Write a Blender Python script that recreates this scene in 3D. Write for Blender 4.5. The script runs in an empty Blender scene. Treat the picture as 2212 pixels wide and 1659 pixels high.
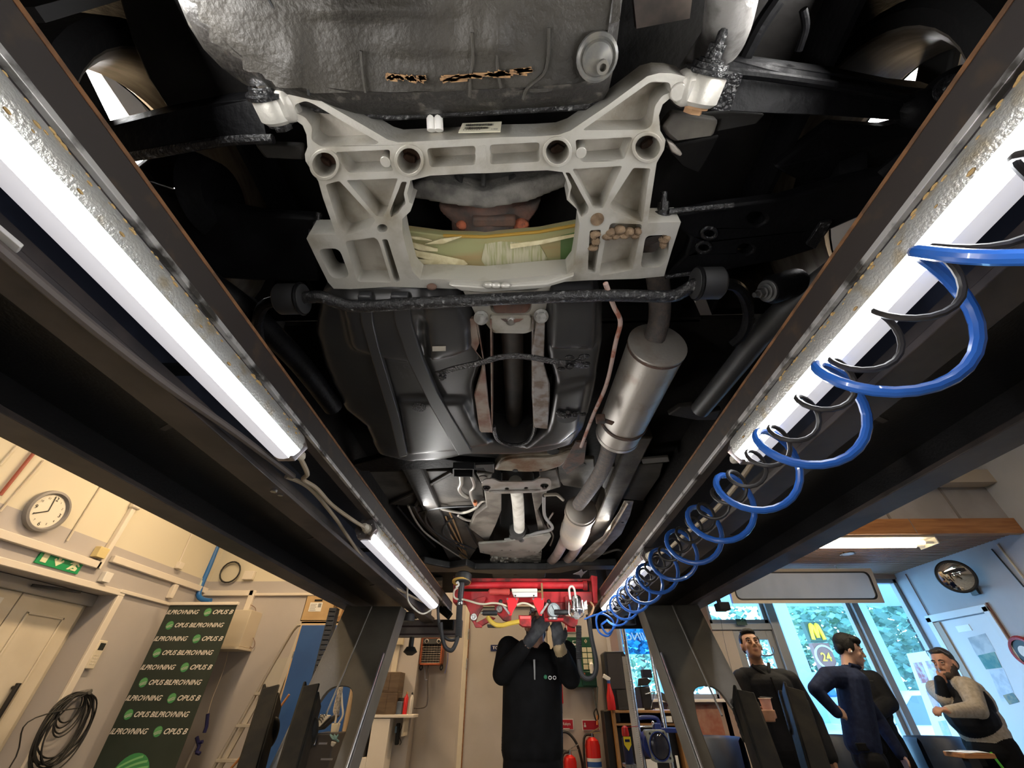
import bpy, bmesh, math, random
from math import sin, cos, pi, radians
from mathutils import Vector as V, Matrix, Euler
from mathutils.geometry import tessellate_polygon
random.seed(7)
S = bpy.context.scene
COL = S.collection
# ---------------- camera ----------------
FPX, CX, CY = 860.0, 1106.0, 829.5
PITCH = math.atan(682.5/FPX); YAW = math.atan(22/FPX*cos(PITCH)); CAMZ = 1.25
cam = bpy.data.cameras.new('camera'); camo = bpy.data.objects.new('camera', cam); COL.objects.link(camo)
camo.location = (0, 0, CAMZ); camo.rotation_euler = (pi/2+PITCH, 0, YAW)
cam.sensor_fit = 'HORIZONTAL'; cam.sensor_width = 36; cam.lens = FPX/2212*36; cam.clip_start = .02; cam.clip_end = 300
S.camera = camo
# ---------------- world: pale overcast daylight ----------------
W = bpy.data.worlds.new('world'); S.world = W; W.use_nodes = True
wn = W.node_tree.nodes; bg = wn['Background']
tc = wn.new('ShaderNodeTexCoord'); sx = wn.new('ShaderNodeSeparateXYZ'); rp = wn.new('ShaderNodeValToRGB')
W.node_tree.links.new(tc.outputs['Generated'], sx.inputs[0]); W.node_tree.links.new(sx.outputs['Z'], rp.inputs[0])
W.node_tree.links.new(rp.outputs[0], bg.inputs['Color'])
rp.color_ramp.elements[0].position = 0; rp.color_ramp.elements[0].color = (.4, .72, 1, 1)
rp.color_ramp.elements[1].position = .8; rp.color_ramp.elements[1].color = (.2, .5, 1, 1)
bg.inputs['Strength'].default_value = 9.0
S.view_settings.view_transform = 'Standard'; S.view_settings.look = 'None'
S.view_settings.gamma = 1; S.view_settings.use_curve_mapping = False
S.view_settings.exposure = 0.35
def area(name, loc, rot, sx_, sy_, power, col):
    l = bpy.data.lights.new(name, 'AREA'); l.shape = 'RECTANGLE'; l.size = sx_; l.size_y = sy_
    l.energy = power; l.color = col
    o = bpy.data.objects.new(name, l); o.location = loc; o.rotation_euler = rot; COL.objects.link(o); return o
WARM = (1, .72, .42); COOL = (1, .98, .95)
HALL_LAMPS = [(-2.9, 1.2), (-2.9, 3.7), (-1.2, 4.75), (2.9, .3), (2.9, 2.6), (.9, 4.6)]
HALLZ = 3.7
for i, (x, y) in enumerate(HALL_LAMPS):
    area('hall_tube', (x, y, HALLZ-.12), (0, 0, 0), .16, 1.3, 36 if x < 2 else 14, WARM)
area('lobby_tube', (2.55, 4.3, 2.44), (0, 0, 0), 1.5, .13, 14, (1, .86, .62))
# ---------------- unprojection helpers: a pixel of the photograph -> a point of the room ----------------
CR = Euler((pi/2+PITCH, 0, YAW)).to_matrix(); CO = V((0, 0, CAMZ))
def ray(x, y): return CR @ V(((x-CX)/FPX, -(y-CY)/FPX, -1))
def hz(x, y, H): r = ray(x, y); return CO + r*(H/r.z)
def yy(x, y, Y): r = ray(x, y); return CO + r*(Y/r.y)
def xx(x, y, X): r = ray(x, y); return CO + r*(X/r.x)
def dp(x, y, d): return CO + ray(x, y)*d
def pl(x, y, p, n): r = ray(x, y); return CO + r*((V(p)-CO).dot(n)/r.dot(n))
# ---------------- materials ----------------
def mat(name, c, r=.5, m=0, c2=None, sc=15, lo=.42, hi=.62, b=0, bs=80, es=0, ec=None, spec=.5, st=(1, 1, 1), det=5, coat=0, alpha=1):
    if name in bpy.data.materials: return bpy.data.materials[name]
    M = bpy.data.materials.new(name); M.use_nodes = True; nt = M.node_tree; n = nt.nodes; L = nt.links.new
    p = n['Principled BSDF']; p.inputs['Base Color'].default_value = (*c, 1); p.inputs['Roughness'].default_value = r
    p.inputs['Metallic'].default_value = m; p.inputs['Specular IOR Level'].default_value = spec
    p.inputs['Coat Weight'].default_value = coat
    if c2 or b:
        t = n.new('ShaderNodeTexCoord'); mp = n.new('ShaderNodeMapping'); mp.inputs['Scale'].default_value = st
        L(t.outputs['Object'], mp.inputs[0])
    if c2:
        z = n.new('ShaderNodeTexNoise'); z.inputs['Scale'].default_value = sc; z.inputs['Detail'].default_value = det
        L(mp.outputs[0], z.inputs['Vector'])
        k = n.new('ShaderNodeMapRange'); k.inputs['From Min'].default_value = lo; k.inputs['From Max'].default_value = hi
        L(z.outputs['Fac'], k.inputs['Value'])
        x = n.new('ShaderNodeMix'); x.data_type = 'RGBA'; x.inputs['A'].default_value = (*c, 1); x.inputs['B'].default_value = (*c2, 1)
        L(k.outputs[0], x.inputs['Factor']); L(x.outputs['Result'], p.inputs['Base Color'])
    if b:
        z = n.new('ShaderNodeTexNoise'); z.inputs['Scale'].default_value = bs; z.inputs['Detail'].default_value = 4
        L(mp.outputs[0], z.inputs['Vector'])
        u = n.new('ShaderNodeBump'); u.inputs['Strength'].default_value = b; u.inputs['Distance'].default_value = .01
        L(z.outputs['Fac'], u.inputs['Height']); L(u.outputs[0], p.inputs['Normal'])
    if es:
        p.inputs['Emission Color'].default_value = (*(ec or c), 1); p.inputs['Emission Strength'].default_value = es
    return M
def glassmat(name, tint=(.9, .97, 1), gl=.06):
    M = bpy.data.materials.new(name); M.use_nodes = True; nt = M.node_tree; n = nt.nodes; n.clear(); L = nt.links.new
    o = n.new('ShaderNodeOutputMaterial'); t = n.new('ShaderNodeBsdfTransparent'); t.inputs[0].default_value = (*tint, 1)
    g = n.new('ShaderNodeBsdfGlossy'); g.inputs['Roughness'].default_value = .02; x = n.new('ShaderNodeMixShader'); x.inputs[0].default_value = gl
    L(t.outputs[0], x.inputs[1]); L(g.outputs[0], x.inputs[2]); L(x.outputs[0], o.inputs[0]); return M
# ---------------- mesh helpers ----------------
def perp(d):
    d = d.normalized(); a = V((0, 0, 1)) if abs(d.z) < .9 else V((1, 0, 0))
    u = d.cross(a).normalized(); return u, d.cross(u)
def cr(pts, n=6, closed=False):
    pts = [V(p) for p in pts]; N = len(pts); out = []
    for i in range(N if closed else N-1):
        if closed: p0, p1, p2, p3 = (pts[(i+k) % N] for k in (-1, 0, 1, 2))
        else: p0, p1, p2, p3 = pts[max(i-1, 0)], pts[i], pts[i+1], pts[min(i+2, N-1)]
        for k in range(n):
            t = k/n; out.append(.5*((2*p1)+(p2-p0)*t+(2*p0-5*p1+4*p2-p3)*t*t+(3*p1-p0-3*p2+p3)*t**3))
    if not closed: out.append(pts[-1])
    return out
class MB:
    def __init__(s): s.v = []; s.f = []; s.mi = []
    def add(s, vs, fs, mi=0):
        o = len(s.v); s.v += [V(v) for v in vs]; s.f += [tuple(i+o for i in f) for f in fs]; s.mi += [mi]*len(fs); return s
    def bx(s, x0, x1, y0, y1, z0, z1, mi=0):
        vs = [(x, y, z) for z in (z0, z1) for y in (y0, y1) for x in (x0, x1)]
        return s.add(vs, [(0, 2, 3, 1), (4, 5, 7, 6), (0, 1, 5, 4), (2, 6, 7, 3), (0, 4, 6, 2), (1, 3, 7, 5)], mi)
    def box(s, c, sz, R=None, mi=0):
        c = V(c); hx, hy, h = sz[0]/2, sz[1]/2, sz[2]/2
        vs = [V((x, y, z)) for z in (-h, h) for y in (-hy, hy) for x in (-hx, hx)]
        if R is not None: vs = [R @ v for v in vs]
        return s.add([v+c for v in vs], [(0, 2, 3, 1), (4, 5, 7, 6), (0, 1, 5, 4), (2, 6, 7, 3), (0, 4, 6, 2), (1, 3, 7, 5)], mi)
    def bar(s, p0, p1, w, h, up=(0, 0, 1), mi=0):
        p0, p1 = V(p0), V(p1); d = p1-p0; L = d.length; d.normalize(); x = d.cross(V(up)).normalized(); z = x.cross(d)
        R = Matrix((x, d, z)).transposed(); return s.box((p0+p1)/2, (w, L, h), R, mi)
    def loft(s, rings, cap0=True, cap1=True, closed=True, mi=0, wrap=False):
        n = len(rings[0]); fs = []; R = len(rings)
        for i in range(R if wrap else R-1):
            a, b = i*n, ((i+1) % R)*n
            for k in range(n if closed else n-1):
                l = (k+1) % n; fs.append((a+k, a+l, b+l, b+k))
        if cap0 and not wrap: fs.append(tuple(range(n))[::-1])
        if cap1 and not wrap: fs.append(tuple((R-1)*n+k for k in range(n)))
        return s.add([p for r in rings for p in r], fs, mi)
    def cyl(s, p0, p1, r0, r1=None, n=16, cap=True, mi=0):
        p0, p1 = V(p0), V(p1); r1 = r0 if r1 is None else r1; u, w = perp(p1-p0)
        c = [(cos(2*pi*k/n), sin(2*pi*k/n)) for k in range(n)]
        return s.loft([[p0+(u*a+w*b)*r0 for a, b in c], [p1+(u*a+w*b)*r1 for a, b in c]], cap, cap, mi=mi)
    def tube(s, pts, r, n=10, cap=True, closed=False, mi=0):
        pts = [V(p) for p in pts]; N = len(pts); rings = []; u = None
        for i, p in enumerate(pts):
            d = (pts[(i+1) % N]-pts[i-1]) if closed else (pts[min(i+1, N-1)]-pts[max(i-1, 0)])
            d.normalize()
            if u is None: u, w = perp(d)
            u = (u-d*u.dot(d)).normalized(); w = d.cross(u); rr = r[i] if isinstance(r, (list, tuple)) else r
            rings.append([p+(u*cos(2*pi*k/n)+w*sin(2*pi*k/n))*rr for k in range(n)])
        return s.loft(rings, cap, cap, mi=mi, wrap=closed)
    def lathe(s, prof, o, ax, n=24, mi=0, cap=True):
        o = V(o); ax = V(ax).normalized(); u, w = perp(ax)
        return s.loft([[o+ax*h+(u*cos(2*pi*k/n)+w*sin(2*pi*k/n))*max(r, 1e-5) for k in range(n)] for r, h in prof], cap, cap, mi=mi)
    def ell(s, c, r, R=None, nu=16, nv=10, mi=0):
        c = V(c); rings = []
        for j in range(nv+1):
            a = -pi/2+pi*j/nv; q = max(cos(a), 1e-4)
            ring = [V((r[0]*q*cos(2*pi*k/nu), r[1]*q*sin(2*pi*k/nu), r[2]*sin(a))) for k in range(nu)]
            rings.append([c+(R @ p if R is not None else p) for p in ring])
        return s.loft(rings, mi=mi)
    def plate(s, loops, vec, mi=0):
        """flat outline with holes (3-D points), given thickness along vec"""
        loops = [[V(p) for p in l] for l in loops]; vec = V(vec); tri = tessellate_polygon(loops)
        A = [p for l in loops for p in l]; n = len(A); fs = []
        fs += [tuple(t) for t in tri]; fs += [tuple(i+n for i in t[::-1]) for t in tri]
        o = 0
        for l in loops:
            m = len(l)
            for k in range(m): a, b = o+k, o+(k+1) % m; fs.append((a, b, b+n, a+n))
            o += m
        return s.add(A+[p+vec for p in A], fs, mi)
    def prism(s, poly, vec, mi=0): return s.plate([poly], vec, mi)
    def mesh(s, name, mats, smooth=35):
        me = bpy.data.meshes.new(name); me.from_pydata([tuple(v) for v in s.v], [], s.f)
        for m in (mats if isinstance(mats, (list, tuple)) else [mats]): me.materials.append(m)
        if any(s.mi): me.polygons.foreach_set('material_index', s.mi)
        bm = bmesh.new(); bm.from_mesh(me); bmesh.ops.recalc_face_normals(bm, faces=bm.faces); bm.to_mesh(me); bm.free()
        if smooth:
            me.shade_smooth(); me.set_sharp_from_angle(angle=radians(smooth))
        me.update(); return me
    def build(s, name, m, parent=None, smooth=35, bev=0, seg=2, label=None):
        o = link(name, s.mesh(name, m, smooth), parent, label)
        if bev:
            d = o.modifiers.new('edge', 'BEVEL'); d.width = bev; d.segments = seg; d.limit_method = 'ANGLE'; d.angle_limit = radians(40); d.use_clamp_overlap = True
        return o
def link(name, me, parent=None, label=None):
    o = bpy.data.objects.new(name, me); COL.objects.link(o)
    if parent is not None:
        o.parent = parent; o.matrix_parent_inverse = Matrix.Translation(parent.get('base', (0, 0, 0))).inverted()
    if label: o['label'] = label
    return o
def thing(name, label, cat, loc=(0, 0, 0), group=None, kind=None):
    o = bpy.data.objects.new(name, None); COL.objects.link(o); o.location = loc; o['base'] = list(loc); o.empty_display_size = .05
    return tag(o, label, cat, group, kind)
def tag(o, label, cat, group=None, kind=None):
    if label: o['label'] = label
    if cat: o['category'] = cat
    if group: o['group'] = group
    if kind: o['kind'] = kind
    return o
def struct(o): o['kind'] = 'structure'; return o
def soft(mb, vox, it=6, fac=.5):
    """one continuous surface grown round overlapping solids"""
    o = bpy.data.objects.new('tmp', mb.mesh('tmp', [], 0)); COL.objects.link(o)
    d = o.modifiers.new('r', 'REMESH'); d.mode = 'VOXEL'; d.voxel_size = vox
    if it: e = o.modifiers.new('s', 'SMOOTH'); e.iterations = it; e.factor = fac
    dg = bpy.context.evaluated_depsgraph_get(); me = bpy.data.meshes.new_from_object(o.evaluated_get(dg), depsgraph=dg)
    bpy.data.objects.remove(o); me.materials.clear(); me.shade_smooth(); return me
def txt(body, name, m, o, ux, uy, h, parent=None, shear=0, w=None, align='LEFT', ext=.0008, bold=0):
    c = bpy.data.curves.new('t', 'FONT'); c.body = body; c.shear = shear; c.resolution_u = 3; c.offset = bold
    ob = bpy.data.objects.new('t', c); me = bpy.data.meshes.new_from_object(ob); bpy.data.objects.remove(ob)
    xs = [v.co.x for v in me.vertices]; ys = [v.co.y for v in me.vertices]
    x0, x1, y0, y1 = min(xs), max(xs), min(ys), max(ys); k = h/(y1-y0); kx = w/(x1-x0) if w else k
    off = {'LEFT': x0, 'CENTER': (x0+x1)/2, 'RIGHT': x1}[align]
    o, ux, uy = V(o), V(ux).normalized(), V(uy).normalized(); nn = ux.cross(uy)
    for v in me.vertices: v.co = o+ux*((v.co.x-off)*kx)+uy*((v.co.y-y0)*k)+nn*ext
    me.materials.append(m); me.update(); return link(name, me, parent)
def ang(p, q): return math.atan2(q[1]-p[1], q[0]-p[0])
def rnd(poly, r, n=4):
    """round the corners of a 2-D polygon"""
    out = []; N = len(poly)
    for i in range(N):
        a, b, c = V(poly[i-1]), V(poly[i]), V(poly[(i+1) % N]); u, w = a-b, c-b; q = min(r, u.length*.45, w.length*.45)
        p0, p1 = b+u.normalized()*q, b+w.normalized()*q
        for k in range(n+1):
            t = k/n; out.append(tuple(p0*(1-t)**2+b*(2*t*(1-t))+p1*t*t))
    return out
def circ(cx, cy, rx, ry=None, n=20, a0=0): ry = ry or rx; return [(cx+rx*cos(a0+2*pi*k/n), cy+ry*sin(a0+2*pi*k/n)) for k in range(n)]
# ---------------- shared materials ----------------
def zmat(name, lo, hi, z):
    M = mat(name, lo, .75, c2=tuple(c*.93 for c in lo), sc=1.5); nt = M.node_tree; n = nt.nodes; L = nt.links.new
    g = n.new('ShaderNodeNewGeometry'); s = n.new('ShaderNodeSeparateXYZ'); L(g.outputs['Position'], s.inputs[0])
    k = n.new('ShaderNodeMath'); k.operation = 'GREATER_THAN'; k.inputs[1].default_value = z; L(s.outputs['Z'], k.inputs[0])
    x = n.new('ShaderNodeMix'); x.data_type = 'RGBA'; x.inputs['B'].default_value = (*hi, 1)
    src = n['Principled BSDF'].inputs['Base Color'].links[0].from_socket
    L(src, x.inputs['A']); L(k.outputs[0], x.inputs['Factor']); L(x.outputs['Result'], n['Principled BSDF'].inputs['Base Color']); return M
WALL = zmat('wall_two_tone', (.47, .44, .43), (.68, .63, .5), 2.44)
PLAIN = mat('wall_plain', (.5, .46, .43), .75, c2=(.44, .4, .37), sc=2.2)
LWALL = mat('wall_lobby', (.47, .49, .52), .75, c2=(.43, .45, .48), sc=2)
CREAM = mat('cream_paint', (.68, .62, .5), .55, c2=(.6, .53, .42), sc=4)
TRUNK = mat('trunking_white', (.74, .68, .6), .45)
WHITE = mat('white_plastic', (.78, .76, .72), .4)
GREYM = mat('grey_frame', (.3, .3, .3), .45, m=.3)
FLOOR = mat('floor_concrete', (.2, .2, .19), .6, c2=(.13, .13, .125), sc=3, b=.1, bs=40)
BLK = mat('black_plastic', (.012, .012, .013), .45)
RUB = mat('black_rubber', (.014, .014, .015), .6)
CHR = mat('chrome', (.75, .76, .78), .16, m=1)
STEEL = mat('zinc_steel', (.5, .5, .49), .35, m=.9, c2=(.3, .29, .27), sc=60)
RED = mat('red_gloss', (.5, .012, .012), .3)
PAPER = mat('paper', (.8, .79, .76), .7)
MIR = mat('mirror_silver', (.86, .88, .86), .02, m=1)
GLASS = glassmat('window_glass')
WOOD = mat('orange_wood', (.42, .19, .065), .55, c2=(.3, .12, .04), sc=3, st=(1, 14, 14))
SLAT = mat('brown_slat', (.4, .22, .12), .6, c2=(.3, .16, .085), sc=3, st=(1, 14, 14))
BLUEP = mat('cabinet_blue', (.02, .085, .27), .45, c2=(.016, .07, .23), sc=3)
def box_obj(name, x0, x1, y0, y1, z0, z1, m, parent=None, bev=0, label=None): return MB().bx(x0, x1, y0, y1, z0, z1).build(name, m, parent, bev=bev, label=label)
# ---------------- the room ----------------
XL, XR, YB, YT, YW, HZ = -4.0, 4.95, 5.5, 5.2, 5.8, 3.8
struct(box_obj('floor', XL-.3, XR+.2, -4, YW+.15, -.1, 0, FLOOR))
struct(box_obj('ceiling', XL-.3, XR+.2, -4, YW+.15, HZ, HZ+.1, mat('hall_ceiling', (.6, .58, .54), .8, c2=(.55, .53, .5), sc=2)))
# left wall with the deep opening of the double door
D0, D1, DT, XD = 2.25, 4.3, 2.06, -4.2
w = MB().bx(XL-.3, XL, -4, D0, 0, HZ).bx(XL-.3, XL, D1, YB+.3, 0, HZ).bx(XL-.3, XL, D0, D1, DT, HZ)
struct(w.build('wall_left', WALL))
struct(box_obj('wall_rear', XL-.3, XR+.2, -4.1, -4, 0, HZ, WALL))
struct(MB().bx(XL, -1.55, YB, YB+.2, 0, HZ).build('wall_back', WALL))
struct(MB().bx(-1.56, -1.14, 5.3, YB+.2, 0, HZ).build('wall_back', PLAIN))
struct(MB().bx(-1.14, -.64, YB, YB+.2, 0, HZ).build('wall_back', PLAIN))
# toilet wall with a flush door
struct(MB().bx(-.66, .93, YT, YW+.15, 0, HZ).build('wall_toilet', PLAIN))
d = struct(thing('door_2', None, None, (-.2, YT-.02, 0)))
box_obj('door_leaf', -.58, .28, YT-.03, YT-.002, .02, 2.08, PLAIN, d, .004)
box_obj('door_frame', -.63, -.585, YT-.05, YT-.002, 0, 2.13, CREAM, d, .004); box_obj('door_frame', .285, .33, YT-.05, YT-.002, 0, 2.13, CREAM, d, .004)
box_obj('door_frame', -.63, .33, YT-.05, YT-.002, 2.085, 2.13, CREAM, d, .004)
box_obj('edge_strip', -.59, -.575, YT-.036, YT-.03, .02, 2.08, WOOD, d)
for z in (1.82, 1.55, .4): MB().cyl((-.585, YT-.05, z-.05), (-.585, YT-.05, z+.05), .008).build('hinge', STEEL, d)
# left double door
d = struct(thing('door_1', None, None, (XD, 3.2, 0)))
DM = mat('door_cream', (.66, .6, .49), .45, c2=(.6, .54, .43), sc=3)
struct(box_obj('wall_left', XL-.34, XD-.035, D0, D1, 0, DT, DM))
for y0, y1 in ((D0+.05, 3.64), (3.65, D1-.06)):
    lf = box_obj('door_leaf', XD-.035, XD, y0, y1, .01, DT-.1, DM, d, .003)
    for z0, z1 in ((.12, .93), (1.04, DT-.22)):
        m = MB(); a, b, c2, e = y0+.12, y1-.12, z0, z1
        for q in ((a, b, c2, c2+.018), (a, b, e-.018, e), (a, a+.018, c2, e), (b-.018, b, c2, e)): m.bx(XD, XD+.012, q[0], q[1], q[2], q[3])
        m.build('panel_moulding', DM, lf, bev=.004)
box_obj('lintel_trim', XL, XL+.025, D0-.08, D1+.07, DT, DT+.05, TRUNK, d, .004)
box_obj('side_trim', XL, XL+.025, D1, D1+.07, 0, DT, TRUNK, d, .004)
box_obj('top_rail', XD, XD+.03, D0, D1, DT-.1, DT-.005, mat('rail_grey', (.36, .36, .35), .4, m=.4), d, .003)
for y in (2.75, 3.98):
    MB().bar((XD+.05, y-.35, DT-.045), (XD+.13, y+.02, DT-.03), .02, .02).build('closer_arm', BLK, d)
p = xx(25, 1500, XD+.03); MB().bx(XD+.02, XD+.05, p.y-.012, p.y+.012, 1.02, 1.36).cyl((XD, p.y, 1.33), (XD+.04, p.y, 1.33), .012).cyl((XD, p.y, 1.05), (XD+.04, p.y, 1.05), .012).build('pull_handle', BLK, d, bev=.004)
for z in (1.46, 1.57): MB().cyl((XD, 3.56, z), (XD+.015, 3.56, z), .02).build('lock_cylinder', STEEL, d)
# right wall and lobby
struct(MB().bx(XR, XR+.2, -4, YW+.15, 0, HZ).build('wall_right', LWALL))
LZ, FY = 2.55, 4.1
struct(MB().bx(.93, XR, FY, FY+.1, LZ+.12, HZ).bx(1.6, 1.7, FY+.1, YW, LZ, HZ).build('wall_above_lobby', mat('grey_panel', (.36, .34, .33), .7, c2=(.3, .28, .27), sc=3)))
for x in (3.75, 4.45): struct(MB().bx(x, x+.02, FY-.012, FY, LZ+.12, HZ).build('trim_1', mat('grey_joint', (.2, .18, .17), .7)))
struct(MB().bx(4.1, XR, FY-.14, FY-.01, 3.02, 3.16).build('trim_1', mat('beam_beige', (.45, .38, .3), .7)))
c = struct(MB().bx(1.6, XR, FY+.02, YW+.1, LZ+.06, LZ+.1).build('ceiling', mat('ceiling_dark', (.05, .03, .02), .9)))
sm = MB().box((0, 0, 0), (3.33, .027, .05)).mesh('slat', SLAT); k = 0
y = FY+.07
while y < YW:
    o = link('slat', sm, c); o.location = (3.28, y, LZ+.03); y += .045
f = struct(MB().bx(1.6, XR, FY-.04, FY+.02, LZ-.02, LZ+.13).build('trim_2', WOOD, bev=.004))
MB().bx(3.905, 3.91, FY-.043, FY-.04, LZ-.02, LZ+.13).build('joint', mat('grey_joint', (.2, .18, .17), .7), f)
# window wall
ZS = 1.26
m = MB().bx(.93, 1.18, YW, YW+.15, 0, LZ+.1).bx(1.18, 2.3, YW, YW+.15, 0, ZS).bx(2.25, 2.36, YW, YW+.15, 0, LZ+.1).bx(.93, XR, YW, YW+.15, 2.5, LZ+.1)
struct(m.build('wall_back', mat('wall_brown', (.32, .22, .17), .75, c2=(.27, .18, .14), sc=3)))
def win(n, x0, x1, z0, z1, mull=()):
    w = struct(thing('window_%d' % n, None, None, ((x0+x1)/2, YW+.06, z0))); t = .045
    for q in ((x0, x0+t, z0, z1), (x1-t, x1, z0, z1), (x0, x1, z0, z0+t), (x0, x1, z1-t, z1)): box_obj('window_frame', q[0], q[1], YW+.03, YW+.1, q[2], q[3], GREYM, w, .004)
    box_obj('pane', x0+t, x1-t, YW+.06, YW+.066, z0+t, z1-t, GLASS, w); return w
w1 = win(1, 1.18, 2.27, ZS, 2.5)
box_obj('window_sill', 1.16, 2.27, YW-.08, YW+.03, ZS-.03, ZS, TRUNK, w1, .004)
win(2, 3.19, 4.2, .05, 2.5); win(3, 4.27, XR, .05, 2.5)
struct(box_obj('trim_3', 3.1, 3.2, YW-.02, YW+.13, 0, 2.5, GREYM, bev=.005)); struct(box_obj('trim_3', 4.2, 4.28, YW-.02, YW+.13, 0, 2.5, GREYM, bev=.005))
win(4, 2.36, 3.1, 2.0, 2.5)
d = struct(thing('door_3', None, None, (2.75, YW+.05, 0)))
box_obj('door_frame', 2.36, 3.1, YW, YW+.1, 1.93, 2.0, GREYM, d, .004)
TAN = mat('tan_panel', (.5, .41, .33), .6)
box_obj('side_panel', 2.36, 2.62, YW+.03, YW+.08, .02, 1.93, TAN, d)
for q in ((2.62, 2.7, .02, 1.93), (3.02, 3.1, .02, 1.93), (2.7, 3.02, .02, .3), (2.7, 3.02, 1.83, 1.93), (2.7, 3.02, .95, 1.2)): box_obj('door_rail', q[0], q[1], YW+.03, YW+.08, q[2], q[3], GREYM, d, .004)
box_obj('pane', 2.7, 3.02, YW+.05, YW+.056, 1.2, 1.83, GLASS, d); box_obj('pane', 2.7, 3.02, YW+.05, YW+.056, .3, .95, GLASS, d)
MB().tube(cr([(3.04, YW+.02, 1.75), (3.0, YW-.03, 1.68), (2.88, YW-.05, 1.66), (2.76, YW-.03, 1.7)]), .008).build('door_pull', STEEL, d)
# lobby side door on the right wall
d = struct(thing('door_4', None, None, (XR, 5.25, 0))); YA, YBD, DH = 4.92, 5.64, 2.03
LDM = mat('lobby_door', (.66, .68, .7), .4)
box_obj('door_leaf', XR-.012, XR-.002, YA+.02, YBD-.12, .01, DH-.06, LDM, d)
box_obj('door_leaf_edge', XR-.03, XR-.002, YBD-.12, YBD-.04, .01, DH-.06, mat('jamb_tan', (.42, .33, .25), .6), d)
for q in ((YA-.06, YA, 0, DH), (YBD-.04, YBD+.03, 0, DH)): box_obj('door_frame', XR-.035, XR-.001, q[0], q[1], q[2], q[3], LDM, d, .004)
box_obj('door_frame', XR-.035, XR-.001, YA-.06, YBD+.03, DH-.05, DH+.02, LDM, d, .004)
box_obj('frame_edge', XR-.02, XR-.001, YA-.07, YA-.06, 0, DH+.03, mat('brown_edge', (.2, .1, .07), .6), d)
box_obj('sign_plate', XR-.018, XR-.012, 5.19, 5.36, 1.845, 1.905, mat('sign_white', (.85, .9, .95), .3), d)
# trunking, pipes and painted trims on the walls
def trunk(name, pts, w, t, m, label=None): return
m = MB().bx(XL, XL+.04, -2, 3.93, 2.215, 2.275); struct(m.build('trim_4', TRUNK, bev=.004))
struct(MB().bx(XL, XL+.04, 3.9, 3.95, 2.215, HZ).build('trim_4', TRUNK, bev=.004))
struct(MB().bx(XL, XL+.04, 4.02, YB, 2.3, 2.36).build('trim_4', TRUNK, bev=.004))
struct(MB().bx(XL, XL+.03, 4.3, YB, 2.085, 2.115).build('trim_4', TRUNK, bev=.004))
struct(MB().bx(XL, -3.35, YB-.04, YB, 2.27, 2.33).bx(-3.4, -3.33, YB-.04, YB, 2.1, 2.33).build('trim_5', TRUNK, bev=.004))
struct(MB().bx(-3.33, -1.56, YB-.03, YB, 2.27, 2.3).build('trim_5', TRUNK, bev=.004))
struct(MB().tube([xx(0, 1070, XL+.02), xx(71, 981, XL+.02), xx(92, 955, XL+.02)], .012).build('trim_6', mat('pipe_red', (.3, .06, .03), .5)))
for a, b in (((0, 1105), (95, 995)), ((145, 1168), (225, 1040)), ((0, 1005), (38, 962))):
    struct(MB().tube([xx(*a, XL+.01), xx(*b, XL+.01)], .008, 6).build('trim_6', CREAM))
struct(MB().tube([xx(385, 1220, XL+.01), xx(420, 1140, XL+.01)], .007, 6).build('trim_6', TRUNK))
m = MB().bx(-1.42, -1.36, 5.27, 5.3, 1.25, 2.4); struct(m.build('trim_7', CREAM, bev=.004))
struct(MB().bx(.93, .97, YT-.02, YW, 0, HZ).build('trim_8', PLAIN))
struct(MB().tube([xx(1956, 1240, XR-.01), xx(2006, 1330, XR-.01)], .006, 6).build('trim_9', mat('brown_edge', (.2, .1, .07), .6)))
struct(MB().tube([xx(2142, 1186, XR-.01), xx(2212, 1268, XR-.01)], .007, 6).build('trim_9', BLK)); struct(MB().tube([xx(2154, 1176, XR-.01), xx(2212, 1250, XR-.01)], .009, 6).build('trim_9', CREAM))
# hall and lobby lamps
DIFF = mat('tube_glow_warm', (1, .9, .7), .5, es=9, ec=(1, .82, .58))
DIFFC = mat('tube_glow_cool', (1, 1, 1), .5, es=14, ec=(.93, .97, 1))
for i, (x, y) in enumerate([(-2.175, .6), (1.953, .62)]):
    t = thing('ceiling_tube_light', 'bright ceiling tube light of the hall seen through the %s car wheel' % ('left rear', 'right rear')[i], 'lamp', (x, y, HALLZ), 'ceiling lights of the hall')
    box_obj('housing', x-.14, x+.14, y-.7, y+.7, HALLZ-.03, HZ, WHITE, t, .005)
    for s in (-.06, .06): MB().cyl((x+s, y-.66, HALLZ-.05), (x+s, y+.66, HALLZ-.05), .018).build('tube', mat('tube_glow_white', (1, 1, 1), .5, es=40), t)
t = thing('lobby_tube_light', 'glowing open twin tube light under the brown slatted lobby ceiling', 'lamp', (3.5, 4.3, LZ))
p = [hz(*q, LZ-.1-CAMZ) for q in ((1825, 1178), (2050, 1178), (2055, 1150))]
xa, xb, ya, yb = 2.3, 4.12, 3.83, 4.04
xa, xb, ya, yb = 2.35, 4.1, 4.1, 4.32
box_obj('housing', xa, xb, ya, yb, LZ-.04, LZ-.005, mat('lamp_reflector', (.8, .75, .62), .4), t, .004)
box_obj('end_plate', xb-.01, xb, ya, yb, LZ-.1, LZ-.04, mat('lamp_reflector', (.8, .75, .62), .4), t)
for y in (ya+.05, yb-.06): MB().cyl((xa, y, LZ-.075), (xb-.1, y, LZ-.075), .02).build('tube', DIFF, t)
for y in (ya+.05, yb-.06): MB().cyl((xb-.1, y, LZ-.075), (xb-.01, y, LZ-.075), .013).build('lamp_socket', WHITE, t)
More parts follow.
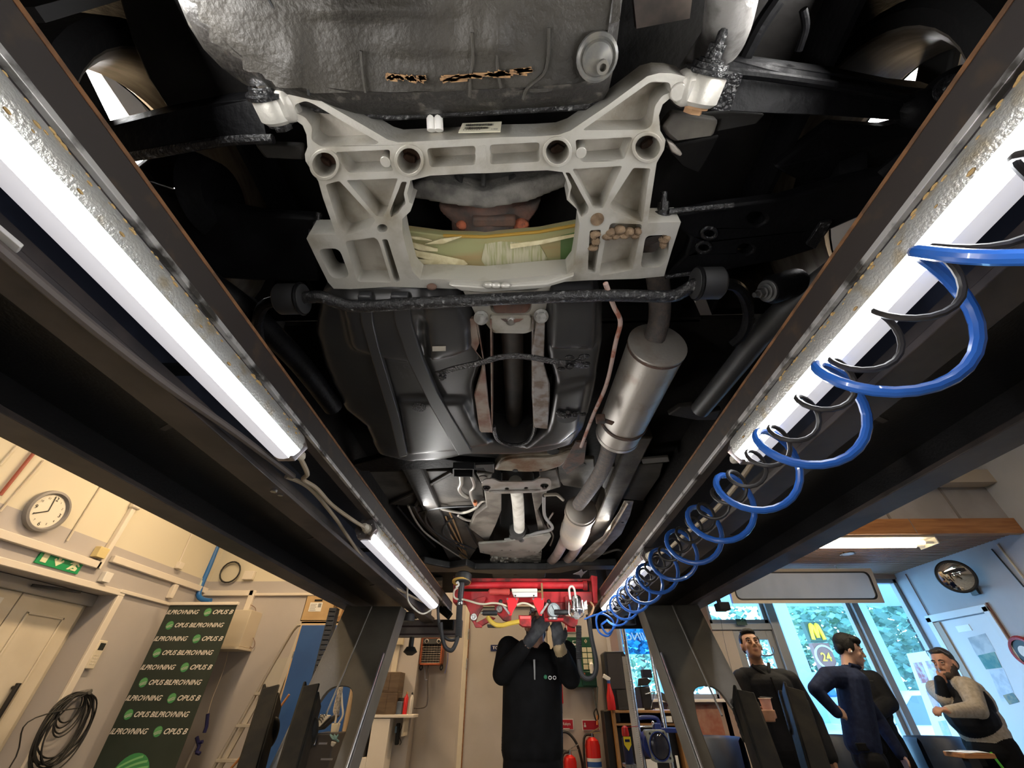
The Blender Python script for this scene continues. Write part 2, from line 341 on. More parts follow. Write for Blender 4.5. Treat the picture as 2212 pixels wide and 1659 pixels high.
# ---------------- the lift: two runways on leaning legs ----------------
BLP = mat('runway_black', (.012, .012, .014), .42, c2=(.035, .03, .028), sc=7, lo=.6, hi=.75, b=.12, bs=120)
BRN = mat('runway_flange', (.07, .055, .05), .45, c2=(.035, .03, .03), sc=9)
RUSTE = mat('rust_edge', (.2, .09, .035), .8, c2=(.09, .045, .022), sc=30)
OLV = mat('leg_olive', (.1, .09, .074), .45, c2=(.075, .068, .055), sc=6, b=.05)
GRS = mat('greasy_black', (.004, .004, .0035), .6, spec=.12, c2=(.014, .012, .008), sc=12, b=.12, bs=30)
LAMPW = 5.2
def Hh(h): return CAMZ+h
for sd in (-1, 1):
    ye = 3.45 if sd < 0 else 3.62; y0 = -1.6; side = 'left' if sd < 0 else 'right'
    t = thing('lift_runway', 'long black steel lift runway carrying the %s wheels of the car, on an olive leg' % side, 'lift', (sd*.85, 1.6, 0), 'the two lift runways')
    def bx(name, xa, xb, ha, hb, m, bev=0, ya=y0, yb=ye): return box_obj(name, min(sd*xa, sd*xb), max(sd*xa, sd*xb), ya, yb, Hh(ha), Hh(hb), m, t, bev)
    bx('deck', .548, 1.125, .55, .585, BLP)
    bx('inner_edge', .53, .548, .53, .581, mat('edge_brown', (.028, .022, .02), .5, c2=(.06, .04, .025), sc=25, lo=.55, hi=.75), .002)
    bx('rust_strip', .5295, .56, .581, .588, RUSTE, .001)
    bx('lip_underside', .539, .565, .522, .53, BRN); bx('edge_lip', .529, .539, .521, .531, mat('worn_lip', (.5, .49, .48), .35, m=.4, c2=(.06, .055, .05), sc=18, lo=.5, hi=.62), .001)
    bx('inner_web', .683, .695, .462, .55, mat('web_blueblack', (.018, .022, .036), .35, c2=(.04, .05, .08), sc=8, lo=.55, hi=.7))
    bx('inner_flange', .648, .728, .448, .462, BRN, .002)
    bx('outer_web', 1.108, 1.125, .462, .55, BLP); bx('outer_flange', 1.03, 1.13, .448, .462, BRN, .002)
    bx('cable_ledge', .655, .668, .462, .485, BRN)
    # scuffs and rivet bosses on the dark underside
    m = MB()
    for k in range(9): m.box((sd*(.8+.05*(k % 3)), .25+.3*k, Hh(.549)), (.05, .014, .004), Matrix.Rotation(sd*.5, 3, 'Z'))
    m.build('rub_marks', mat('scuff_grey', (.1, .09, .09), .6), t)['kind'] = 'stuff'
    # leg
    xa, xb = (.735, 1.07); lean = V((0, -.43, -.67)).normalized(); top = V((sd*.9, 2.73, Hh(.448)))
    def LP(a, s, o=0): return top+V((sd*a, 0, 0))+lean*s+V((0, -lean.z*0, 0))+V((0, -lean.z, lean.y)).normalized()*(-o)
    hw = .168
    nrm = V((0, -.84, .54))
    out = [(-hw, 0), (hw, 0), (hw+.0, .75), (hw-.02, 2.02), (-hw+.02, 2.02), (-hw, .75)]
    hole = rnd([(-.06, .47), (.06, .47), (.1, .62), (.115, 1.0), (-.1, 1.0), (-.1, .62)], .05)
    f = lambda l: [top+V((sd*a, 0, 0))+lean*s for a, s in l]
    lg = MB().plate([f(out), f(hole)], V((0, .78, -.5)).normalized()*-.0+V((0, .035, -.0))).build('leg', OLV, t, bev=.004)
    MB().plate([f([(-hw-.002, .0), (-hw+.012, .0), (-hw+.02, 2.0), (-hw-.002, 2.0)])], (0, .15, 0)).build('leg_flange', OLV, lg, bev=.003)
    MB().plate([f([(hw-.012, .0), (hw+.002, .0), (hw+.002, 2.0), (hw-.02, 2.0)])], (0, .15, 0)).build('leg_flange', OLV, lg, bev=.003)
    MB().tube(f([(.012, .005), (.02, .6)]), .005, 6).build('weld_seam', mat('seam_light', (.16, .15, .13), .4), lg)
    a = f([(-hw+.01 if 1 else 0, .3), (-hw+.012, 1.9)]); MB().tube([a[0]+V((0, -.006, 0)), a[1]+V((0, -.006, 0))], .006, 6).build('bright_edge', mat('worn_bright', (.45, .45, .47), .25, m=.8), lg)
    # two greasy lower arms with open ends, parallel to the leg
    for k, (u0, u1) in enumerate((((679, 1484, 2.42), (629, 1659, 2.2)), ((592, 1488, 2.47), (543, 1659, 2.25))) if sd < 0 else (((1604, 1500, 2.42), (1658, 1659, 2.2)), ((1712, 1494, 2.52), (1762, 1659, 2.3)))):
        q0, e = yy(*u0), yy(*u1); dd = (e-q0).normalized(); q1 = q0+dd*((q0.z-.08)/-dd.z); am = MB(); up = V((0, -dd.z, dd.y)).normalized(); sx2 = dd.cross(up).normalized()
        w2 = .037; am.bar(q0-sx2*w2, q1-sx2*w2, .014, .09, up); am.bar(q0+sx2*w2+dd*.07, q1+sx2*w2, .014, .09, up); am.bar(q0-up*.045+dd*.03, q1-up*.045, .075, .012, up); am.bar(q0+up*.04+dd*.16, q1+up*.04, .075, .012, up)
        o = am.build('lower_arm', GRS, t, bev=.005)
        gm = MB().bar(q0-sx2*w2+up*.05-dd*.03, q0-sx2*w2+dd*.2+up*.035, .03, .03, up).ell(q0+dd*.13+up*.025, (.035, .05, .05)).ell(q0+sx2*.03+dd*.2+up*.035, (.03, .04, .06)); gm = soft(gm, .008, 2); gm.materials.append(GRS); link('grease_clump', gm, o)
    # end stop pads
    MB().lathe([(.04, 0), (.04, .04), (.03, .05)], (sd*.72, ye-.55, Hh(.39)), (0, 0, 1)).build('rubber_pad', RUB, t)
    if sd > 0: MB().box((1.16, 2.62, Hh(.42)), (.06, .08, .04)).cyl((1.14, 2.6, Hh(.42)), (1.14, 2.6, Hh(.5)), .012).build('sensor', BLK, t, bev=.004)
    # hanging energy chain on the left runway, built link by link
    if sd < 0:
        a, b = yy(722, 1318, 3.1), yy(680, 1490, 3.1); n = 17
        for k in range(n):
            p = a.lerp(b, k/(n-1)); l = MB().box(p, (.055, .05, .022)); l.box(p+V((-.024, 0, -.016)), (.008, .05, .02)).box(p+V((.024, 0, -.016)), (.008, .05, .02))
            l.build('chain_link', mat('chain_grey', (.06, .062, .066), .5), t, bev=.002)
    # front stop beam of the runway
    if sd < 0:
        fb = box_obj('end_beam', -.98, -.44, 3.4, 3.47, Hh(.36), Hh(.47), mat('end_beam_grey', (.2, .17, .15), .5, c2=(.13, .11, .1), sc=10), t, .004)
        MB().bar((-.95, 3.395, Hh(.425)), (-.6, 3.395, Hh(.425)), .006, .01).bar((-.95, 3.395, Hh(.375)), (-.44, 3.395, Hh(.375)), .006, .008).build('slot', mat('slot_dark', (.03, .012, .012), .6), fb)
        MB().cyl((-.8, 3.42, Hh(.3)), (-.8, 3.42, Hh(.36)), .018).lathe([(.03, 0), (.05, -.03), (.02, -.05)], (-.8, 3.42, Hh(.3)), (0, 0, 1)).build('rubber_foot', RUB, fb)
        MB().lathe([(.035, 0), (.035, .035), (.006, .036), (.006, .07), (.01, .07), (.01, .085)], (-.8, 3.36, Hh(.47)), (0, 0, 1)).build('adjuster', STEEL, fb)
        hp = MB(); hp.box((-.55, 3.28, Hh(.5)), (.09, .1, .05), Matrix.Rotation(.6, 3, 'Y')); hp.cyl((-.58, 3.2, Hh(.56)), (-.5, 3.2, Hh(.47)), .01); hp.box((-.53, 3.3, Hh(.42)), (.09, .06, .06))
        hp.build('hydraulic_block', GRS, t, bev=.005)
    else: box_obj('end_plate', .55, 1.125, ye-.02, ye, Hh(.432), Hh(.55), BLP, t)
# ---------------- tube lamps under the runways ----------------
SILV = mat('lamp_silver', (.62, .62, .6), .28, m=.55, c2=(.5, .44, .33), sc=22, lo=.56, hi=.7, b=.25, bs=220)
BODYW = mat('lamp_body', (.8, .79, .78), .4, c2=(.7, .66, .6), sc=5, lo=.55, hi=.8, es=.4, ec=(.93, .92, 1))
GLOW = mat('lamp_glow', (1, 1, 1), .4, es=9, ec=(.96, .98, 1))
CABLE = mat('cable_beige', (.38, .31, .22), .6)
def tube_lamp(sd, ya, yb, label, grp):
    x, z, r = sd*.562, Hh(.487), .039
    t = thing('tube_lamp', label, 'lamp', (x, (ya+yb)/2, z), grp)
    def arc(a0, a1, r, n=8): return [(x+sd*r*sin(radians(a0+(a1-a0)*k/n)), z-r*cos(radians(a0+(a1-a0)*k/n))) for k in range(n+1)]
    def shell(name, a0, a1, rr, th, m):
        o = arc(a0, a1, rr); i = arc(a0, a1, rr-th)[::-1]; pr = o+i
        return MB().loft([[V((p, ya+.02, q)) for p, q in pr], [V((p, yb-.02, q)) for p, q in pr]]).build(name, m, t)
    # 0 deg faces down, +90 away from the car centre line
    q = radians(-72); al = area('lamp_light', (x+sd*sin(q)*.046, (ya+yb)/2, z-cos(q)*.046), (0, 0, 0), .014, yb-ya-.1, LAMPW*(yb-ya)*(1 if ya < 1 else 1.5), COOL)
    al.rotation_euler = V((sd*sin(radians(-93)), 0, -cos(radians(-93)))).to_track_quat('-Z', 'Y').to_euler(); al.parent = t; al.matrix_parent_inverse = Matrix.Translation(t['base']).inverted()
    shell('reflector', -150, -66, r, .004, SILV)
    shell('diffuser', -66, -22, r*.98, .004, GLOW)
    shell('body', -22, 118, r, .005, BODYW)
    sp = shell('spine', 118, 210, r*.9, .01, BODYW)
    MB().bx(min(x, sd*.69), max(x, sd*.69), ya+.3, ya+.33, z+.012, z+.02).bx(min(x, sd*.69), max(x, sd*.69), yb-.3, yb-.27, z+.012, z+.02).build('bracket', BLK, t)['kind'] = 'stuff'
    for y, s in ((ya, 1), (yb, -1)):
        e = MB().lathe([(.0405, 0), (.0405, .022), (.038, .026)], (x, y, z), (0, s, 0), 6)
        e.build('end_cap', mat('cap_steel', (.42, .4, .42), .28, m=.8, c2=(.25, .2, .17), sc=40), t, bev=.002)
        MB().lathe([(.016, 0), (.016, -.012), (.012, -.016), (.012, -.035), (.007, -.045)], (x-sd*.008, y, z-.002), (0, s, 0), 10).build('cable_gland', mat('gland_ivory', (.6, .55, .45), .5), t)
        for k in range(4): MB().cyl((x+.024*cos(k*pi/2+.8), y, z+.024*sin(k*pi/2+.8)), (x+.024*cos(k*pi/2+.8), y-s*.003, z+.024*sin(k*pi/2+.8)), .004, n=6).build('screw', STEEL, t)
    m = MB(); random.seed(int(abs(ya*100))+sd)
    for k in range(170):   # water marks and rust blots on the upper half
        a = radians(random.uniform(-140, -66) if k % 3 == 0 else random.gauss(-122, 8)); y = random.uniform(ya+.05, yb-.05); q = random.uniform(.0008, .0032)
        m.ell((x+sd*sin(a)*r, y, z-cos(a)*r), (q, q*2, q*.8), nu=6, nv=4)
    m.build('rust_blots', mat('blot_ochre', (.5, .33, .13), .7), t)['kind'] = 'stuff'
G = 'tube lamps along the runway inner sides'
tube_lamp(-1, -.72, .86, 'near tube lamp with rust blots inside the left runway', G)
tube_lamp(-1, 1.45, 2.86, 'far tube lamp at the front end of the left runway', G)
tube_lamp(1, -.72, .9, 'near tube lamp behind the large coils of blue hose, right runway', G)
tube_lamp(1, 1.82, 3.0, 'far tube lamp behind the tight end of the blue hose coil', G)
def cable(name, pts, r, m, label, cat='cable', n=8, group=None): return tag(MB().tube(cr(pts, n), r, 8).build(name, m), label, cat, group)
z = Hh(.48)
cable('lamp_cable', [(-.555, .9, z), (-.56, .96, z-.012), (-.6, 1.02, z), (-.6, 1.1, z+.01), (-.59, 1.2, z), (-.56, 1.3, z-.01), (-.553, 1.41, z)], .006, CABLE, 'beige cable linking the near and far tube lamps of the left runway')
cable('lamp_cable', [(-.64, 1.0, z), (-.62, 1.1, z+.01), (-.62, 1.3, z), (-.64, 1.5, z-.005), (-.66, 1.8, z-.02), (-.66, 2.2, z-.02), (-.62, 2.5, z-.02), (-.57, 2.75, z-.02), (-.6, 2.9, z)], .006, CABLE, 'beige cable running beside the far tube lamp of the left runway')
cable('lamp_cable', [(-.6, 2.3, z), (-.63, 2.5, z-.05), (-.6, 2.75, z-.07), (-.55, 2.85, z-.02)], .005, mat('cable_white', (.6, .57, .5), .5), 'loose white cable loop hanging at the front end of the left runway')
cable('lamp_cable', [(.6, .93, z), (.62, 1.1, z), (.63, 1.3, z), (.61, 1.5, z), (.6, 1.7, z), (.56, 1.8, z)], .007, CABLE, 'beige cable along the right runway behind the hose coils')
cable('edge_cable', [(-.645, -.6, z-.02), (-.65, .2, z-.035), (-.64, .5, z-.035), (-.63, .75, z-.015), (-.62, 1.0, z)], .008, mat('cable_taupe', (.12, .1, .09), .5), 'taupe cable sagging below the near tube lamp of the left runway')
tag(MB().plate([[hz(-30, 472, .452), hz(45, 535, .452), hz(35, 548, .452), hz(-40, 490, .452)]], (0, 0, .006)).build('label_strip', WHITE, bev=.001), 'white plastic strip under the left runway at the left edge of the picture', 'strip')
cp = thing('cable_clip', 'silver screw clamp under the left runway beside the end of the near lamp', 'clip', (-.665, 1.02, z))
MB().box((-.665, 1.03, z-.022), (.02, .06, .008)).cyl((-.665, 1.01, z-.026), (-.665, 1.01, z-.04), .009, n=6).cyl((-.665, 1.045, z-.026), (-.665, 1.045, z-.036), .007, n=6).build('clamp', CHR, cp)
# ---------------- the car on the lift, seen from below ----------------
ALU = mat('cast_aluminium', (.5, .485, .44), .42, m=.4, c2=(.3, .265, .2), sc=11, lo=.48, hi=.72, b=.12, bs=150)
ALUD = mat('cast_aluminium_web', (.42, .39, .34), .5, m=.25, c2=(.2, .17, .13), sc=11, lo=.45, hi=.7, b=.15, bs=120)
WAX = mat('waxed_black', (.0035, .0035, .004), .5, spec=.09, c2=(.006, .006, .007), sc=14, b=.22, bs=70)
WAXG = mat('waxed_black_glint', (.008, .008, .009), .28, c2=(.17, .17, .17), sc=90, lo=.6, hi=.72, b=.5, bs=160)  # pale specks painted into the colour as glints on the wax
UNDER = mat('underseal', (.03, .027, .024), .7, c2=(.016, .015, .013), sc=5, b=.25, bs=60)
UNDERD = mat('underseal_dark', (.007, .0065, .0065), .7, spec=.12, c2=(.013, .012, .011), sc=6, b=.2, bs=60)
WELLM = mat('spare_well_seal', (.042, .037, .029), .6, c2=(.014, .012, .0095), sc=6, lo=.42, hi=.72, b=.35, bs=110)
TANKM = mat('tank_plastic', (.024, .024, .026), .33, c2=(.034, .033, .032), sc=5, b=.03, bs=40)
RUST = mat('rusty_iron', (.11, .06, .042), .8, c2=(.05, .045, .042), sc=22, b=.35, bs=90)
RUSTR = mat('rust_red', (.14, .07, .05), .8, c2=(.05, .042, .038), sc=14, lo=.4, hi=.6, b=.4, bs=80)
EXH = mat('exhaust_steel', (.42, .39, .35), .42, m=.5, c2=(.27, .19, .13), sc=10, lo=.55, hi=.8, b=.1, bs=120)
EXHD = mat('exhaust_scale', (.085, .075, .07), .7, c2=(.13, .1, .085), sc=60, b=.25, bs=200)
MUD = mat('dried_mud', (.2, .135, .08), .9, c2=(.13, .085, .05), sc=40, b=.8, bs=90)
PAINTB = mat('underbody_beige', (.13, .115, .095), .6, c2=(.05, .042, .034), sc=7, b=.15, bs=60)
def cm(ox, oy, s): return lambda l: [(ox+x/s, oy+y/s) for x, y in l]
z1 = cm(540, 140, 3.3185); z2 = cm(1040, 90, 3.0167); ov = cm(520, 60, 2.0109)
mB = cm(600, 560, 2.37); tL = cm(640, 600, 3.95); tR = cm(1000, 600, 4.148); fr = cm(780, 960, 3.253)
rA = cm(1400, 40, 2.724); rB = cm(1420, 480, 3.456); lA = cm(200, 80, 2.592)
def H(l, h): return [hz(x, y, h) for x, y in l]
UP = V((0, 0, 1))
CAR = thing('car', 'dark car up on the lift, its waxed black underside with a bright cast subframe', 'car', (0, 1.5, Hh(.6)))
def cp_(name, mb, m, parent=None, bev=0, label=None, smooth=35): return mb.build(name, m, parent or CAR, bev=bev, label=label, smooth=smooth)
def slab(name, poly, h, th, m, parent=None, bev=0, label=None, holes=()): return cp_(name, MB().plate([H(poly, h)]+[H(q, h) for q in holes], UP*th), m, parent, bev, label)
def ctube(name, pts, r, m, parent=None, n=10, label=None, seg=6): return cp_(name, MB().tube(cr(pts, seg), r, n), m, parent, label=label)
def bolt(p, ax, r, h, m, parent, name='bolt', label=None):
    p, ax = V(p), V(ax).normalized()
    mb = MB().cyl(p, p+ax*h*.3, r*1.5, n=16).cyl(p+ax*h*.3, p+ax*h, r, n=6)
    return cp_(name, mb, m, parent, label=label, smooth=25)
# ---- floor pan, wheel housings, body sides ----
HF = .93
fl = MB()
fl.bx(-.92, .92, .86, 4.4, Hh(HF), Hh(HF+.02)).bx(-.56, .56, -1.5, .86, Hh(HF+.06), Hh(HF+.08)).bx(-.92, .92, -1.5, 0, Hh(HF), Hh(HF+.02)).bx(-.57, .57, .85, .87, Hh(HF), Hh(HF+.08))
cp_('floor_pan', fl, UNDERD)
for s in (-1, 1):
    n = 18; arcs = lambda x, r: [V((s*x, .43+r*cos(pi*k/n-.0), Hh(.885)+r*sin(pi*k/n))) for k in range(n+1)]
    cp_('wheel_housing', MB().loft([arcs(.57, .345), arcs(.935, .345)], False, False, closed=False).loft([arcs(.57, .345), arcs(.57, .37), arcs(.935, .37), arcs(.935, .345)], False, False, closed=False).plate([[p for p in arcs(.57, .345)]], (-s*.01, 0, 0)), WAX)
    a0 = [V((s*.9, -1.5, Hh(.8))), V((s*.9, -.17, Hh(.8))), V((s*.9, -.15, Hh(.86)))]
    cp_('body_side', MB().plate([[(s*.935, -1.5, Hh(1.6)), (s*.935, -1.5, Hh(.64)), (s*.935, .06, Hh(.64))]+[(s*.935, .43+.345*cos(pi-pi*k/12), Hh(.885)+.345*sin(pi*k/12)) for k in range(13)]+[(s*.935, .84, Hh(.76)), (s*.935, 4.4, Hh(.76)), (s*.935, 4.4, Hh(1.6))]], (-s*.02, 0, 0)), mat('car_paint_dark', (.012, .012, .016), .25, coat=.5))
    cp_('sill', MB().bx(min(s*.74, s*.88), max(s*.74, s*.88), .75, 3.9, Hh(.8), Hh(.95)), UNDERD, bev=.01)
    cp_('side_member', MB().bx(min(s*.46, s*.56), max(s*.46, s*.56), 1.45, 3.4, Hh(.855), Hh(.95)), PAINTB if s > 0 else UNDER, bev=.008)
    cp_('mud_flap', MB().bx(min(s*.6, s*.93), max(s*.6, s*.93), .085, .1, 1.93, 2.42), RUB)  # dark plate added to block the bright gap behind the rear tyre
    # wheel: tyre, rim barrel, spokes with open gaps
    wc = V((0, .43, 2.144))
    wh = cp_('rear_wheel', MB().lathe([(.262, .715), (.285, .705), (.303, .72), (.308, .76), (.308, .86), (.3, .9), (.28, .91), (.262, .9)], wc, (s, 0, 0), 44, cap=False), mat('tyre_rubber', (.012, .012, .013), .8, spec=.3, b=.2, bs=60), label='black tyre')
    RIM = mat('rim_barrel', (.17, .15, .13), .5, m=.2, c2=(.09, .075, .06), sc=9, st=(6, 1, 1))
    cp_('rim', MB().lathe([(.266, .715), (.258, .718), (.246, .74), (.24, .8), (.236, .86), (.25, .88), (.262, .895), (.268, .895), (.245, .84), (.25, .74), (.268, .72)], wc, (s, 0, 0), 44, cap=False), RIM, wh, label='grey brown rim barrel')
    sp = MB()
    for k in range(5):
        a = 2*pi*k/5+(4.1 if s < 0 else 2.5); q = wc+V((s*.875, .14*cos(a), .14*sin(a))); sp.box(q, (.022, .22, .075), Matrix.Rotation(a, 3, 'X'))
    sp.lathe([(.07, .85), (.07, .89)], wc, (s, 0, 0), 20)
    cp_('spokes', sp, mat('spoke_dark', (.02, .02, .02), .5), wh, bev=.006)
    cp_('hub_carrier', MB().lathe([(.07, .66), (.09, .7), (.06, .72)], wc, (s, 0, 0), 24), WAX, wh)
# ---- spare wheel well, the broad grey brown tub in front of the bumper ----
out = [(340, -160), (372, 0), (430, 118), (520, 190), (600, 228), (720, 250), (840, 258), (1000, 250), (1130, 240), (1300, 232), (1316, 215), (1332, 120), (1345, 0), (1370, -160)]
def grow(l, k, dy): cx = sum(p[0] for p in l)/len(l); return [((x-cx)*k+cx, y+dy) for x, y in l]
b0 = H([(380, -160), (425, 0), (480, 95), (560, 152), (640, 178), (740, 196), (850, 202), (1000, 196), (1130, 188), (1262, 182), (1292, 165), (1310, 100), (1322, 0), (1340, -160)], .74)
b1 = H([(x, y-12) for x, y in out], .765); b2 = H(out, .80); b3 = [p+V((0, .02, .12)) for p in b2]
rings = [b3, b2, b1, b0]
well = MB(); well.loft(rings, cap0=False, cap1=False, mi=1)
N = len(b0)
# domed bottom, as a grid between the two sides
xs = 40; ys = 24; P = []
from mathutils import noise
for j in range(ys+1):
    for i in range(xs+1):
        px = 380+(1340-380)*i/xs; py = -160+360*j/ys; p = hz(px, py, .742)
        dz = .012*noise.noise(p*7+V((3, 1, 0)))+.006*noise.noise(p*22)
        for cx, cy, sx_, sy_, am in ((985, 60, 14, 60, .014), (1075, 80, 10, 60, -.012), (640, 120, 22, 60, -.014), (790, 20, 120, 18, -.016), (960, 130, 160, 12, .006)):
            dz += am*math.exp(-((px-cx)/sx_)**2-((py-cy)/sy_)**2)
        P.append(p+V((0, 0, dz)))
def inside(p, poly):
    c = False; n = len(poly)
    for i in range(n):
        a, b = poly[i], poly[i-1]
        if (a.y > p.y) != (b.y > p.y) and p.x < (b.x-a.x)*(p.y-a.y)/(b.y-a.y)+a.x: c = not c
    return c
fs = []
for j in range(ys):
    for i in range(xs):
        q = [j*(xs+1)+i, j*(xs+1)+i+1, (j+1)*(xs+1)+i+1, (j+1)*(xs+1)+i]
        if any(inside(P[k], b0) for k in q): fs.append(q)
well.add(P, fs)
sw = cp_('spare_wheel_well', well, [WELLM, mat('well_edge_dark', (.018, .016, .014), .5, c2=(.1, .09, .075), sc=55, lo=.57, hi=.72, b=.4, bs=90)], smooth=60, label='grey brown undersealed spare wheel tub')
sw.modifiers.new('sub', 'SUBSURF').levels = 1; sw.modifiers['sub'].render_levels = 1
p = hz(1290, 125, .735); cp_('drain_plug', MB().lathe([(.03, .006), (.03, -.002), (.026, -.005), (.0225, -.003), (.02, -.008), (.004, -.013)], p, (0, 0, 1), 28), mat('plug_rubber', (.09, .09, .085), .4, c2=(.15, .14, .12), sc=50), sw, label='round rubber drain plug')
q = hz(1300, 141, .728); cp_('drain_nipple', MB().lathe([(.009, .01), (.009, -.012), (.005, -.012), (.005, .008)], q, (0, 0, 1), 14), mat('plug_rubber', (.07, .07, .065), .4), sw)
for a, b in (((830, 166), (925, 172)), ((945, 173), (1160, 152))):
    m = MB(); n = 6
    random.seed(3)
    for k in range(34):
        t0 = random.uniform(0, .82); t1 = t0+random.uniform(.1, .18); u = hz(a[0]+(b[0]-a[0])*t0, a[1]+(b[1]-a[1])*t0+random.uniform(-8, 6), .7375); w = hz(a[0]+(b[0]-a[0])*t1, a[1]+(b[1]-a[1])*t1+random.uniform(-8, 8), .7375)
        m.bar(u, w, random.uniform(.0015, .004), .001)
    cp_('scrape_mark', m, mat('scrape_rust', (.33, .19, .085), .8, c2=(.2, .11, .05), sc=60), sw)['kind'] = 'stuff'
m = MB(); m.tube(cr(H([(576, -10), (612, 50), (648, 110), (664, 180), (668, 205)], .738), 6), .003, 6); cp_('seam', m, mat('seam_black', (.008, .008, .008), .8), sw)
for l in ([(1020, 70), (1022, 130), (1015, 170), (1016, 210)], [(1072, 80), (1075, 150), (1082, 190)], [(1185, 60), (1180, 150), (1140, 190), (1130, 215)], [(780, 110), (784, 160), (790, 200)]):
    cp_('sealant_ridge', MB().tube(cr(H(l, .741), 5), .0025, 6), WELLM, sw)
slab('front_lip', [(610, 212), (840, 226), (1300, 205), (1300, 238), (840, 262), (640, 240)], .798, .03, WAXG, sw, .006)
# ---- cast subframe ----
left = z1([(200, 245), (260, 218), (330, 203), (400, 207), (470, 237), (700, 368), (985, 535), (1060, 556), (1400, 540), (1792, 520)])
right = z2([(150, 622), (350, 618), (500, 608), (580, 580), (830, 410), (1080, 225), (1160, 204), (1240, 207), (1330, 228), (1340, 300), (1275, 395), (1225, 372), (1180, 410), (1157, 480), (1165, 580), (1200, 640), (1190, 705), (1142, 790), (1125, 900), (1082, 1180), (1300, 1175), (1240, 1360), (1190, 1528), (1020, 1545), (700, 1555), (300, 1580)])
bot = ov([(1060, 1138), (800, 1130)])+z1([(1000, 1592), (720, 1608), (600, 1605), (560, 1560), (480, 1400), (405, 1245), (420, 1215), (612, 1215), (600, 1170), (525, 960), (490, 835), (398, 690), (393, 640), (412, 590), (405, 500), (378, 435), (338, 405), (295, 410), (235, 380)])
OUT = left+right+bot
mid = z1([(1150, 830), (1290, 795), (1600, 778)])+ov([(1060, 632)])+z2([(200, 848), (430, 838), (528, 850), (552, 900), (570, 970), (556, 1030), (620, 1090), (640, 1190), (622, 1350), (602, 1460), (560, 1515)])+ov([(1300, 1078), (1060, 1100), (860, 1092)])+z1([(1220, 1540), (1165, 1480), (1110, 1280), (1092, 1190), (1092, 1105), (1150, 1050), (1168, 1000), (1140, 985), (1126, 920)])
def E(f, cx, cy, rx, ry=None, n=22): return f(circ(cx, cy, rx, ry, n))
R_ = lambda f, l, r: f(rnd(l, r))
bolts = [E(z1, 532, 718, 86, 90), E(z1, 1140, 690, 84, 92), E(z2, 495, 720, 75, 78), E(z2, 1083, 690, 80, 78), E(z1, 948, 1172, 38, 30, 14)]
boxes = [R_(z1, [(485, 1320), (640, 1315), (718, 1525), (585, 1535)], 50), R_(z2, [(1070, 1265), (1225, 1258), (1215, 1400), (1175, 1470), (1035, 1475)], 35)]
pockets = [R_(z1, [(318, 285), (400, 258), (455, 280), (700, 425), (925, 555), (900, 572), (510, 588), (440, 540), (445, 445), (395, 375), (325, 345)], 24),
    R_(z1, [(610, 626), (1003, 608), (1003, 700), (1030, 762), (710, 775), (645, 700)], 20),
    R_(z1, [(542, 858), (640, 832), (898, 1112), (860, 1172), (690, 1222), (640, 1170)], 16),
    R_(z1, [(690, 828), (1060, 814), (962, 1092), (905, 1085)], 14),
    R_(z1, [(1088, 838), (1124, 840), (1102, 925), (1116, 995), (1060, 1065), (1010, 1095), (1000, 1060)], 10),
    R_(z1, [(682, 1266), (895, 1236), (925, 1270), (1012, 1560), (770, 1555)], 22), R_(z1, [(945, 1252), (985, 1250), (1078, 1545), (1055, 1562), (1030, 1545)], 14),
    R_(ov, [(808, 524), (1020, 512), (1020, 596), (822, 606)], 16), R_(ov, [(1082, 508), (1298, 497), (1300, 582), (1082, 594)], 16),
    R_(z2, [(655, 578), (1100, 262), (1228, 265), (1238, 330), (1180, 350), (1130, 420), (1112, 545), (1070, 574)], 24),
    R_(z2, [(612, 640), (985, 622), (930, 765), (660, 786), (625, 742)], 18),
    R_(z2, [(592, 830), (918, 810), (790, 1088), (732, 1088)], 14),
    R_(z2, [(990, 822), (1103, 826), (1090, 880), (1050, 1178), (1000, 1165), (852, 1098), (832, 1068)], 14),
    R_(z2, [(545, 852), (575, 854), (700, 1080), (690, 1118), (650, 1145), (610, 1070), (572, 1020), (588, 940)], 10),
    R_(z2, [(842, 1182), (1048, 1190), (985, 1488), (765, 1528), (805, 1300)], 20), R_(z2, [(706, 1230), (780, 1225), (742, 1508), (692, 1500)], 14)]
HS = .76
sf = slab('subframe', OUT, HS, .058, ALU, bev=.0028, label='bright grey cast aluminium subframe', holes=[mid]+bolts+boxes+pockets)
sf.modifiers['edge'].segments = 3
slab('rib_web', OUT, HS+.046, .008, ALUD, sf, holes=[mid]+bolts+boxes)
# raised rims and small bosses
for f, cx, cy, rx, ry in ((z1, 532, 718, 108, 112), (z1, 1140, 690, 106, 116), (z2, 495, 720, 96, 100), (z2, 1083, 690, 103, 102)):
    slab('bolt_rim', E(f, cx, cy, rx, ry, 28), HS-.004, .02, ALU, sf, .002, holes=[E(f, cx, cy, rx*.79, ry*.79, 24)])
    p = H(f([(cx, cy)]), HS+.05)[0]; cp_('recessed_bolt', MB().cyl(p+V((0, 0, .04)), p+V((0, 0, -.005)), .016, .015, 6).cyl(p+V((0, 0, .04)), p+V((0, 0, .005)), .028, n=20), RUST, sf, label='rusty bolt deep in the subframe hole', bev=.002)
for f, cx, cy in ((z1, 972, 695), (z2, 650, 722)): p = H(f([(cx, cy)]), HS)[0]; cp_('cast_boss', MB().cyl(p+V((0, 0, -.002)), p+V((0, 0, .04)), .0095), ALU, sf, bev=.001)
p0, p1 = H(ov([(1048, 510), (1058, 600)]), HS+.002); cp_('cast_boss', MB().bar(p0, p1, .012, .006).cyl(p1, p1+V((0, 0, .04)), .011).cyl(p0+(p1-p0)*.4+V((0, 0, .0)), p0+(p1-p0)*.4+V((0, 0, .04)), .014), ALU, sf)
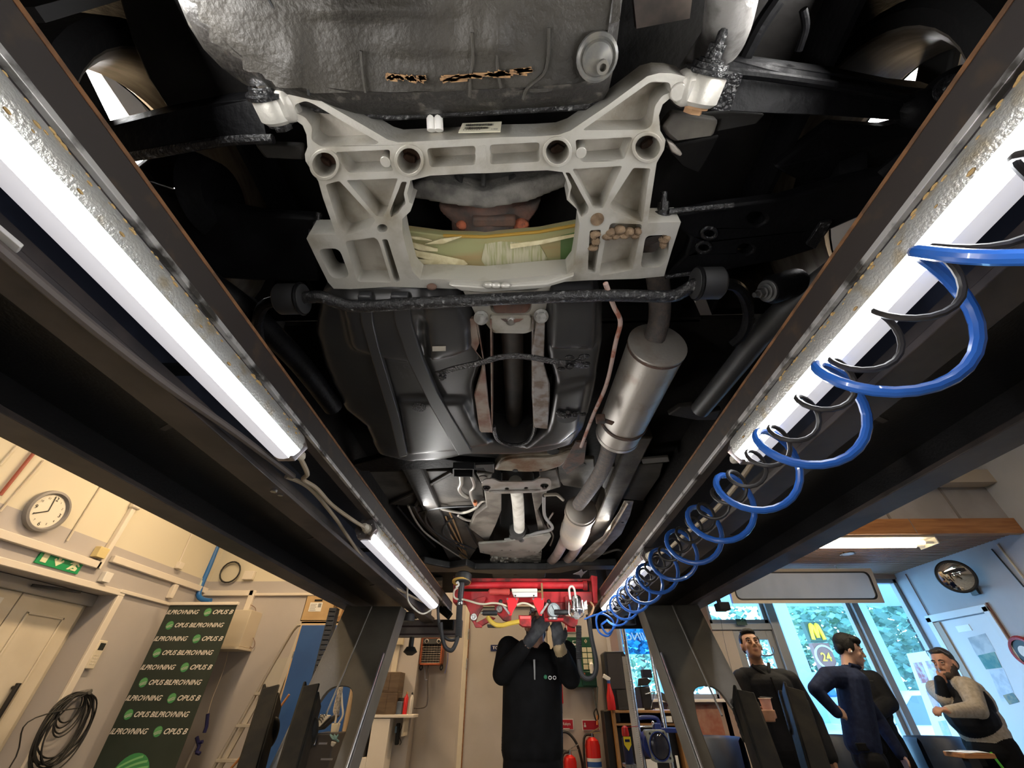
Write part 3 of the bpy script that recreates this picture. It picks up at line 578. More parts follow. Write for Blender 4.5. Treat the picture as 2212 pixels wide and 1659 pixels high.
p = H(z2([(755, 1160)]), HS-.002)[0]; cp_('mud_plug', MB().cyl(p, p+V((0, 0, .03)), .0135, n=18), MUD, sf)
m = MB(); random.seed(5)
for (f, l) in ((z2, [(840, 1240), (900, 1225), (960, 1240), (1020, 1235), (820, 1265), (930, 1260), (1000, 1260), (870, 1262)]), (z2, [(730, 1260), (745, 1300), (725, 1340), (742, 1250)]), (z2, [(1190, 1290), (1185, 1320), (1205, 1275)])):
    for x, y in l: m.ell(H(f([(x, y)]), HS+.004)[0], (random.uniform(.008, .014), random.uniform(.006, .01), .012), nu=10, nv=6)
cp_('mud_clod', m, MUD, sf)['kind'] = 'stuff'
# bearing bosses with long bolts at the two top corners
for (a, b, r, bt, bh, lab) in (((580, 206), (606, 262), .029, (562, 168), (700, 240), 'l'), ((1528, 158), (1502, 226), .032, (1527, 112), (1478, 244), 'r')):
    B = hz(*b, .775); dB = (B-CO).dot(CR @ V((0, 0, -1))); A = dp(*a, dB-.03); d = (A-B).normalized()
    bo = cp_('arm_boss', MB().lathe([(r*.8, 0), (r, .006), (r, (A-B).length-.004), (r*.92, (A-B).length)], B, d, 28), ALU, sf, label='round cast boss at the subframe corner')
    q = A+d*.004; cp_('washer', MB().lathe([(r*1.15, 0), (r*1.15, .006), (r*.9, .007), (r*.85, .014)], A, d, 24), WAXG, bo)
    cp_('nut', MB().cyl(A+d*.014, A+d*.036, .0135, n=6).cyl(A+d*.012, A+d*.018, .02), CHR if lab == 'l' else WAXG, bo, smooth=25)
    cp_('bolt_thread', MB().tube([A+d*.03, A+d*.062], .0075, 10), WAXG, bo)
    cp_('bolt_head', MB().cyl(B-d*.012, B, .016, n=6).cyl(B-d*.004, B, .022), WAXG if lab == 'l' else mat('rust_orange', (.35, .2, .1), .6, m=.3), bo, smooth=25)
    w0, w1 = (hz(640, 222, HS+.01), A.lerp(B, .4)) if lab == 'l' else (hz(1462, 190, HS+.01), A.lerp(B, .4))
    cp_('boss_neck', MB().bar(w0, w1, .05, .036), ALU, bo, bev=.012)
    e = A.lerp(B, .55)+V((.0 if lab == 'l' else -.0, -.0, 0)); ee = hz(*((615, 236) if lab == 'l' else (1466, 200)), HS-.004)
    cp_('cast_disc', MB().cyl(ee, ee+V((0, 0, .02)), .013), ALU, bo, bev=.002)
# short lugs with studs at the lower corners
for (x, y, sx_) in ((688, 492, 1), (1432, 450, 1)):
    p = hz(x, y+20, .80); d = (hz(x+2, y-30, .83)-p).normalized()
    cp_('stud', MB().cyl(p, p+d*.05, .007).cyl(p+d*.012, p+d*.03, .0125, n=6).cyl(p-d*.004, p+d*.012, .02), WAXG, sf)
# barcode label on the rear face of the beam
a, b = hz(990, 296, HS-.001), hz(1081, 294, HS-.001); L0 = a+V((0, -.004, .006)); ux = (b-a).normalized(); uy = V((0, 0, 1)); wl = (b-a).length
BL = mat('label_yellowed', (.75, .7, .55), .5)
lb = cp_('barcode_label', MB().plate([[L0, L0+ux*wl, L0+ux*(wl*1.02)+uy*.046, L0+ux*.004+uy*.042]], (0, -.001, 0)), BL, sf, label='yellowed paper label with two bar codes')
random.seed(2); m = MB()
for r, (x0, x1) in ((.026, (.16, .82)), (.012, (.14, .7))):
    x = x0
    while x < x1:
        w = random.uniform(.006, .02); q = L0+ux*(x*wl)+uy*r+V((0, -.0015, 0)); m.plate([[q, q+ux*w*wl*.6, q+ux*w*wl*.6+uy*.009, q+uy*.009]], (0, -.0004, 0)); x += w+random.uniform(.006, .014)
cp_('bar_code', m, BLK, lb)['kind'] = 'stuff'
INK = mat('ink_black', (.02, .02, .02), .6)
txt('1100103', 'lettering', INK, L0+ux*(.12*wl)+uy*.004+V((0, -.0018, 0)), ux, uy, .006, lb, w=.4*wl); txt('30863413', 'lettering', INK, L0+ux*(.16*wl)+uy*.0215+V((0, -.0018, 0)), ux, uy, .004, lb, w=.35*wl)
txt('10BE', 'lettering', INK, L0+ux*(.78*wl)+uy*.004+V((0, -.0018, 0)), ux, uy, .006, lb, w=.16*wl)
for x in (930, 946): p = hz(x, 268, HS+.03); cp_('pipe_stub', MB().lathe([(.008, 0), (.008, .03), (.006, .036)], p+V((0, .01, 0)), (0, -.6, .5), 12), WHITE, sf)
# transverse leaf spring, split into fibres at one end
GRN = mat('spring_fibreglass', (.33, .33, .16), .4, c2=(.36, .27, .13), sc=6, lo=.4, hi=.65, b=.1, bs=140, st=(.6, 5, 5))
top = ov([(640, 868), (705, 880), (880, 903), (1060, 908), (1300, 886), (1460, 855), (1540, 838)]); low = ov([(1540, 1025), (1440, 1048), (1250, 1075), (1060, 1084), (860, 1083), (745, 1070), (650, 1050)])
ls = slab('leaf_spring', top+low, .835, .025, GRN, bev=.003, label='green fibreglass transverse leaf spring with splintered layers')
cp_('spring_edge', MB().tube(H(ov([(880, 903), (1060, 908), (1300, 886), (1460, 857)]), .836), .004, 8), mat('spring_amber', (.4, .24, .04), .35), ls)
for l in ([(1290, 872), (1440, 860), (1440, 1040), (1395, 1050), (1390, 940)],): slab('smooth_patch', ov([(1390, 905), (1450, 890), (1440, 1045), (1388, 1052)]), .833, .003, mat('spring_green', (.1, .17, .06), .3), ls)
slab('worn_patch', ov([(1060, 940), (1130, 930), (1220, 935), (1300, 945), (1330, 1000), (1310, 1055), (1180, 1072), (1090, 1070), (1045, 1010)]), .8325, .003, mat('spring_worn', (.5, .47, .33), .6, c2=(.33, .33, .16), sc=25, st=(8, .6, 1)), ls)
for k, l in enumerate(([(722, 930), (790, 945), (855, 962), (855, 972), (780, 968), (725, 945)], [(725, 962), (800, 975), (970, 1012), (985, 1028), (960, 1032), (800, 1004), (730, 985)], [(730, 1005), (850, 1010), (1020, 1045), (1020, 1053), (850, 1035), (735, 1018)], [(755, 1052), (800, 1060), (865, 1085), (800, 1076), (756, 1062)], [(760, 1064), (800, 1078), (850, 1102), (790, 1086)], [(708, 905), (780, 912), (830, 925), (760, 920)], [(1170, 942), (1300, 925), (1450, 898), (1450, 908), (1310, 940), (1172, 960)], [(800, 940), (870, 918), (960, 908), (880, 938)])):
    slab('splinter', ov(l), .828-.001*k, .003, mat('splinter_cream', (.72, .65, .42), .6, c2=(.55, .47, .27), sc=40), ls)
# final drive behind the frame
dz = soft(MB().plate([H(ov([(740, 695), (800, 662), (930, 690), (1050, 716), (1160, 690), (1400, 632), (1425, 640), (1425, 690), (1250, 760), (1060, 792), (900, 772), (740, 742)]), .845)], UP*.06), .006, 3)
dz.materials.append(mat('drive_grey', (.2, .19, .17), .7, c2=(.08, .075, .07), sc=18, b=.4, bs=90)); dv = link('drive_mount', dz, CAR, 'grey chevron shaped final drive mount')
cs = MB(); cs.plate([H(ov([(850, 765), (930, 790), (1060, 800), (1250, 775), (1310, 745), (1290, 800), (1250, 850), (1255, 960), (930, 960), (925, 860), (870, 810)]), .88)], UP*.15).ell(hz(*ov([(1085, 850)])[0], .95), (.1, .12, .1))
me = soft(cs, .007, 4); me.materials.append(RUSTR); dr = link('final_drive', me, CAR, 'rusty red brown final drive casing')
p = H(ov([(1100, 838)]), .868)[0]; cp_('cover_lug', MB().box(p, (.1, .025, .02)), RUST, dr, bev=.006)
cp_('orange_fleck', MB().ell(H(ov([(1218, 865)]), .878)[0], (.02, .022, .012)).ell(H(ov([(960, 858)]), .878)[0], (.014, .012, .01)), mat('primer_orange', (.42, .11, .05), .8, c2=(.2, .07, .04), sc=60, b=.5, bs=90), dr)['kind'] = 'stuff'
gb = MB(); gb.plate([H(ov([(820, 600), (1340, 590), (1300, 690), (1060, 735), (880, 680)]), .90)], UP*.05)
for x in (945, 1055, 1180): p = H(ov([(x, 640)]), .895); q = H(ov([(x+(1055-x)*.3, 700)]), .87); gb.bar(p[0], q[0], .01, .03)
cp_('drive_housing', gb, mat('housing_dark', (.03, .029, .027), .6, b=.2), bev=.004)
# bottom clamp bar and bracket of the spring
slab('clamp_plate', ov([(900, 1118), (1060, 1128), (1330, 1112), (1450, 1075), (1440, 1095), (1300, 1135), (1060, 1152), (960, 1145)]), HS-.012, .014, ALU, sf, .003)
for x, y in ((1075, 1118), (1110, 1120), (1150, 1120), (830, 1125)): p = H(ov([(x, y)]), HS-.012)[0]; cp_('cast_lug', MB().ell(p, (.012, .008, .008)), ALU if x > 900 else RUST, sf)
# ---- nose bracket with two bolts ----
nb = slab('nose_bracket', tR(rnd([(-30, 60), (60, 130), (180, 120), (640, 120), (760, 60), (920, 55), (820, 180), (760, 260), (740, 330), (690, 380), (640, 470), (560, 500), (270, 495), (220, 430), (190, 390), (120, 350), (90, 280)], 30)), .78, .02, ALU, bev=.004, label='light grey cast nose bracket under the anti-roll bar', holes=[tR(rnd([(250, 200), (620, 200), (610, 290), (570, 320), (300, 325), (240, 290)], 30))])
slab('bracket_face', tR(rnd([(235, 340), (615, 340), (600, 470), (260, 475)], 40)), .772, .01, ALU, nb, .004)
for x, y in ((165, 355), (700, 340)): p = H(tR([(x, y)]), .77)[0]; bolt(p, (.0, -.5, -.8), .0125, .026, STEEL, nb)
p = H(tR([(428, 385)]), .772)[0]; bolt(p, (0, -.2, -1), .009, .008, STEEL, nb)
cp_('rubber_bush', MB().cyl(H(tR([(440, 230)]), .80)[0], H(tR([(440, 260)]), .86)[0], .05), RUSTR, nb)
# ---- anti-roll bar ----
path = [(640, 646), (690, 641), (725, 652), (775, 662), (900, 655), (1100, 645), (1300, 638), (1440, 640), (1475, 630), (1505, 612), (1530, 612)]
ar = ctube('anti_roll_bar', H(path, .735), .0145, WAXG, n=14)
for x, y in ((632, 646), (1527, 612)):
    p = hz(x, y, .735); u = V((1, 0, .0)); q = MB().lathe([(.022, -.03), (.034, -.028), (.036, -.02), (.036, .028), (.03, .034)], p, u if x > 1000 else -u, 24); cp_('bush', q, RUB, ar)
    cp_('clamp_ring', MB().lathe([(.0365, -.004), (.039, 0), (.0365, .004)], p+u*(-.022 if x > 1000 else .022), u, 24), WAX, ar)
ctube('drop_link', H([(1548, 612), (1590, 618), (1612, 650), (1616, 690), (1604, 722), (1582, 742)], .74), .013, WAX, ar)
ctube('drop_link', H([(610, 648), (570, 660), (556, 700), (562, 740)], .74), .013, WAX, ar)
# ---- propeller shaft in its tunnel ----
ctube('propeller_shaft', [hz(1105, 690, .86), hz(1109, 800, .89), hz(1112, 960, .9)], .034, mat('shaft_brown', (.05, .04, .033), .6, c2=(.02, .018, .017), sc=9), n=18)
ctube('propeller_shaft', [hz(1113, 1040, .86), hz(1119, 1090, .86), hz(1122, 1150, .84)], .034, mat('shaft_pale', (.5, .48, .43), .55, c2=(.36, .33, .28), sc=12), n=18, label='pale front propeller shaft')
# ---- fuel tank ----
tk = [(690, 640), (678, 720), (700, 800), (745, 890), (790, 925), (800, 950), (815, 985), (880, 1000), (960, 996), (1010, 985), (1100, 985), (1180, 980), (1235, 965), (1262, 930), (1285, 850), (1303, 740), (1303, 660), (1280, 615), (1190, 612), (1175, 680), (1180, 760), (1200, 830), (1195, 900), (1165, 955), (1110, 965), (1060, 950), (1035, 900), (1025, 830), (1045, 780), (1035, 720), (1015, 665), (980, 620), (750, 615)]
mb = MB().plate([H(tk, .775)], UP*.14)
bul = lambda l, h, th: mb.plate([H(l, h)], UP*th)
bul([(735, 650), (905, 650), (905, 790), (840, 780), (760, 760)], .755, .1); bul([(915, 640), (985, 655), (1012, 700), (1015, 760), (975, 775), (930, 785)], .745, .1); bul([(860, 870), (1000, 870), (1030, 930), (1060, 962), (1000, 975), (880, 985)], .755, .1); bul([(1200, 850), (1270, 830), (1250, 930), (1210, 962), (1130, 975), (1185, 930)], .755, .1)
bul([(1190, 640), (1290, 640), (1285, 760), (1190, 760)], .745, .1)
me = soft(mb, .009, 14); me.materials.append(TANKM); tank = link('fuel_tank', me, CAR, 'large black plastic saddle fuel tank')
for l in ([(771, 640), (800, 640), (806, 700), (820, 760), (862, 900), (880, 985), (862, 990), (840, 900), (800, 770), (780, 700)], [(842, 640), (880, 640), (890, 700), (915, 780), (950, 860), (1020, 980), (990, 984), (930, 880), (880, 780), (853, 700)]):
    slab('strap', l, .748, .02, mat('strap_black', (.03, .03, .032), .42), tank, .004)
slab('blank_label', tL([(1160, 590), (1275, 588), (1275, 625), (1162, 628)]), .7425, .002, mat('label_grey', (.42, .38, .32), .5), tank)
EMB = mat('embossing', (.05, .05, .052), .35)
m = MB(); c = H(tL([(1045, 1108)]), .7495)[0]
for k in range(16): a = 2*pi*k/16; m.box(c+V((.022*cos(a), .022*sin(a), 0)), (.005, .0025, .003), Matrix.Rotation(a+pi/2, 3, 'Z'))
for k in range(10): a = 2*pi*k/10; m.box(c+V((.016*cos(a), .016*sin(a), 0)), (.004, .002, .003), Matrix.Rotation(a+pi/2, 3, 'Z'))
m.tube([c+V((.009*cos(2*pi*k/16), .009*sin(2*pi*k/16), 0)) for k in range(16)], .0012, 6, closed=True); cp_('date_dial', m, EMB, tank)['kind'] = 'stuff'
def emb(s, q, h): a = H(tL([q]), .748)[0]; txt(s, 'lettering', EMB, a, (-.12, -1, 0), (1, -.12, 0), h, tank, ext=.001)
emb('TVOLATZ', (1040, 850), .014); emb('SKARSTZ', (985, 850), .01); emb('792', (935, 855), .009); emb('HDPE 024', (900, 860), .009); emb('S', (920, 775), .03)
hs = []
for s, l, m_ in ((-1, [(1003, 690), (1030, 690), (1048, 800), (1056, 880), (1064, 935), (1036, 935), (1026, 868), (1024, 855), (1040, 800), (1042, 780), (1010, 740)], mat('shield_rusty', (.3, .24, .2), .55, m=.4, c2=(.2, .1, .07), sc=14, b=.15)), (1, [(1160, 690), (1178, 690), (1175, 790), (1188, 835), (1188, 860), (1184, 928), (1155, 925), (1149, 860), (1148, 760)], mat('shield_grey', (.34, .32, .31), .5, m=.5, c2=(.2, .15, .12), sc=30, b=.2))):
    q = H(l, .765); me = MB().plate([q], UP*.015); cp_('tunnel_shield', me, m_, tank, .005)
    a = [(1062, 690), (1064, 935)] if s < 0 else [(1149, 690), (1152, 925)]
    u = H(a, .77); cp_('shield_wall', MB().plate([[u[0], u[1], u[1]+V((0, 0, .13)), u[0]+V((0, 0, .13))]], (s*.004, 0, 0)), m_, tank)
cp_('tunnel_yoke', MB().tube(cr(H([(1066, 920), (1072, 945), (1090, 958), (1112, 962), (1135, 957), (1150, 942), (1156, 920)], .78), 4), .008, 8), WAXG, tank)
st = MB(); pts = H([(943, 808), (985, 795), (1040, 783), (1075, 772), (1110, 768), (1150, 772), (1190, 780), (1240, 786), (1262, 790)], .735)
for a, b in zip(pts[:-1], pts[1:]): st.bar(a, b, .02, .004)
so = cp_('cross_strap', st, WAXG, tank, .001)
for x, y in ((955, 812), (1230, 788)): p = hz(x, y, .735); bolt(p, (0, -.2, -1), .009, .012, WAXG, so)
m = MB(); p = H(tR([(930, 1225)]), .765)[0]; m.lathe([(.036, 0), (.036, .02), (.02, .02)], p+V((0, 0, -.012)), (0, 0, 1), 26); cp_('sender_cap', m, RUB, tank)
random.seed(8); m = MB()
for k in range(26):
    q = H(tR([(850+random.uniform(0, 250), 1225+random.uniform(-30, 25))]), .75)[0]; m.ell(q, (random.uniform(.006, .014), random.uniform(.004, .008), .006), nu=8, nv=5)
for k in range(14): q = H(tR([(830+random.uniform(0, 280), 760+random.uniform(-60, 60))]), .738)[0]; m.ell(q, (.012, .007, .006), nu=8, nv=5)
cp_('wax_smear', m, WAXG, tank)['kind'] = 'stuff'
# ---- exhaust ----
ctube('tail_pipe', [hz(1585, -40, .80), hz(1575, 30, .81), hz(1560, 85, .84), hz(1520, 140, .9), hz(1480, 200, .94)], .036, mat('tail_pipe_wax', (.28, .27, .26), .4, m=.3, c2=(.05, .045, .042), sc=14, lo=.45, hi=.6, b=.3), n=16)
ctube('exhaust_pipe', [hz(1405, 520, .93), hz(1415, 570, .91), hz(1424, 630, .88), hz(1424, 690, .85), hz(1412, 735, .82)], .03, EXHD, n=16)
A, B = hz(1421, 742, .80), hz(1334, 938, .80); d = (B-A).normalized(); Lm = (B-A).length; rm = .082
mf = cp_('muffler', MB().lathe([(.03, -.004), (rm*.95, 0), (rm*1.02, .002), (rm*1.02, .01), (rm, .012), (rm, Lm-.01), (rm*1.02, Lm-.008), (rm*1.02, Lm), (rm*.8, Lm+.01), (.03, Lm+.014)], A, d, 36), EXH, label='grey steel muffler with rust at the seams')
for t0 in (.012, Lm-.012): cp_('end_seam', MB().lathe([(rm*1.005, -.006), (rm*1.02, -.005), (rm*1.02, .006), (rm*1.005, .008)], A+d*t0, d, 36), RUST if t0 < .05 else EXH, mf)
ctr = A+d*(Lm*.8); u, w = perp(d)
cp_('band_clamp', MB().lathe([(rm*1.02, -.008), (rm*1.045, -.007), (rm*1.045, .007), (rm*1.02, .008)], ctr, d, 36), RUST, mf)
q = hz(1297, 905, .735); cp_('clamp_bracket', MB().box(q, (.03, .02, .03)).bar(q+V((.0, .0, 0)), hz(1325, 915, .725), .02, .006).bar(q+V((0, 0, .01)), hz(1278, 895, .76), .014, .006), RUST, mf, bev=.003)
ctube('exhaust_pipe', [hz(1318, 950, .8), hz(1312, 985, .8), hz(1295, 1025, .8), hz(1268, 1065, .8), hz(1250, 1090, .8)], .034, EXHD, n=16)
A, B = hz(1256, 1100, .80), hz(1236, 1165, .80); d = (B-A).normalized(); L_ = (B-A).length
ct = cp_('catalytic_converter', MB().lathe([(.035, -.03), (.06, -.015), (.078, 0), (.08, .02), (.086, .022), (.086, .06), (.08, .062), (.08, L_*.55), (.086, L_*.57), (.086, L_*.8), (.08, L_*.82), (.07, L_)], A, d, 32), mat('cat_steel', (.3, .27, .24), .5, m=.4, c2=(.36, .3, .24), sc=9), label='round grey catalytic converter')
for a, b, c in (((1222, 1160), (1205, 1195), (1186, 1218)), ((1256, 1160), (1238, 1195), (1216, 1218))): ctube('down_pipe', [hz(*a, .8), hz(*b, .8), hz(*c, .86)], .032, mat('down_pipe', (.3, .24, .22), .5, m=.3, c2=(.2, .15, .13), sc=12), ct, n=16)
# thin pale strip beside the muffler
ctube('brake_line_strip', H([(1308, 612), (1325, 660), (1340, 695), (1330, 740), (1310, 830), (1280, 900), (1255, 965)], .74), .006, mat('strip_pink', (.42, .3, .26), .6, c2=(.28, .1, .06), sc=25, lo=.5, hi=.6), label='pale pinkish strip beside the muffler')
slab('strip_foot', [(1245, 955), (1268, 955), (1262, 1000), (1225, 1025), (1215, 1010)], .76, .01, RUST, bev=.002)
# ---- suspension arms ----
def beam(name, l0, l1, h0, h1, th, m=WAX, label=None): # l0: upper pixel edge, l1: lower edge
    a = H(l0, h0); b = H(l1[::-1], h1); return cp_(name, MB().plate([a+b], UP*th), m, bev=.008, label=label)
beam('upper_arm', [(560, 212), (470, 222), (330, 250), (190, 285), (130, 300)], [(575, 292), (480, 300), (340, 325), (220, 345), (150, 352)], .82, .79, .05)
cp_('arm_lip', MB().tube(cr(H([(590, 300), (480, 306), (340, 330), (215, 350)], .785), 4), .008, 8), WAXG)
for l in ([(700, 560)],): pass
rb = beam('upper_arm', rA([(350, 205), (700, 270), (1150, 330), (1500, 400), (1700, 420), (1850, 470)]), rA([(360, 540), (700, 560), (1100, 575), (1450, 600), (1700, 600), (1830, 590)]), .83, .785, .05)
cp_('arm_lip', MB().tube(cr(H(rA([(440, 315), (700, 340), (1150, 405), (1500, 470), (1750, 500)]), .80), 4), .007, 8), WAX)
cp_('arm_mouth', MB().plate([H(rA([(452, 312), (560, 330), (480, 545), (372, 540)]), .782)], UP*.006), WAXG)
beam('lower_arm', [(690, 470), (560, 462), (400, 432), (300, 400)], [(690, 610), (560, 608), (430, 600), (330, 560)], .84, .80, .03)
ho = [R_(rA, circ(370, 1270, 55, 38, 16), 3) if 0 else rA(circ(640, 1180, 55, 40, 16)), rB(circ(385, 82, 55, 40, 16)), rB(circ(345, 188, 52, 38, 16)), rB(circ(660, 205, 55, 40, 16))]
lo = [(1432, 470)]+rA([(400, 1110), (800, 1060), (1150, 960), (1400, 900), (1480, 1040), (1450, 1080)])+rB([(1290, 60), (1180, 205), (900, 290), (470, 370), (60, 412), (130, 330), (210, 250), (250, 120)])
la = cp_('lower_arm', MB().plate([H(lo, .80)]+[H(q, .80) for q in ho], UP*.03), WAX, bev=.006, label='broad black lower arm with oval holes')
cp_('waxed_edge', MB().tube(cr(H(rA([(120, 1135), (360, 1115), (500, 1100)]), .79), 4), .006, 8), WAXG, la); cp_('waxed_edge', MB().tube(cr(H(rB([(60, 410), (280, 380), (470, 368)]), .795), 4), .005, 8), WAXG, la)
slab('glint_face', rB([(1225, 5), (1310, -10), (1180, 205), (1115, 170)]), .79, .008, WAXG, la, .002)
for q in ho[1:3]: cp_('hole_rim', MB().tube(H(q, .797), .004, 6, closed=True), WAXG, la)
beam('link_arm', rA([(1080, 620), (1400, 640), (1700, 560), (1850, 480), (1900, 500)]), rA([(740, 880), (900, 960), (1400, 920), (1560, 860), (1750, 640)]), .88, .86, .03)
cp_('arm_knuckle', MB().ell(hz(2060, 215, .80), (.05, .05, .045)).ell(hz(2010, 235, .80), (.06, .03, .04)), WAX)
ctube('stay_rod', H(rA([(1830, 520), (1700, 680), (1500, 830), (1380, 930)]), .79), .018, WAX)
bx_ = hz(1874, 480, .78); bolt(bx_, (-.2, -.4, -.8), .013, .02, WAXG, CAR); bx_ = hz(2045, 195, .77); bolt(bx_, (-.2, -.6, -.6), .013, .03, WAXG, CAR)
# trailing arms
tr = ctube('trailing_arm', H([(1900, 520), (1800, 590), (1700, 668), (1640, 728), (1590, 790), (1545, 845), (1512, 885)], .76), [.03]*12+[.032]*6+[.03]*19, mat('arm_satin', (.03, .03, .032), .45, c2=(.045, .044, .043), sc=9), n=16, label='satin black trailing arm tube')
slab('arm_foot', rB([(80, 1440), (170, 1380), (270, 1370), (390, 1420), (480, 1400), (440, 1480), (300, 1480)]), .78, .02, UNDER, tr, .004)
p = hz(1660, 628, .75); u = (hz(1640, 630, .74)-hz(1700, 612, .77)).normalized()
bu = cp_('arm_bush', MB().lathe([(.03, -.09), (.034, -.08), (.034, -.01), (.028, 0)], p, u, 24), WAX, tr)
for r, a, b in ((.026, 0, .006), (.02, .006, .012), (.014, .012, .018)): cp_('bush_washer', MB().cyl(p+u*a, p+u*b, r, n=24), mat('washer_grey', (.13, .13, .13), .4, m=.5), bu, bev=.001)
cp_('bush_bolt', MB().cyl(p+u*.018, p+u*.03, .011, n=6).cyl(p+u*.03, p+u*.042, .006), mat('washer_grey', (.13, .13, .13), .4, m=.5), bu, smooth=25)
tl = ctube('trailing_arm', H([(330, 520), (420, 590), (520, 660), (600, 735), (660, 800), (720, 880)], .77), .03, WAX, n=16)
p = hz(512, 665, .76); u = V((.3, -.5, -.6)).normalized()
for r, a, b in ((.034, -.08, 0), (.026, 0, .006), (.018, .006, .012), (.01, .012, .024)): cp_('bush_ring', MB().cyl(p+u*a, p+u*b, r, n=24 if r > .012 else 6), mat('washer_dark', (.05, .05, .052), .4, m=.4), tl, bev=.001)
# brake shields and casings by the subframe corners
slab('casing', rA([(80, 640), (150, 560), (420, 600), (390, 690), (150, 725), (110, 690)]), .84, .03, mat('casing_taupe', (.16, .145, .12), .6, c2=(.09, .08, .07), sc=12), bev=.006, label='taupe casing beside the subframe')
cp_('casing_fin', MB().plate([H(rA([(110, 720), (150, 740), (205, 800), (190, 815), (140, 790)]), .84)], UP*.02), ALUD, bev=.006)
slab('shield_edge', rA([(100, 590), (300, 560), (500, 545), (690, 565), (640, 620), (400, 665), (420, 600), (150, 600)]), .86, .01, UNDER, bev=.003)
slab('casing', lA([(900, 600), (1180, 610), (1190, 690), (960, 680)]), .84, .02, UNDER, bev=.006)
slab('dust_shield', rA([(100, 760), (420, 690), (330, 860), (300, 910), (200, 870)]), .88, .01, UNDERD, bev=.003)
slab('inner_fender', [(250, -90), (258, 0), (285, 90), (320, 170), (372, 250), (470, 235), (560, 215), (520, 150), (440, 60), (400, -90)], .87, .02, UNDERD, bev=.004)
# rear exhaust hanger panel top right and rear valance
slab('rear_panel', [(1365, -40), (1500, -40), (1490, 40), (1375, 62)], .9, .02, mat('panel_brown', (.1, .075, .06), .7, c2=(.05, .04, .035), sc=18))
for pts, r in (([(438, -40), (470, 40), (520, 120), (560, 180)], .006), ([(1680, 0), (1640, 60), (1600, 140)], .012), ([(1735, 20), (1740, 60), (1725, 110)], .006)): ctube('inner_panel_edge', H(pts, .86), r, WAX)
HSG = -1
# ---- front of the underbody: tunnel, gearbox, crossmembers, lines ----
FLOORP = mat('floor_panel', (.06, .053, .045), .6, c2=(.025, .022, .019), sc=6, b=.15, bs=50)
slab('floor_panel', fr([(40, 190), (640, 185), (800, 205), (850, 270), (880, 430), (620, 445), (170, 425), (90, 300)]), .885, .02, FLOORP, bev=.006)
slab('floor_panel', fr([(330, 430), (600, 470), (750, 560), (880, 690), (820, 720), (740, 840), (560, 700), (420, 560)]), .875, .02, FLOORP, bev=.006)
slab('floor_panel', fr([(1380, 150), (1420, 110), (1640, 100), (1660, 330), (1420, 290), (1390, 250)]), .87, .02, PAINTB, bev=.006, label='pale floor panel beside the exhaust')
slab('floor_panel', fr([(1700, 160), (2130, 130), (2100, 230), (1980, 400), (1800, 380), (1690, 300)]), .88, .02, FLOORP, bev=.006)
slab('floor_panel', fr([(1850, 400), (2000, 390), (1900, 700), (1740, 820), (1530, 850), (1700, 640)]), .89, .02, UNDERD, bev=.006)
for l in ([(170, 425), (440, 300), (640, 190)], [(330, 260), (440, 300), (520, 420)], [(380, 200), (440, 300), (380, 430)]): cp_('floor_rib', MB().tube(cr(H(fr(l), .88), 3), .012, 8), FLOORP)
slab('tray_edge', fr([(-60, 150), (200, 80), (380, 60), (640, 110), (700, 120), (940, 135), (935, 205), (880, 190), (640, 165), (380, 178), (0, 190)]), .80, .03, WAX, bev=.004)
tb = MB(); q = H(fr([(650, 150), (790, 152), (788, 206), (652, 204)]), .77)
for a, b in zip(q, q[1:]+q[:1]): tb.bar(a, b, .005, .03)
cp_('pipe_clip_box', tb, BLK); slab('clip_tab', fr([(800, 145), (930, 140), (935, 200), (880, 190), (860, 165), (805, 170)]), .775, .012, BLK, bev=.002)
cr_ = slab('crossmember', fr([(930, 185), (985, 110), (1100, 75), (1290, 60), (1420, 55), (1500, 30), (1520, 60), (1400, 160), (1310, 188), (1100, 196)]), .80, .05, mat('crossmember_rusty', (.2, .17, .125), .5, c2=(.12, .06, .025), sc=12, b=.2), bev=.012, label='rusty beige crossmember at the tank front')
for x, y, r in ((1083, 186, .012), (1350, 50, .026), (1262, 182, .006)): p = H(fr([(x, y)]), .798)[0]; cp_('drain_hole', MB().cyl(p, p+V((0, 0, .01)), r), mat('hole_black', (.004, .004, .004), .9), cr_)
cp_('fold_line', MB().tube(cr(H(fr([(960, 170), (1010, 110), (1150, 90), (1330, 85), (1480, 40)]), .798), 4), .006, 6), mat('crossmember_rusty', (.2, .17, .125), .5), cr_)
for l in ([(810, 205), (930, 200), (905, 270), (985, 340), (985, 470), (950, 560), (890, 690), (760, 590), (800, 500), (880, 440), (860, 300)], [(1250, 190), (1370, 175), (1405, 300), (1310, 330), (1280, 400), (1240, 470), (1290, 600), (1330, 640), (1250, 640), (1215, 440), (1200, 350), (1260, 260)]):
    q = H(fr(l), .83); cp_('tunnel_flange', MB().plate([q], UP*.04), PAINTB, bev=.006)
tun = MB()
for a, b in (((985, 200), (975, 560)), ((1205, 200), (1240, 560))): q = H(fr([a, b]), .86); tun.plate([[q[0], q[1], q[1]+V((0, 0, .08)), q[0]+V((0, 0, .08))]], (.006, 0, 0))
cp_('tunnel_wall', tun, UNDERD)
slab('tunnel_roof', fr([(975, 190), (1215, 190), (1260, 660), (930, 680)]), .915, .01, mat('hole_black', (.004, .004, .004), .9))
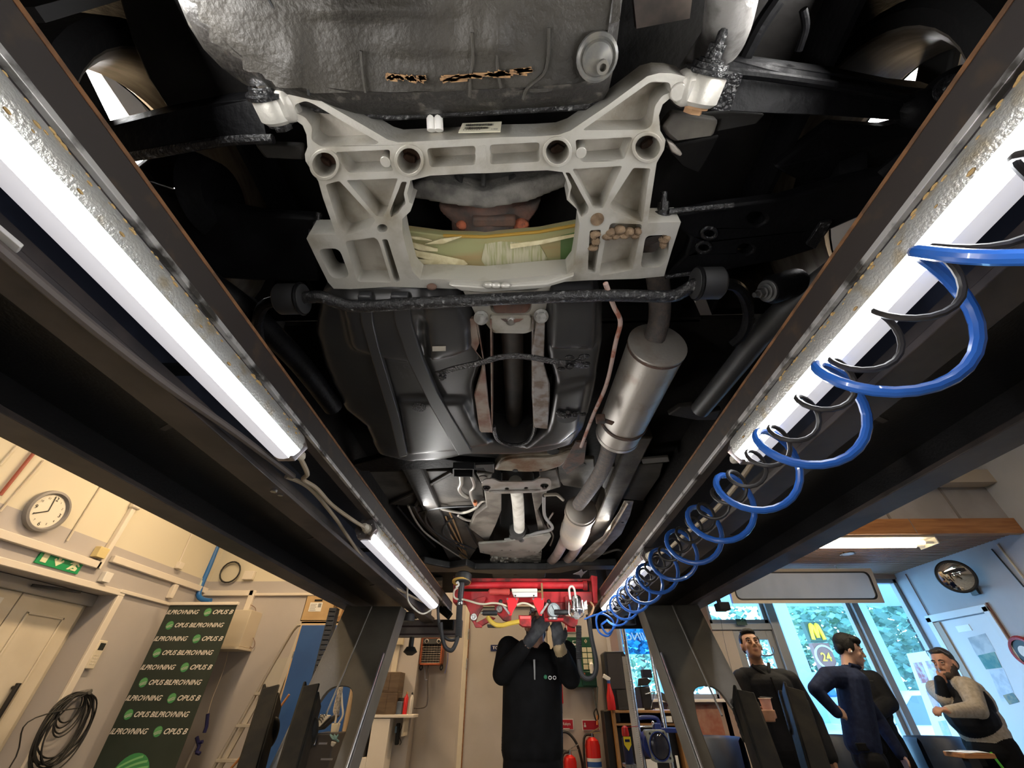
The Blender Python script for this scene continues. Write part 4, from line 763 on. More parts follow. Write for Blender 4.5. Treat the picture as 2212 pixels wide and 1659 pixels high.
br = slab('cross_bracket', fr(rnd([(845, 268), (872, 245), (930, 243), (975, 264), (1205, 262), (1250, 238), (1325, 240), (1338, 268), (1332, 320), (1250, 338), (1080, 345), (920, 348), (878, 335), (850, 305)], 14)), .79, .006, mat('bracket_steel', (.4, .38, .36), .35, m=.5, c2=(.3, .27, .23), sc=16), bev=.002, label='bright steel bracket across the propeller shaft tunnel', holes=[fr(circ(882, 300, 30, 20, 14)), fr(circ(1288, 288, 30, 18, 14)), fr(circ(1025, 312, 16, 9, 10)), fr(circ(1160, 308, 16, 9, 10))])
for x, y in ((882, 300), (1288, 288)): p = H(fr([(x, y)]), .80)[0]; bolt(p, (0, 0, -1), .012, .016, WAXG, br)
cp_('bracket_rib', MB().tube(cr(H(fr([(900, 330), (1080, 326), (1260, 322)]), .788), 3), .006, 8), mat('bracket_steel', (.4, .38, .36), .35), br)
gp = slab('gearbox_guard', fr([(822, 700), (1000, 688), (1200, 650), (1325, 628), (1335, 650), (1290, 720), (1240, 770), (1110, 800), (980, 790), (835, 762)]), .785, .015, mat('guard_grey', (.15, .14, .12), .6, c2=(.09, .083, .07), sc=9), bev=.004, label='grey guard plate below the gearbox')
for x in (860, 920, 990, 1050, 1180, 1220): p = H(fr([(x, 745+(x % 3)*6)]), .784)[0]; cp_('guard_dimple', MB().cyl(p, p+V((0, 0, .003)), .006), BLK, gp)
gx = MB(); gx.plate([H(fr([(905, 770), (1270, 760), (1258, 860), (1080, 875), (925, 862)]), .84)], UP*.06); random.seed(4)
for k in range(26): p = H(fr([(random.uniform(920, 1250), random.uniform(795, 855))]), .835)[0]; gx.box(p, (random.uniform(.012, .04), random.uniform(.02, .05), random.uniform(.01, .03)))
for x in (955, 1020, 1120, 1215): p = H(fr([(x, 845)]), .82)[0]; gx.cyl(p, p+V((0, .03, .03)), .014)
cp_('gearbox', gx, mat('gearbox_alloy', (.25, .24, .21), .5, m=.3, c2=(.08, .075, .065), sc=30, b=.2), bev=.003)['kind'] = 'stuff'
p = H(fr([(1108, 600)]), .84)[0]; cpl = MB().lathe([(.05, -.02), (.06, 0), (.06, .02), (.035, .03)], p, (0, 1, .05), 20); cp_('shaft_coupling', cpl, mat('housing_dark', (.03, .029, .027), .6))
for a in range(5): q = p+V((.05*cos(a*1.26), .03, .05*sin(a*1.26))); cp_('coupling_lug', MB().ell(q, (.02, .03, .02)), mat('housing_dark', (.03, .029, .027), .6))
ctube('selector_cable', H(fr([(1010, 670), (1080, 660), (1180, 640), (1240, 620), (1330, 600), (1340, 570), (1290, 500), (1285, 360)]), .80), .009, mat('cable_grey', (.13, .125, .12), .5))
ctube('sensor_wire', H(fr([(1285, 355), (1350, 352), (1380, 355), (1420, 390)]), .79), .008, mat('connector_beige', (.32, .28, .22), .6))
PIPE = mat('pipe_beige', (.24, .22, .19), .45, m=.3)
for l, r, m in (([(700, 205), (705, 270), (690, 310), (715, 350), (750, 368)], .011, PIPE), ([(770, 205), (795, 290), (770, 330), (780, 380), (800, 430)], .008, PIPE), ([(900, 400), (850, 400), (800, 450), (720, 480), (640, 470), (560, 450)], .008, PIPE), ([(960, 455), (900, 460), (850, 480), (800, 530), (740, 530), (680, 500)], .008, PIPE), ([(400, 480), (480, 460), (620, 440), (830, 430)], .006, BLK), ([(470, 460), (450, 520), (480, 580), (580, 660), (740, 740)], .007, BLK), ([(330, 430), (400, 560), (500, 660), (740, 820)], .006, PIPE), ([(370, 430), (440, 550), (560, 660), (760, 800)], .006, WAXG), ([(640, 520), (580, 580), (600, 650), (800, 740)], .006, BLK), ([(740, 570), (800, 690), (825, 720)], .006, BLK), ([(250, 430), (370, 570), (520, 720)], .006, WAX), ([(1350, 480), (1310, 560), (1350, 640), (1330, 710)], .005, PIPE), ([(1700, 770), (1790, 740), (1850, 745), (1930, 720)], .008, PIPE)):
    ctube('fuel_line', H(fr(l), .855), r, m)
for k in range(5): ctube('fuel_line', H(fr([(620-25*k, 470+40*k), (690-16*k, 640+20*k), (745, 790+8*k)]), .862), .0055, mat('line_copper', (.35, .22, .11), .35, m=.6))
p = H(fr([(800, 400)]), .85)[0]; cp_('line_joint', MB().lathe([(.01, 0), (.012, .02), (.01, .04)], p, (0, 1, 0), 10), mat('joint_orange', (.45, .15, .06), .5))
hs2 = slab('heat_shield', fr([(1492, 842), (1560, 770), (1640, 690), (1700, 650), (1720, 610), (1810, 480), (1850, 400), (1915, 402), (1890, 500), (1830, 630), (1740, 720), (1700, 770), (1600, 845)]), .80, .006, mat('shield_alloy', (.42, .39, .34), .5, m=.4, c2=(.22, .18, .13), sc=9, b=.3, bs=60), bev=.002, label='crumpled pale heat shield strip')
cp_('shield_crease', MB().tube(cr(H(fr([(1530, 835), (1650, 740), (1740, 640), (1880, 410)]), .797), 4), .008, 6), mat('shield_alloy', (.42, .39, .34), .5), hs2)
p = H(fr([(1838, 550)]), .798)[0]; cp_('shield_hole', MB().cyl(p, p+V((0, 0, .004)), .008), BLK, hs2)
slab('side_rail', fr([(1950, 710), (2010, 610), (2100, 470), (2212, 310), (2300, 190), (2300, 260), (2212, 385), (2060, 600), (1975, 720)]), .85, .03, PAINTB, bev=.006, label='beige painted side rail above the right runway')
slab('jack_point', fr([(1965, 105), (2160, 88), (2170, 122), (1980, 138)]), .865, .012, mat('pad_grey', (.16, .15, .14), .6), bev=.003)
slab('plug_ring', fr(circ(1540, 145, 40, 16, 14)), .865, .01, FLOORP); slab('plug_ring', fr(circ(855, 236, 28, 12, 14)), .825, .01, PAINTB)
slab('front_crossmember', fr([(300, 850), (440, 835), (620, 870), (740, 850), (800, 880), (920, 878), (1300, 880), (1400, 862), (1480, 850), (1800, 850), (1800, 880), (1500, 885), (1400, 905), (920, 912), (760, 900), (400, 900)]), .775, .05, mat('crossmember_black', (.02, .021, .022), .4, c2=(.04, .04, .04), sc=12), bev=.01)
slab('front_bar', fr([(915, 905), (1300, 903), (1295, 938), (1200, 945), (1000, 945), (925, 938)]), .79, .04, mat('bar_grey', (.09, .088, .08), .6, c2=(.05, .05, .045), sc=12), bev=.008)
p = H(fr([(1083, 918)]), .788)[0]; cp_('bar_bolt', MB().cyl(p, p+V((0, 0, .01)), .014, n=18), RUST, bev=.002)
cp_('nose_apron', MB().bx(-.85, .85, 3.3, 4.4, Hh(.84), Hh(.86)), UNDERD)
slab('torn_film', fr([(1490, 912), (1530, 895), (1550, 880), (1560, 900), (1590, 888), (1560, 915), (1545, 940), (1535, 918)]), .76, .003, mat('film_white', (.75, .74, .78), .5), label='scrap of white film caught under the car')
for x in (1000, 1500, 1620, 1680): slab('front_bracket', fr([(x-500, 960), (x-430, 958), (x-430, 1010), (x-500, 1010)]) if x == 1000 else fr([(x+100, 890), (x+150, 885), (x+160, 940), (x+110, 950)]), .80, .03, PAINTB if x != 1620 else UNDER, bev=.004)
# ---------------- red jack beam between the runways ----------------
jb = cm(960, 1210, 5.53); YJ = 2.98
def J(x, y, dy=0): return yy(*jb([(x, y)])[0], YJ+dy)
def JL(l, dy=0): return [J(x, y, dy) for x, y in l]
RJ = mat('jack_red', (.68, .028, .04), .38, c2=(.45, .018, .022), sc=8, b=.05); RJD = mat('jack_red_worn', (.45, .025, .028), .5, c2=(.1, .015, .012), sc=14, lo=.45, hi=.65)
jk = thing('jack_beam', 'red hydraulic jack beam with gauge and handles between the two runways', 'jack', J(950, 500))
def jp(name, l, dep, m, dy=0, parent=None, bev=.003, holes=(), label=None): return MB().plate([JL(l, dy)]+[JL(q, dy) for q in holes], (0, dep, 0)).build(name, m, parent or jk, bev=bev, label=label)
jp('upper_rail', [(105, 212), (1760, 222), (1760, 252), (105, 262)], .06, RJD, .02)
rr = (J(900, 258)-J(900, 342)).length/2
tbz = MB().lathe([(rr*.9, 0), (rr, .004), (rr, 1)], (0, 0, 0), (0, 0, 1)); a, b = J(235, 300), J(1690, 300)
rt = MB().cyl(a, b, rr, n=28).build('roller_tube', RJ, jk); u = (b-a).normalized()
MB().cyl(b-u*.02, b+u*.008, rr*1.45, n=24).build('tube_collar', RJD, rt, bev=.003)
jp('beam', [(100, 372), (1800, 376), (1800, 500), (1180, 505), (900, 500), (700, 515), (480, 515), (100, 500)], .1, RJ, .02)
jp('end_plate', [(1752, 178), (1828, 192), (1832, 512), (1782, 512), (1770, 380)], .14, RJ, -.02); jp('end_plate', [(105, 185), (158, 192), (160, 500), (105, 500)], .14, RJD, -.02)
ep = jp('left_bracket', [(245, 498), (470, 430), (500, 440), (450, 570), (405, 650), (370, 735), (445, 768), (448, 802), (368, 802), (345, 750), (300, 690), (315, 660)], .03, RJD, -.02)
for x, y, r in ((350, 678, .021), (655, 580, .02)): c = J(x, y, -.03); MB().cyl(c, c+V((0, .05, 0)), r, n=20).cyl(c-V((0, .008, 0)), c, r*.5, n=6).build('pivot_bolt', STEEL, ep, bev=.002)
jp('lower_link', [(365, 755), (540, 665), (610, 690), (560, 720), (440, 790)], .03, RJD, .01); jp('right_link', [(1420, 660), (1600, 690), (1590, 760), (1560, 805), (1500, 790), (1400, 720)], .05, RJD, .01)
jp('centre_block', [(885, 655), (1040, 660), (1036, 795), (930, 790), (890, 760)], .05, RJD, -.03); jp('inner_bracket', [(600, 520), (720, 540), (800, 640), (795, 745), (700, 715), (640, 650), (600, 600)], .04, RJD, .02); jp('inner_bracket', [(1180, 500), (1450, 500), (1450, 690), (1190, 690)], .03, RJD, .03); jp('warning_lamp', [(903, 668), (1030, 668), (1028, 700), (905, 700)], .01, mat('lamp_red', (.8, .1, .1), .2, es=.4, ec=(1, .15, .12)), -.04, bev=.002)
jp('side_block', [(1195, 690), (1425, 690), (1420, 722), (1205, 722)], .06, RJ, -.02); jp('side_plate', [(1445, 425), (1490, 420), (1500, 640), (1450, 640)], .05, RJD, -.02)
for l in ([(733, 448), (890, 452), (866, 540), (820, 610), (800, 665), (765, 655), (752, 520)], [(1040, 448), (1195, 452), (1185, 560), (1165, 665), (1130, 655), (1100, 580), (1075, 540)]):
    o = jp('hook_plate', l, .012, mat('jack_red_bright', (.75, .025, .035), .35), -.06)
    for x, y in ((l[0][0]+20, l[0][1]+14), (l[1][0]-28, l[1][1]+12)): c = J(x, y, -.065); MB().cyl(c, c+V((0, .006, 0)), .006, n=10).build('rivet', STEEL, o)
a, b = J(522, 376, -.05), J(782, 378, -.05); L_ = (b-a).length
MB().lathe([(.004, 0), (.018, .01), (.021, L_*.3), (.016, L_*.55), (.02, L_*.75), (.02, L_*.95), (.012, L_)], a, b-a, 18).build('grip', mat('grip_red', (.5, .06, .05), .35), jk)
lp = jp('cover_plate', [(800, 340), (1108, 338), (1112, 378), (806, 382)], .03, mat('plate_ivory', (.72, .71, .62), .4), -.05); jp('cover_lip', [(806, 386), (1110, 382), (1110, 438), (832, 440)], .02, mat('plate_white', (.74, .73, .7), .35), -.05, lp)
for x in (848, 1068): c = J(x, 424, -.052); MB().cyl(c, c+V((0, .004, 0)), .005, n=8).build('plate_screw', BLK, lp)
MB().tube([J(1115, 375, -.04), J(1165, 375, -.04)], .006, 8).bar(J(1162, 275, -.04), J(1172, 468, -.04), .012, .016, (0, -1, 0)).build('lever', mat('brass_worn', (.32, .2, .09), .4, m=.4), jk)
for x0, x1, y in ((455, 632, 630), (1310, 1480, 622)):
    a, b = J(x0, y, -.08), J(x1, y, -.08); g = MB().lathe([(.012, 0), (.0155, .006), (.0155, (b-a).length-.006), (.012, (b-a).length)], a, b-a, 16).build('grip', BLK, jk)
    e, f = (a, J(x0-18, y, -.08)) if x0 < 900 else (b, J(x1+28, y, -.08)); MB().cyl(e, f, .008, n=12).build('grip_pin', CHR, g)
for x, y, x1, y1 in ((670, 494, 780, 645), (1246, 494, 1148, 645)):
    h = MB().ell(J(x, y, -.06), (.013, .013, .013)).build('ball_knob', BLK, jk); MB().bar(J(x+10*(1 if x1 > x else -1), y+20, -.06), J(x1, y1, -.075), .012, .004, (0, -1, 0)).build('lever_arm', STEEL, h)
MB().ell(J(1052, 588, -.06), (.016, .016, .016)).cyl(J(1040, 600, -.05), J(1020, 640, -.05), .006).build('ball_knob', BLK, jk)
c = J(1308, 592, -.06); rg = (J(1308, 505)-J(1308, 680)).length/2
g = MB().lathe([(rg*.8, .06), (rg, .05), (rg, .005), (rg*.92, -.002), (rg*.9, .004), (.001, .004)], c, (0, 1, 0), 32).build('pressure_gauge', mat('gauge_grey', (.3, .33, .35), .4, m=.3), jk, label='round grey pressure gauge')
MB().lathe([(rg*.88, 0), (rg*.88, -.001)], c+V((0, .003, 0)), (0, 1, 0), 32).build('dial', mat('dial_pale', (.52, .6, .62), .25), g)
m = MB()
for k in range(18): a = pi*(-.2+1.4*k/17); m.box(c+V((rg*.72*cos(a), -.0005, rg*.72*sin(a))), (.008, .002, .002), Matrix.Rotation(-a, 3, 'Y'))
m.bar(c+V((0, -.001, 0)), c+V((-rg*.3, -.001, rg*.55)), .004, .002, (0, -1, 0)); m.build('dial_marks', INK, g)['kind'] = 'stuff'
MB().cyl(c+V((-.01, .02, -rg*1.0)), c+V((-.01, .02, -rg*1.25)), .03).build('gauge_stem', STEEL, g)
YEL = mat('hose_yellow', (.55, .38, .05), .45)
MB().tube(cr([J(*p, -.03) for p in ((515, 668), (545, 720), (610, 770), (690, 778), (780, 755), (895, 733))], 6), .014, 10).build('hydraulic_hose', YEL, jk, label='yellow hydraulic hose')
MB().tube(cr([J(*p, -.07) for p in ((225, 468), (300, 488), (400, 518), (480, 525), (570, 512), (660, 520), (740, 548))], 6), .006, 8).build('wire', mat('wire_cream', (.62, .56, .43), .5), jk)
MB().tube(cr([J(*p, -.07) for p in ((865, 535), (930, 513), (1000, 525), (1080, 570))], 6), .006, 8).build('wire', mat('wire_cream', (.62, .56, .43), .5), jk)
jp('rubber_block', [(510, 765), (675, 775), (675, 802), (512, 798)], .04, RUB, 0)
a, b = J(1570, 420, -.07), J(1580, 660, -.07); vl = MB().lathe([(.02, 0), (.032, .01), (.036, .03), (.036, .075), (.04, .08), (.04, .09), (.034, .1), (.03, (b-a).length*.8), (.022, (b-a).length)], a, b-a, 20).build('grease_pump', CHR, jk, label='chrome cylinder with wire frame and loop handle')
MB().tube(cr([J(*p, -.1) for p in ((1505, 470), (1490, 345), (1520, 312), (1550, 340), (1570, 455))], 5), .007, 8).build('loop_handle', mat('white_metal', (.75, .73, .68), .35), vl)
for l in (((1488, 490), (1490, 640), (1520, 680), (1560, 690)), ((1648, 480), (1665, 640), (1650, 672), (1600, 690))): MB().tube([J(*p, -.1) for p in l], .004, 6).build('wire_frame', CHR, vl)
MB().cyl(J(1580, 665, -.11), J(1580, 665, -.06), .022, n=6).build('hex_nut', STEEL, vl, smooth=25)
jp('guard_plate', [(1662, 500), (1702, 470), (1712, 590), (1672, 600)], .01, STEEL, -.08)
# hand probe with corrugated hose, hanging at the left end of the beam
hp = thing('probe_hose', 'black corrugated hose and round probe head hanging left of the red beam', 'hose', J(180, 900, -.12))
c = J(225, 215, -.1); MB().lathe([(.045, .03), (.055, .02), (.055, -.02), (.048, -.03), (.03, -.034)], c, (0, .2, 1), 24).build('probe_head', mat('probe_black', (.03, .03, .03), .5), hp)
MB().lathe([(.056, -.006), (.062, -.006), (.062, .002), (.056, .002)], J(205, 255, -.1), (0, .2, 1), 24).build('yellow_ring', mat('ring_yellow', (.7, .45, .1), .45), hp)
MB().tube([J(208, 272, -.12), J(192, 440, -.12), J(188, 520, -.12)], [.021, .019, .018], 14).build('handle', mat('handle_black', (.03, .03, .034), .35), hp)
MB().cyl(J(189, 505, -.12), J(187, 535, -.12), .021).build('ferrule', CHR, hp)
p0, p1 = J(182, 545, -.12), J(165, 905, -.12); n = 40; rs = []
MB().tube([p0.lerp(p1, k/(n*2)) for k in range(n*2+1)], [.016 if k % 2 else .021 for k in range(n*2+1)], 12).build('corrugated_sleeve', mat('sleeve_grey', (.07, .07, .072), .45), hp)
MB().tube(cr([p1]+[yy(*q, YJ-.12) for q in ((984, 1392), (975, 1405), (962, 1398), (955, 1375), (952, 1345))], 6), .012, 10).build('hose', RUB, hp)
MB().tube(cr([yy(*q, YJ-.1) for q in ((989, 1372), (982, 1382), (965, 1380), (950, 1360), (945, 1300))], 6), .009, 10).build('hose', RUB, hp)
MB().tube(cr([J(*p, -.14) for p in ((140, 280), (160, 262), (170, 300), (135, 320))], 5), .006, 8).build('hook', WHITE, hp)
MB().tube(cr([J(*p, -.13) for p in ((160, 330), (120, 360), (112, 430), (150, 465), (225, 470))], 5), .006, 8).build('wire', mat('wire_cream', (.62, .56, .43), .5), hp)
h2 = thing('hose_loop', 'black hose hanging in a long loop below the right end of the red beam', 'hose', yy(1275, 1463, YJ-.05))
MB().tube(cr([yy(*q, YJ-.05) for q in ((1270, 1328), (1278, 1380), (1288, 1430), (1284, 1458), (1268, 1466), (1254, 1450), (1249, 1400), (1250, 1355))], 6), .014, 10).build('hose', RUB, h2)
p0, p1 = yy(1250, 1352, YJ-.05), yy(1251, 1425, YJ-.05); MB().tube([p0.lerp(p1, k/40) for k in range(41)], [.015 if k % 2 else .019 for k in range(41)], 10).build('spring_guard', RUB, h2)
MB().tube(cr([yy(*q, YJ-.08) for q in ((1275, 1300), (1282, 1310), (1278, 1325), (1270, 1335))], 5), .006, 8).build('lead', mat('lead_orange', (.5, .28, .14), .5), h2)
# ---------------- spiral air hose and thin coiled cable ----------------
def helix(x, h, r, pitch, ya, yb, ph, k=22, sg=1):
    out = []; n = int((yb-ya)/pitch*k)
    for i in range(n+1):
        t = i/k; a = sg*2*pi*t+ph; y = ya+pitch*t
        out.append(V((x+r*cos(a), y, Hh(h)+r*sin(a))))
    return out
BLUEH = mat('hose_blue', (.025, .13, .52), .25, coat=.3)
bh = thing('spiral_air_hose', 'bright blue spiral air hose stretched along the right runway', 'hose', (.495, 1.5, Hh(.37)))
hx = helix(.522, .375, .063, .207, .3615-.207*3, 2.52, 0, sg=HSG)
tail = [hx[-1]+V((-.02, .03, -.01)), V((.46, 2.66, Hh(.33))), V((.5, 2.7, Hh(.3))), V((.56, 2.68, Hh(.36))), V((.55, 2.72, Hh(.42))), V((.46, 2.76, Hh(.4))), V((.46, 2.78, Hh(.32))), V((.52, 2.8, Hh(.3))), V((.56, 2.8, Hh(.37))), V((.5, 2.84, Hh(.42))), V((.4, 2.9, Hh(.4)))]
MB().tube(hx+cr(tail, 10)[1:], [.0085-.003*min(1, i/(len(hx)-1)) for i in range(len(hx+cr(tail, 10)[1:]))], 10).build('hose', BLUEH, bh)
bc = thing('coiled_cable', 'thin black coiled cable running inside the blue spiral hose', 'cable', (.5, 1.5, Hh(.405)))
MB().tube(helix(.515, .4, .03, .1, -.3, 2.6, 1.0, 16, HSG), .0045, 8).build('cable', mat('coil_black', (.03, .027, .026), .4), bc)
# ---------------- things along the left and back walls ----------------
def on_y(l, Y): return [yy(x, y, Y) for x, y in l]
# wall clock
c = xx(105, 1104, XL+.03); R0 = .168
t = thing('wall_clock', 'round grey rimmed wall clock high on the left wall', 'clock', c)
MB().lathe([(R0*.97, -.028), (R0, -.01), (R0*.97, .012), (R0*.86, .016), (R0*.8, .004), (R0*.78, -.006)], c, (1, 0, 0), 44).build('rim', mat('clock_grey', (.22, .21, .21), .45), t)
MB().lathe([(R0*.8, -.02), (R0*.8, -.004)], c, (1, 0, 0), 40).build('dial', mat('clock_face', (.74, .71, .62), .4), t)
for h in range(12):
    a = pi/2-2*pi*(h+1)/12; q = c+V((-.002, -R0*.6*cos(-a), R0*.6*sin(a))); q = c+V((-.003, R0*.62*cos(a), R0*.62*sin(a)))
    big = (h+1) % 3 == 0; hh = .032 if big else .016; txt(str(h+1), 'numeral', INK, q-V((0, 0, hh/2)), (0, 1, 0), (0, 0, 1), hh, t, align='CENTER', bold=.01 if big else 0)
for a, L_, w in ((pi/2+2*pi*4/12, .62, .008), (pi/2+2*pi*.3/12, .72, .006)):   # four minutes to eight
    MB().bar(c+V((0, 0, 0)), c+V((0, R0*L_*cos(a), R0*L_*sin(a))), w, .002, (1, 0, 0)).build('hand', INK, t)
# exit sign
GREEN = mat('exit_green', (.0, .3, .1), .45); LUM = mat('sign_pale', (.72, .74, .5), .5)
q = [xx(84, 1189, XL+.05), xx(165, 1212, XL+.05), xx(148, 1243, XL+.05), xx(62, 1222, XL+.05)]
ya, yb, za, zb = 3.39, 3.79, 2.135, 2.265
t = thing('exit_sign', 'green emergency exit sign with arrow and running figure above the double door', 'sign', (XL+.02, 3.6, 2.2))
box_obj('board', XL+.001, XL+.012, ya, yb, za, zb, GREEN, t); SX = XL+.0135
def sg(l): return [(SX, ya+u*(yb-ya), za+v*(zb-za)) for u, v in l]
MB().plate([sg([(.07, .12), (.2, .12), (.2, .88), (.07, .88)])], (.001, 0, 0)).build('door_symbol', LUM, t)
MB().plate([sg([(.44, .1), (.56, .45), (.53, .55), (.48, .42), (.48, .9), (.41, .9), (.41, .42), (.36, .55), (.33, .45)])], (.001, 0, 0)).build('arrow', LUM, t)
MB().plate([sg([(.7, .5), (.78, .62), (.86, .66), (.95, .45), (.92, .4), (.86, .52), (.84, .42), (.92, .3), (.9, .12), (.78, .12), (.78, .2), (.85, .22), (.82, .3), (.74, .12), (.68, .1), (.76, .42), (.78, .52), (.72, .44)])]+[], (.001, 0, 0)).plate([sg(circ(.84, .8, .035, .09, 12))], (.001, 0, 0)).build('running_figure', LUM, t)['kind'] = 'stuff'
# small wall boxes
def wbox(name, c, sz, m, label, cat='box', bev=.004): o = MB().box(c, sz).build(name, m, bev=bev); return tag(o, label, cat)
wbox('junction_box', (XL+.03, 3.86, 2.34), (.06, .1, .09), mat('box_yellowed', (.68, .56, .27), .5), 'yellowed square junction box under the thin cable by the clock')
wbox('junction_box', (XL+.025, 4.06, 2.17), (.05, .085, .085), WHITE, 'white square switch box right of the green exit sign')
t = tag(MB().box((XL+.025, 4.95, 2.22), (.05, .06, .14)).build('wall_switch', TRUNK, bev=.004), 'white double switch below the trunking near the wall corner', 'switch')
wbox('junction_box', xx(388, 1222, XL+.025), (.05, .07, .07), TRUNK, 'pale socket box above the trunking near the corner')
wbox('junction_box', yy(538, 1243, YB-.03), (.13, .05, .1), TRUNK, 'flat white box beside the small cable loop on the back wall')
wbox('smoke_detector', xx(295, 1090, XL+.03), (.06, .1, .1), TRUNK, 'white detector half hidden by the left runway edge', 'detector', .02)
t = tag(MB().tube([yy(497+22*cos(a*.4), 1236+21*sin(a*.4)-8*cos(a*.4), YB-.03-.012*(a > 15)) for a in range(34)], .009, 8).build('cable_loop', BLK), 'small round loop of black cable on the back wall', 'cable')
# blue pipe in the corner
bp = thing('air_pipe', 'bright blue air pipe coming down in the left corner', 'pipe', yy(425, 1290, YB-.1))
MB().tube(cr([yy(*q, YB-.12) for q in ((490, 1130), (473, 1172), (452, 1225), (433, 1270), (430, 1288), (440, 1296), (455, 1298))], 5), .028, 12).build('pipe', mat('pipe_blue', (.02, .15, .45), .35), bp)
MB().tube([yy(440, 1250, YB-.12), yy(434, 1266, YB-.12)], .0295, 12).build('pipe_label', mat('label_pale', (.6, .66, .55), .5), bp)
MB().tube(cr([yy(*q, YB-.1) for q in ((470, 1150), (452, 1190), (448, 1210), (438, 1240), (436, 1260))], 4), .02, 8).build('insulation', mat('taupe', (.14, .12, .11), .7), bp)
# phone, paper sheet
p = xx(208, 1411, XL+.02); t = thing('door_phone', 'ivory handset with grey screen on the wall right of the double door', 'phone', p)
IV = mat('ivory', (.7, .64, .52), .4)
box_obj('handset', XL+.002, XL+.035, p.y-.045, p.y+.045, p.z-.12, p.z+.1, IV, t, .006); box_obj('screen', XL+.035, XL+.037, p.y-.025, p.y+.035, p.z+.025, p.z+.08, mat('screen_dark', (.03, .035, .035), .2), t)
for r in range(4):
    for k in range(3): box_obj('key', XL+.035, XL+.038, p.y-.025+.02*k, p.y-.013+.02*k, p.z-.085+.022*r, p.z-.075+.022*r, TRUNK, t)
p = xx(235, 1345, XL+.02); tag(box_obj('conduit_strip', XL+.001, XL+.02, p.y-.03, p.y, 1.75, 2.02, STEEL), 'thin grey metal strip above the handset', 'strip')
t = thing('paper_notice', 'paper notice with a dark red photograph taped to the double door', 'poster', (XD, 3.35, 1.6))
A_ = [xx(*q, XD+.005) for q in ((52, 1330), (98, 1334), (55, 1412), (8, 1398))]
box_obj('sheet', XD+.0015, XD+.004, 3.28, 3.53, 1.57, 1.9, PAPER, t); box_obj('picture', XD+.004, XD+.005, 3.285, 3.525, 1.63, 1.84, mat('print_red', (.3, .09, .04), .6, c2=(.07, .045, .035), sc=14, lo=.45, hi=.55), t)
box_obj('picture_top', XD+.005, XD+.0055, 3.285, 3.43, 1.79, 1.84, mat('print_green', (.02, .09, .07), .6), t); MB().ell((XD+.005, 3.42, 1.75), (.001, .04, .035)).build('print_shape', mat('print_dark', (.03, .02, .015), .6), t)
MB().plate([[(XD+.0055, 3.33, 1.68), (XD+.0055, 3.42, 1.66), (XD+.0055, 3.45, 1.7), (XD+.0055, 3.35, 1.73)]], (.0004, 0, 0)).build('print_book', mat('print_orange', (.6, .2, .06), .6), t)
# coil of black cable on a hook
ck = thing('cable_coil', 'large coil of black cable hanging on the left wall by the double door', 'cable', xx(140, 1570, XL+.05))
random.seed(12); CC = xx(145, 1575, XL+.06); HK = xx(185, 1497, XL+.05)
for k in range(11):
    ww, hh = random.uniform(.17, .25), random.uniform(.21, .27); dz = random.uniform(-.02, .02); dx = .012*(k % 4)
    ctr = V((XL+.035+dx, HK.y-.02+random.uniform(-.03, .03), HK.z-hh+dz*.4))
    MB().tube(cr([ctr+V((.01*sin(a*3+k), ww*sin(a)+.012*sin(2*a+k), hh*cos(a))) for a in [2*pi*i/14 for i in range(14)]], 3, True), .0062, 6, closed=True).build('loop', RUB, ck)
for k in range(4):
    hh = random.uniform(.1, .15); ctr = V((XL+.03, HK.y-.05, HK.z-hh)); MB().tube(cr([ctr+V((.01*k, (.09+.01*k)*sin(a), hh*cos(a))) for a in [2*pi*i/12 for i in range(12)]], 3, True), .0055, 6, closed=True).build('loop', RUB, ck)
MB().cyl((XL+.002, HK.y, HK.z), (XL+.09, HK.y, HK.z+.01), .02).build('hook', STEEL, ck)
MB().tube(cr([HK+V((.04, -.02, -.1)), xx(60, 1560, XL+.05), xx(20, 1659, XL+.04), V((XL+.04, 3.9, .3))], 6), .005, 6).build('tail', RUB, ck)
# roll-up banner
BG = mat('banner_green', (.018, .03, .022), .5, c2=(.024, .036, .028), sc=3)
bt = thing('rollup_banner', 'tall dark green roll-up banner with white lettering and green globes', 'banner', (-3.51, 4.9, 0))
bw0, bw1, bz = -3.885, -3.135, 2.07; bh = bz-.08
MB().bx(bw0, bw1, 4.9, 4.904, .08, bz).build('sheet', BG, bt); MB().bx(bw0-.01, bw1+.01, 4.885, 4.92, bz, bz+.03).build('top_rail', TRUNK, bt, bev=.004)
MB().bx(bw0-.02, bw1+.02, 4.8, 5.0, 0, .08).build('base', STEEL, bt, bev=.01); MB().cyl((-3.5, 4.93, .08), (-3.5, 4.93, bz), .012).build('pole', STEEL, bt)
GLB = mat('globe_green', (.06, .33, .11), .4, c2=(.2, .5, .22), sc=6, st=(1, 1, 9)); LET = mat('banner_letter', (.78, .74, .68), .5)
def globe(cx_, cz_, r, par):
    g = MB().plate([[(cx_+r*cos(2*pi*k/28), 4.8985, cz_+r*sin(2*pi*k/28)) for k in range(28)]], (0, -.0006, 0)).build('globe_print', mat('globe_base', (.05, .27, .09), .4), par)
    for j, (o, w) in enumerate(((.62, .1), (.38, .1), (.14, .1), (-.12, .09), (-.36, .08), (-.58, .07))):
        l = []
        for k in range(13): x = -1+2*k/12; l.append((x, o+.32*x-.16*x*x+.1))
        l = [p for p in l if p[0]**2+p[1]**2 < .94]
        if len(l) < 3: continue
        up = [(x, z+w) for x, z in l if x*x+(z+w)**2 < 1]; lo_ = l[::-1]
        MB().plate([[(cx_+x*r, 4.8975, cz_+z*r) for x, z in up+lo_]], (0, -.0004, 0)).build('globe_stripe', mat('globe_light', (.2, .5, .2), .4) if j < 3 else LET, g)
rows = [1326, 1352, 1379, 1411, 1441, 1475, 1506, 1545, 1579]
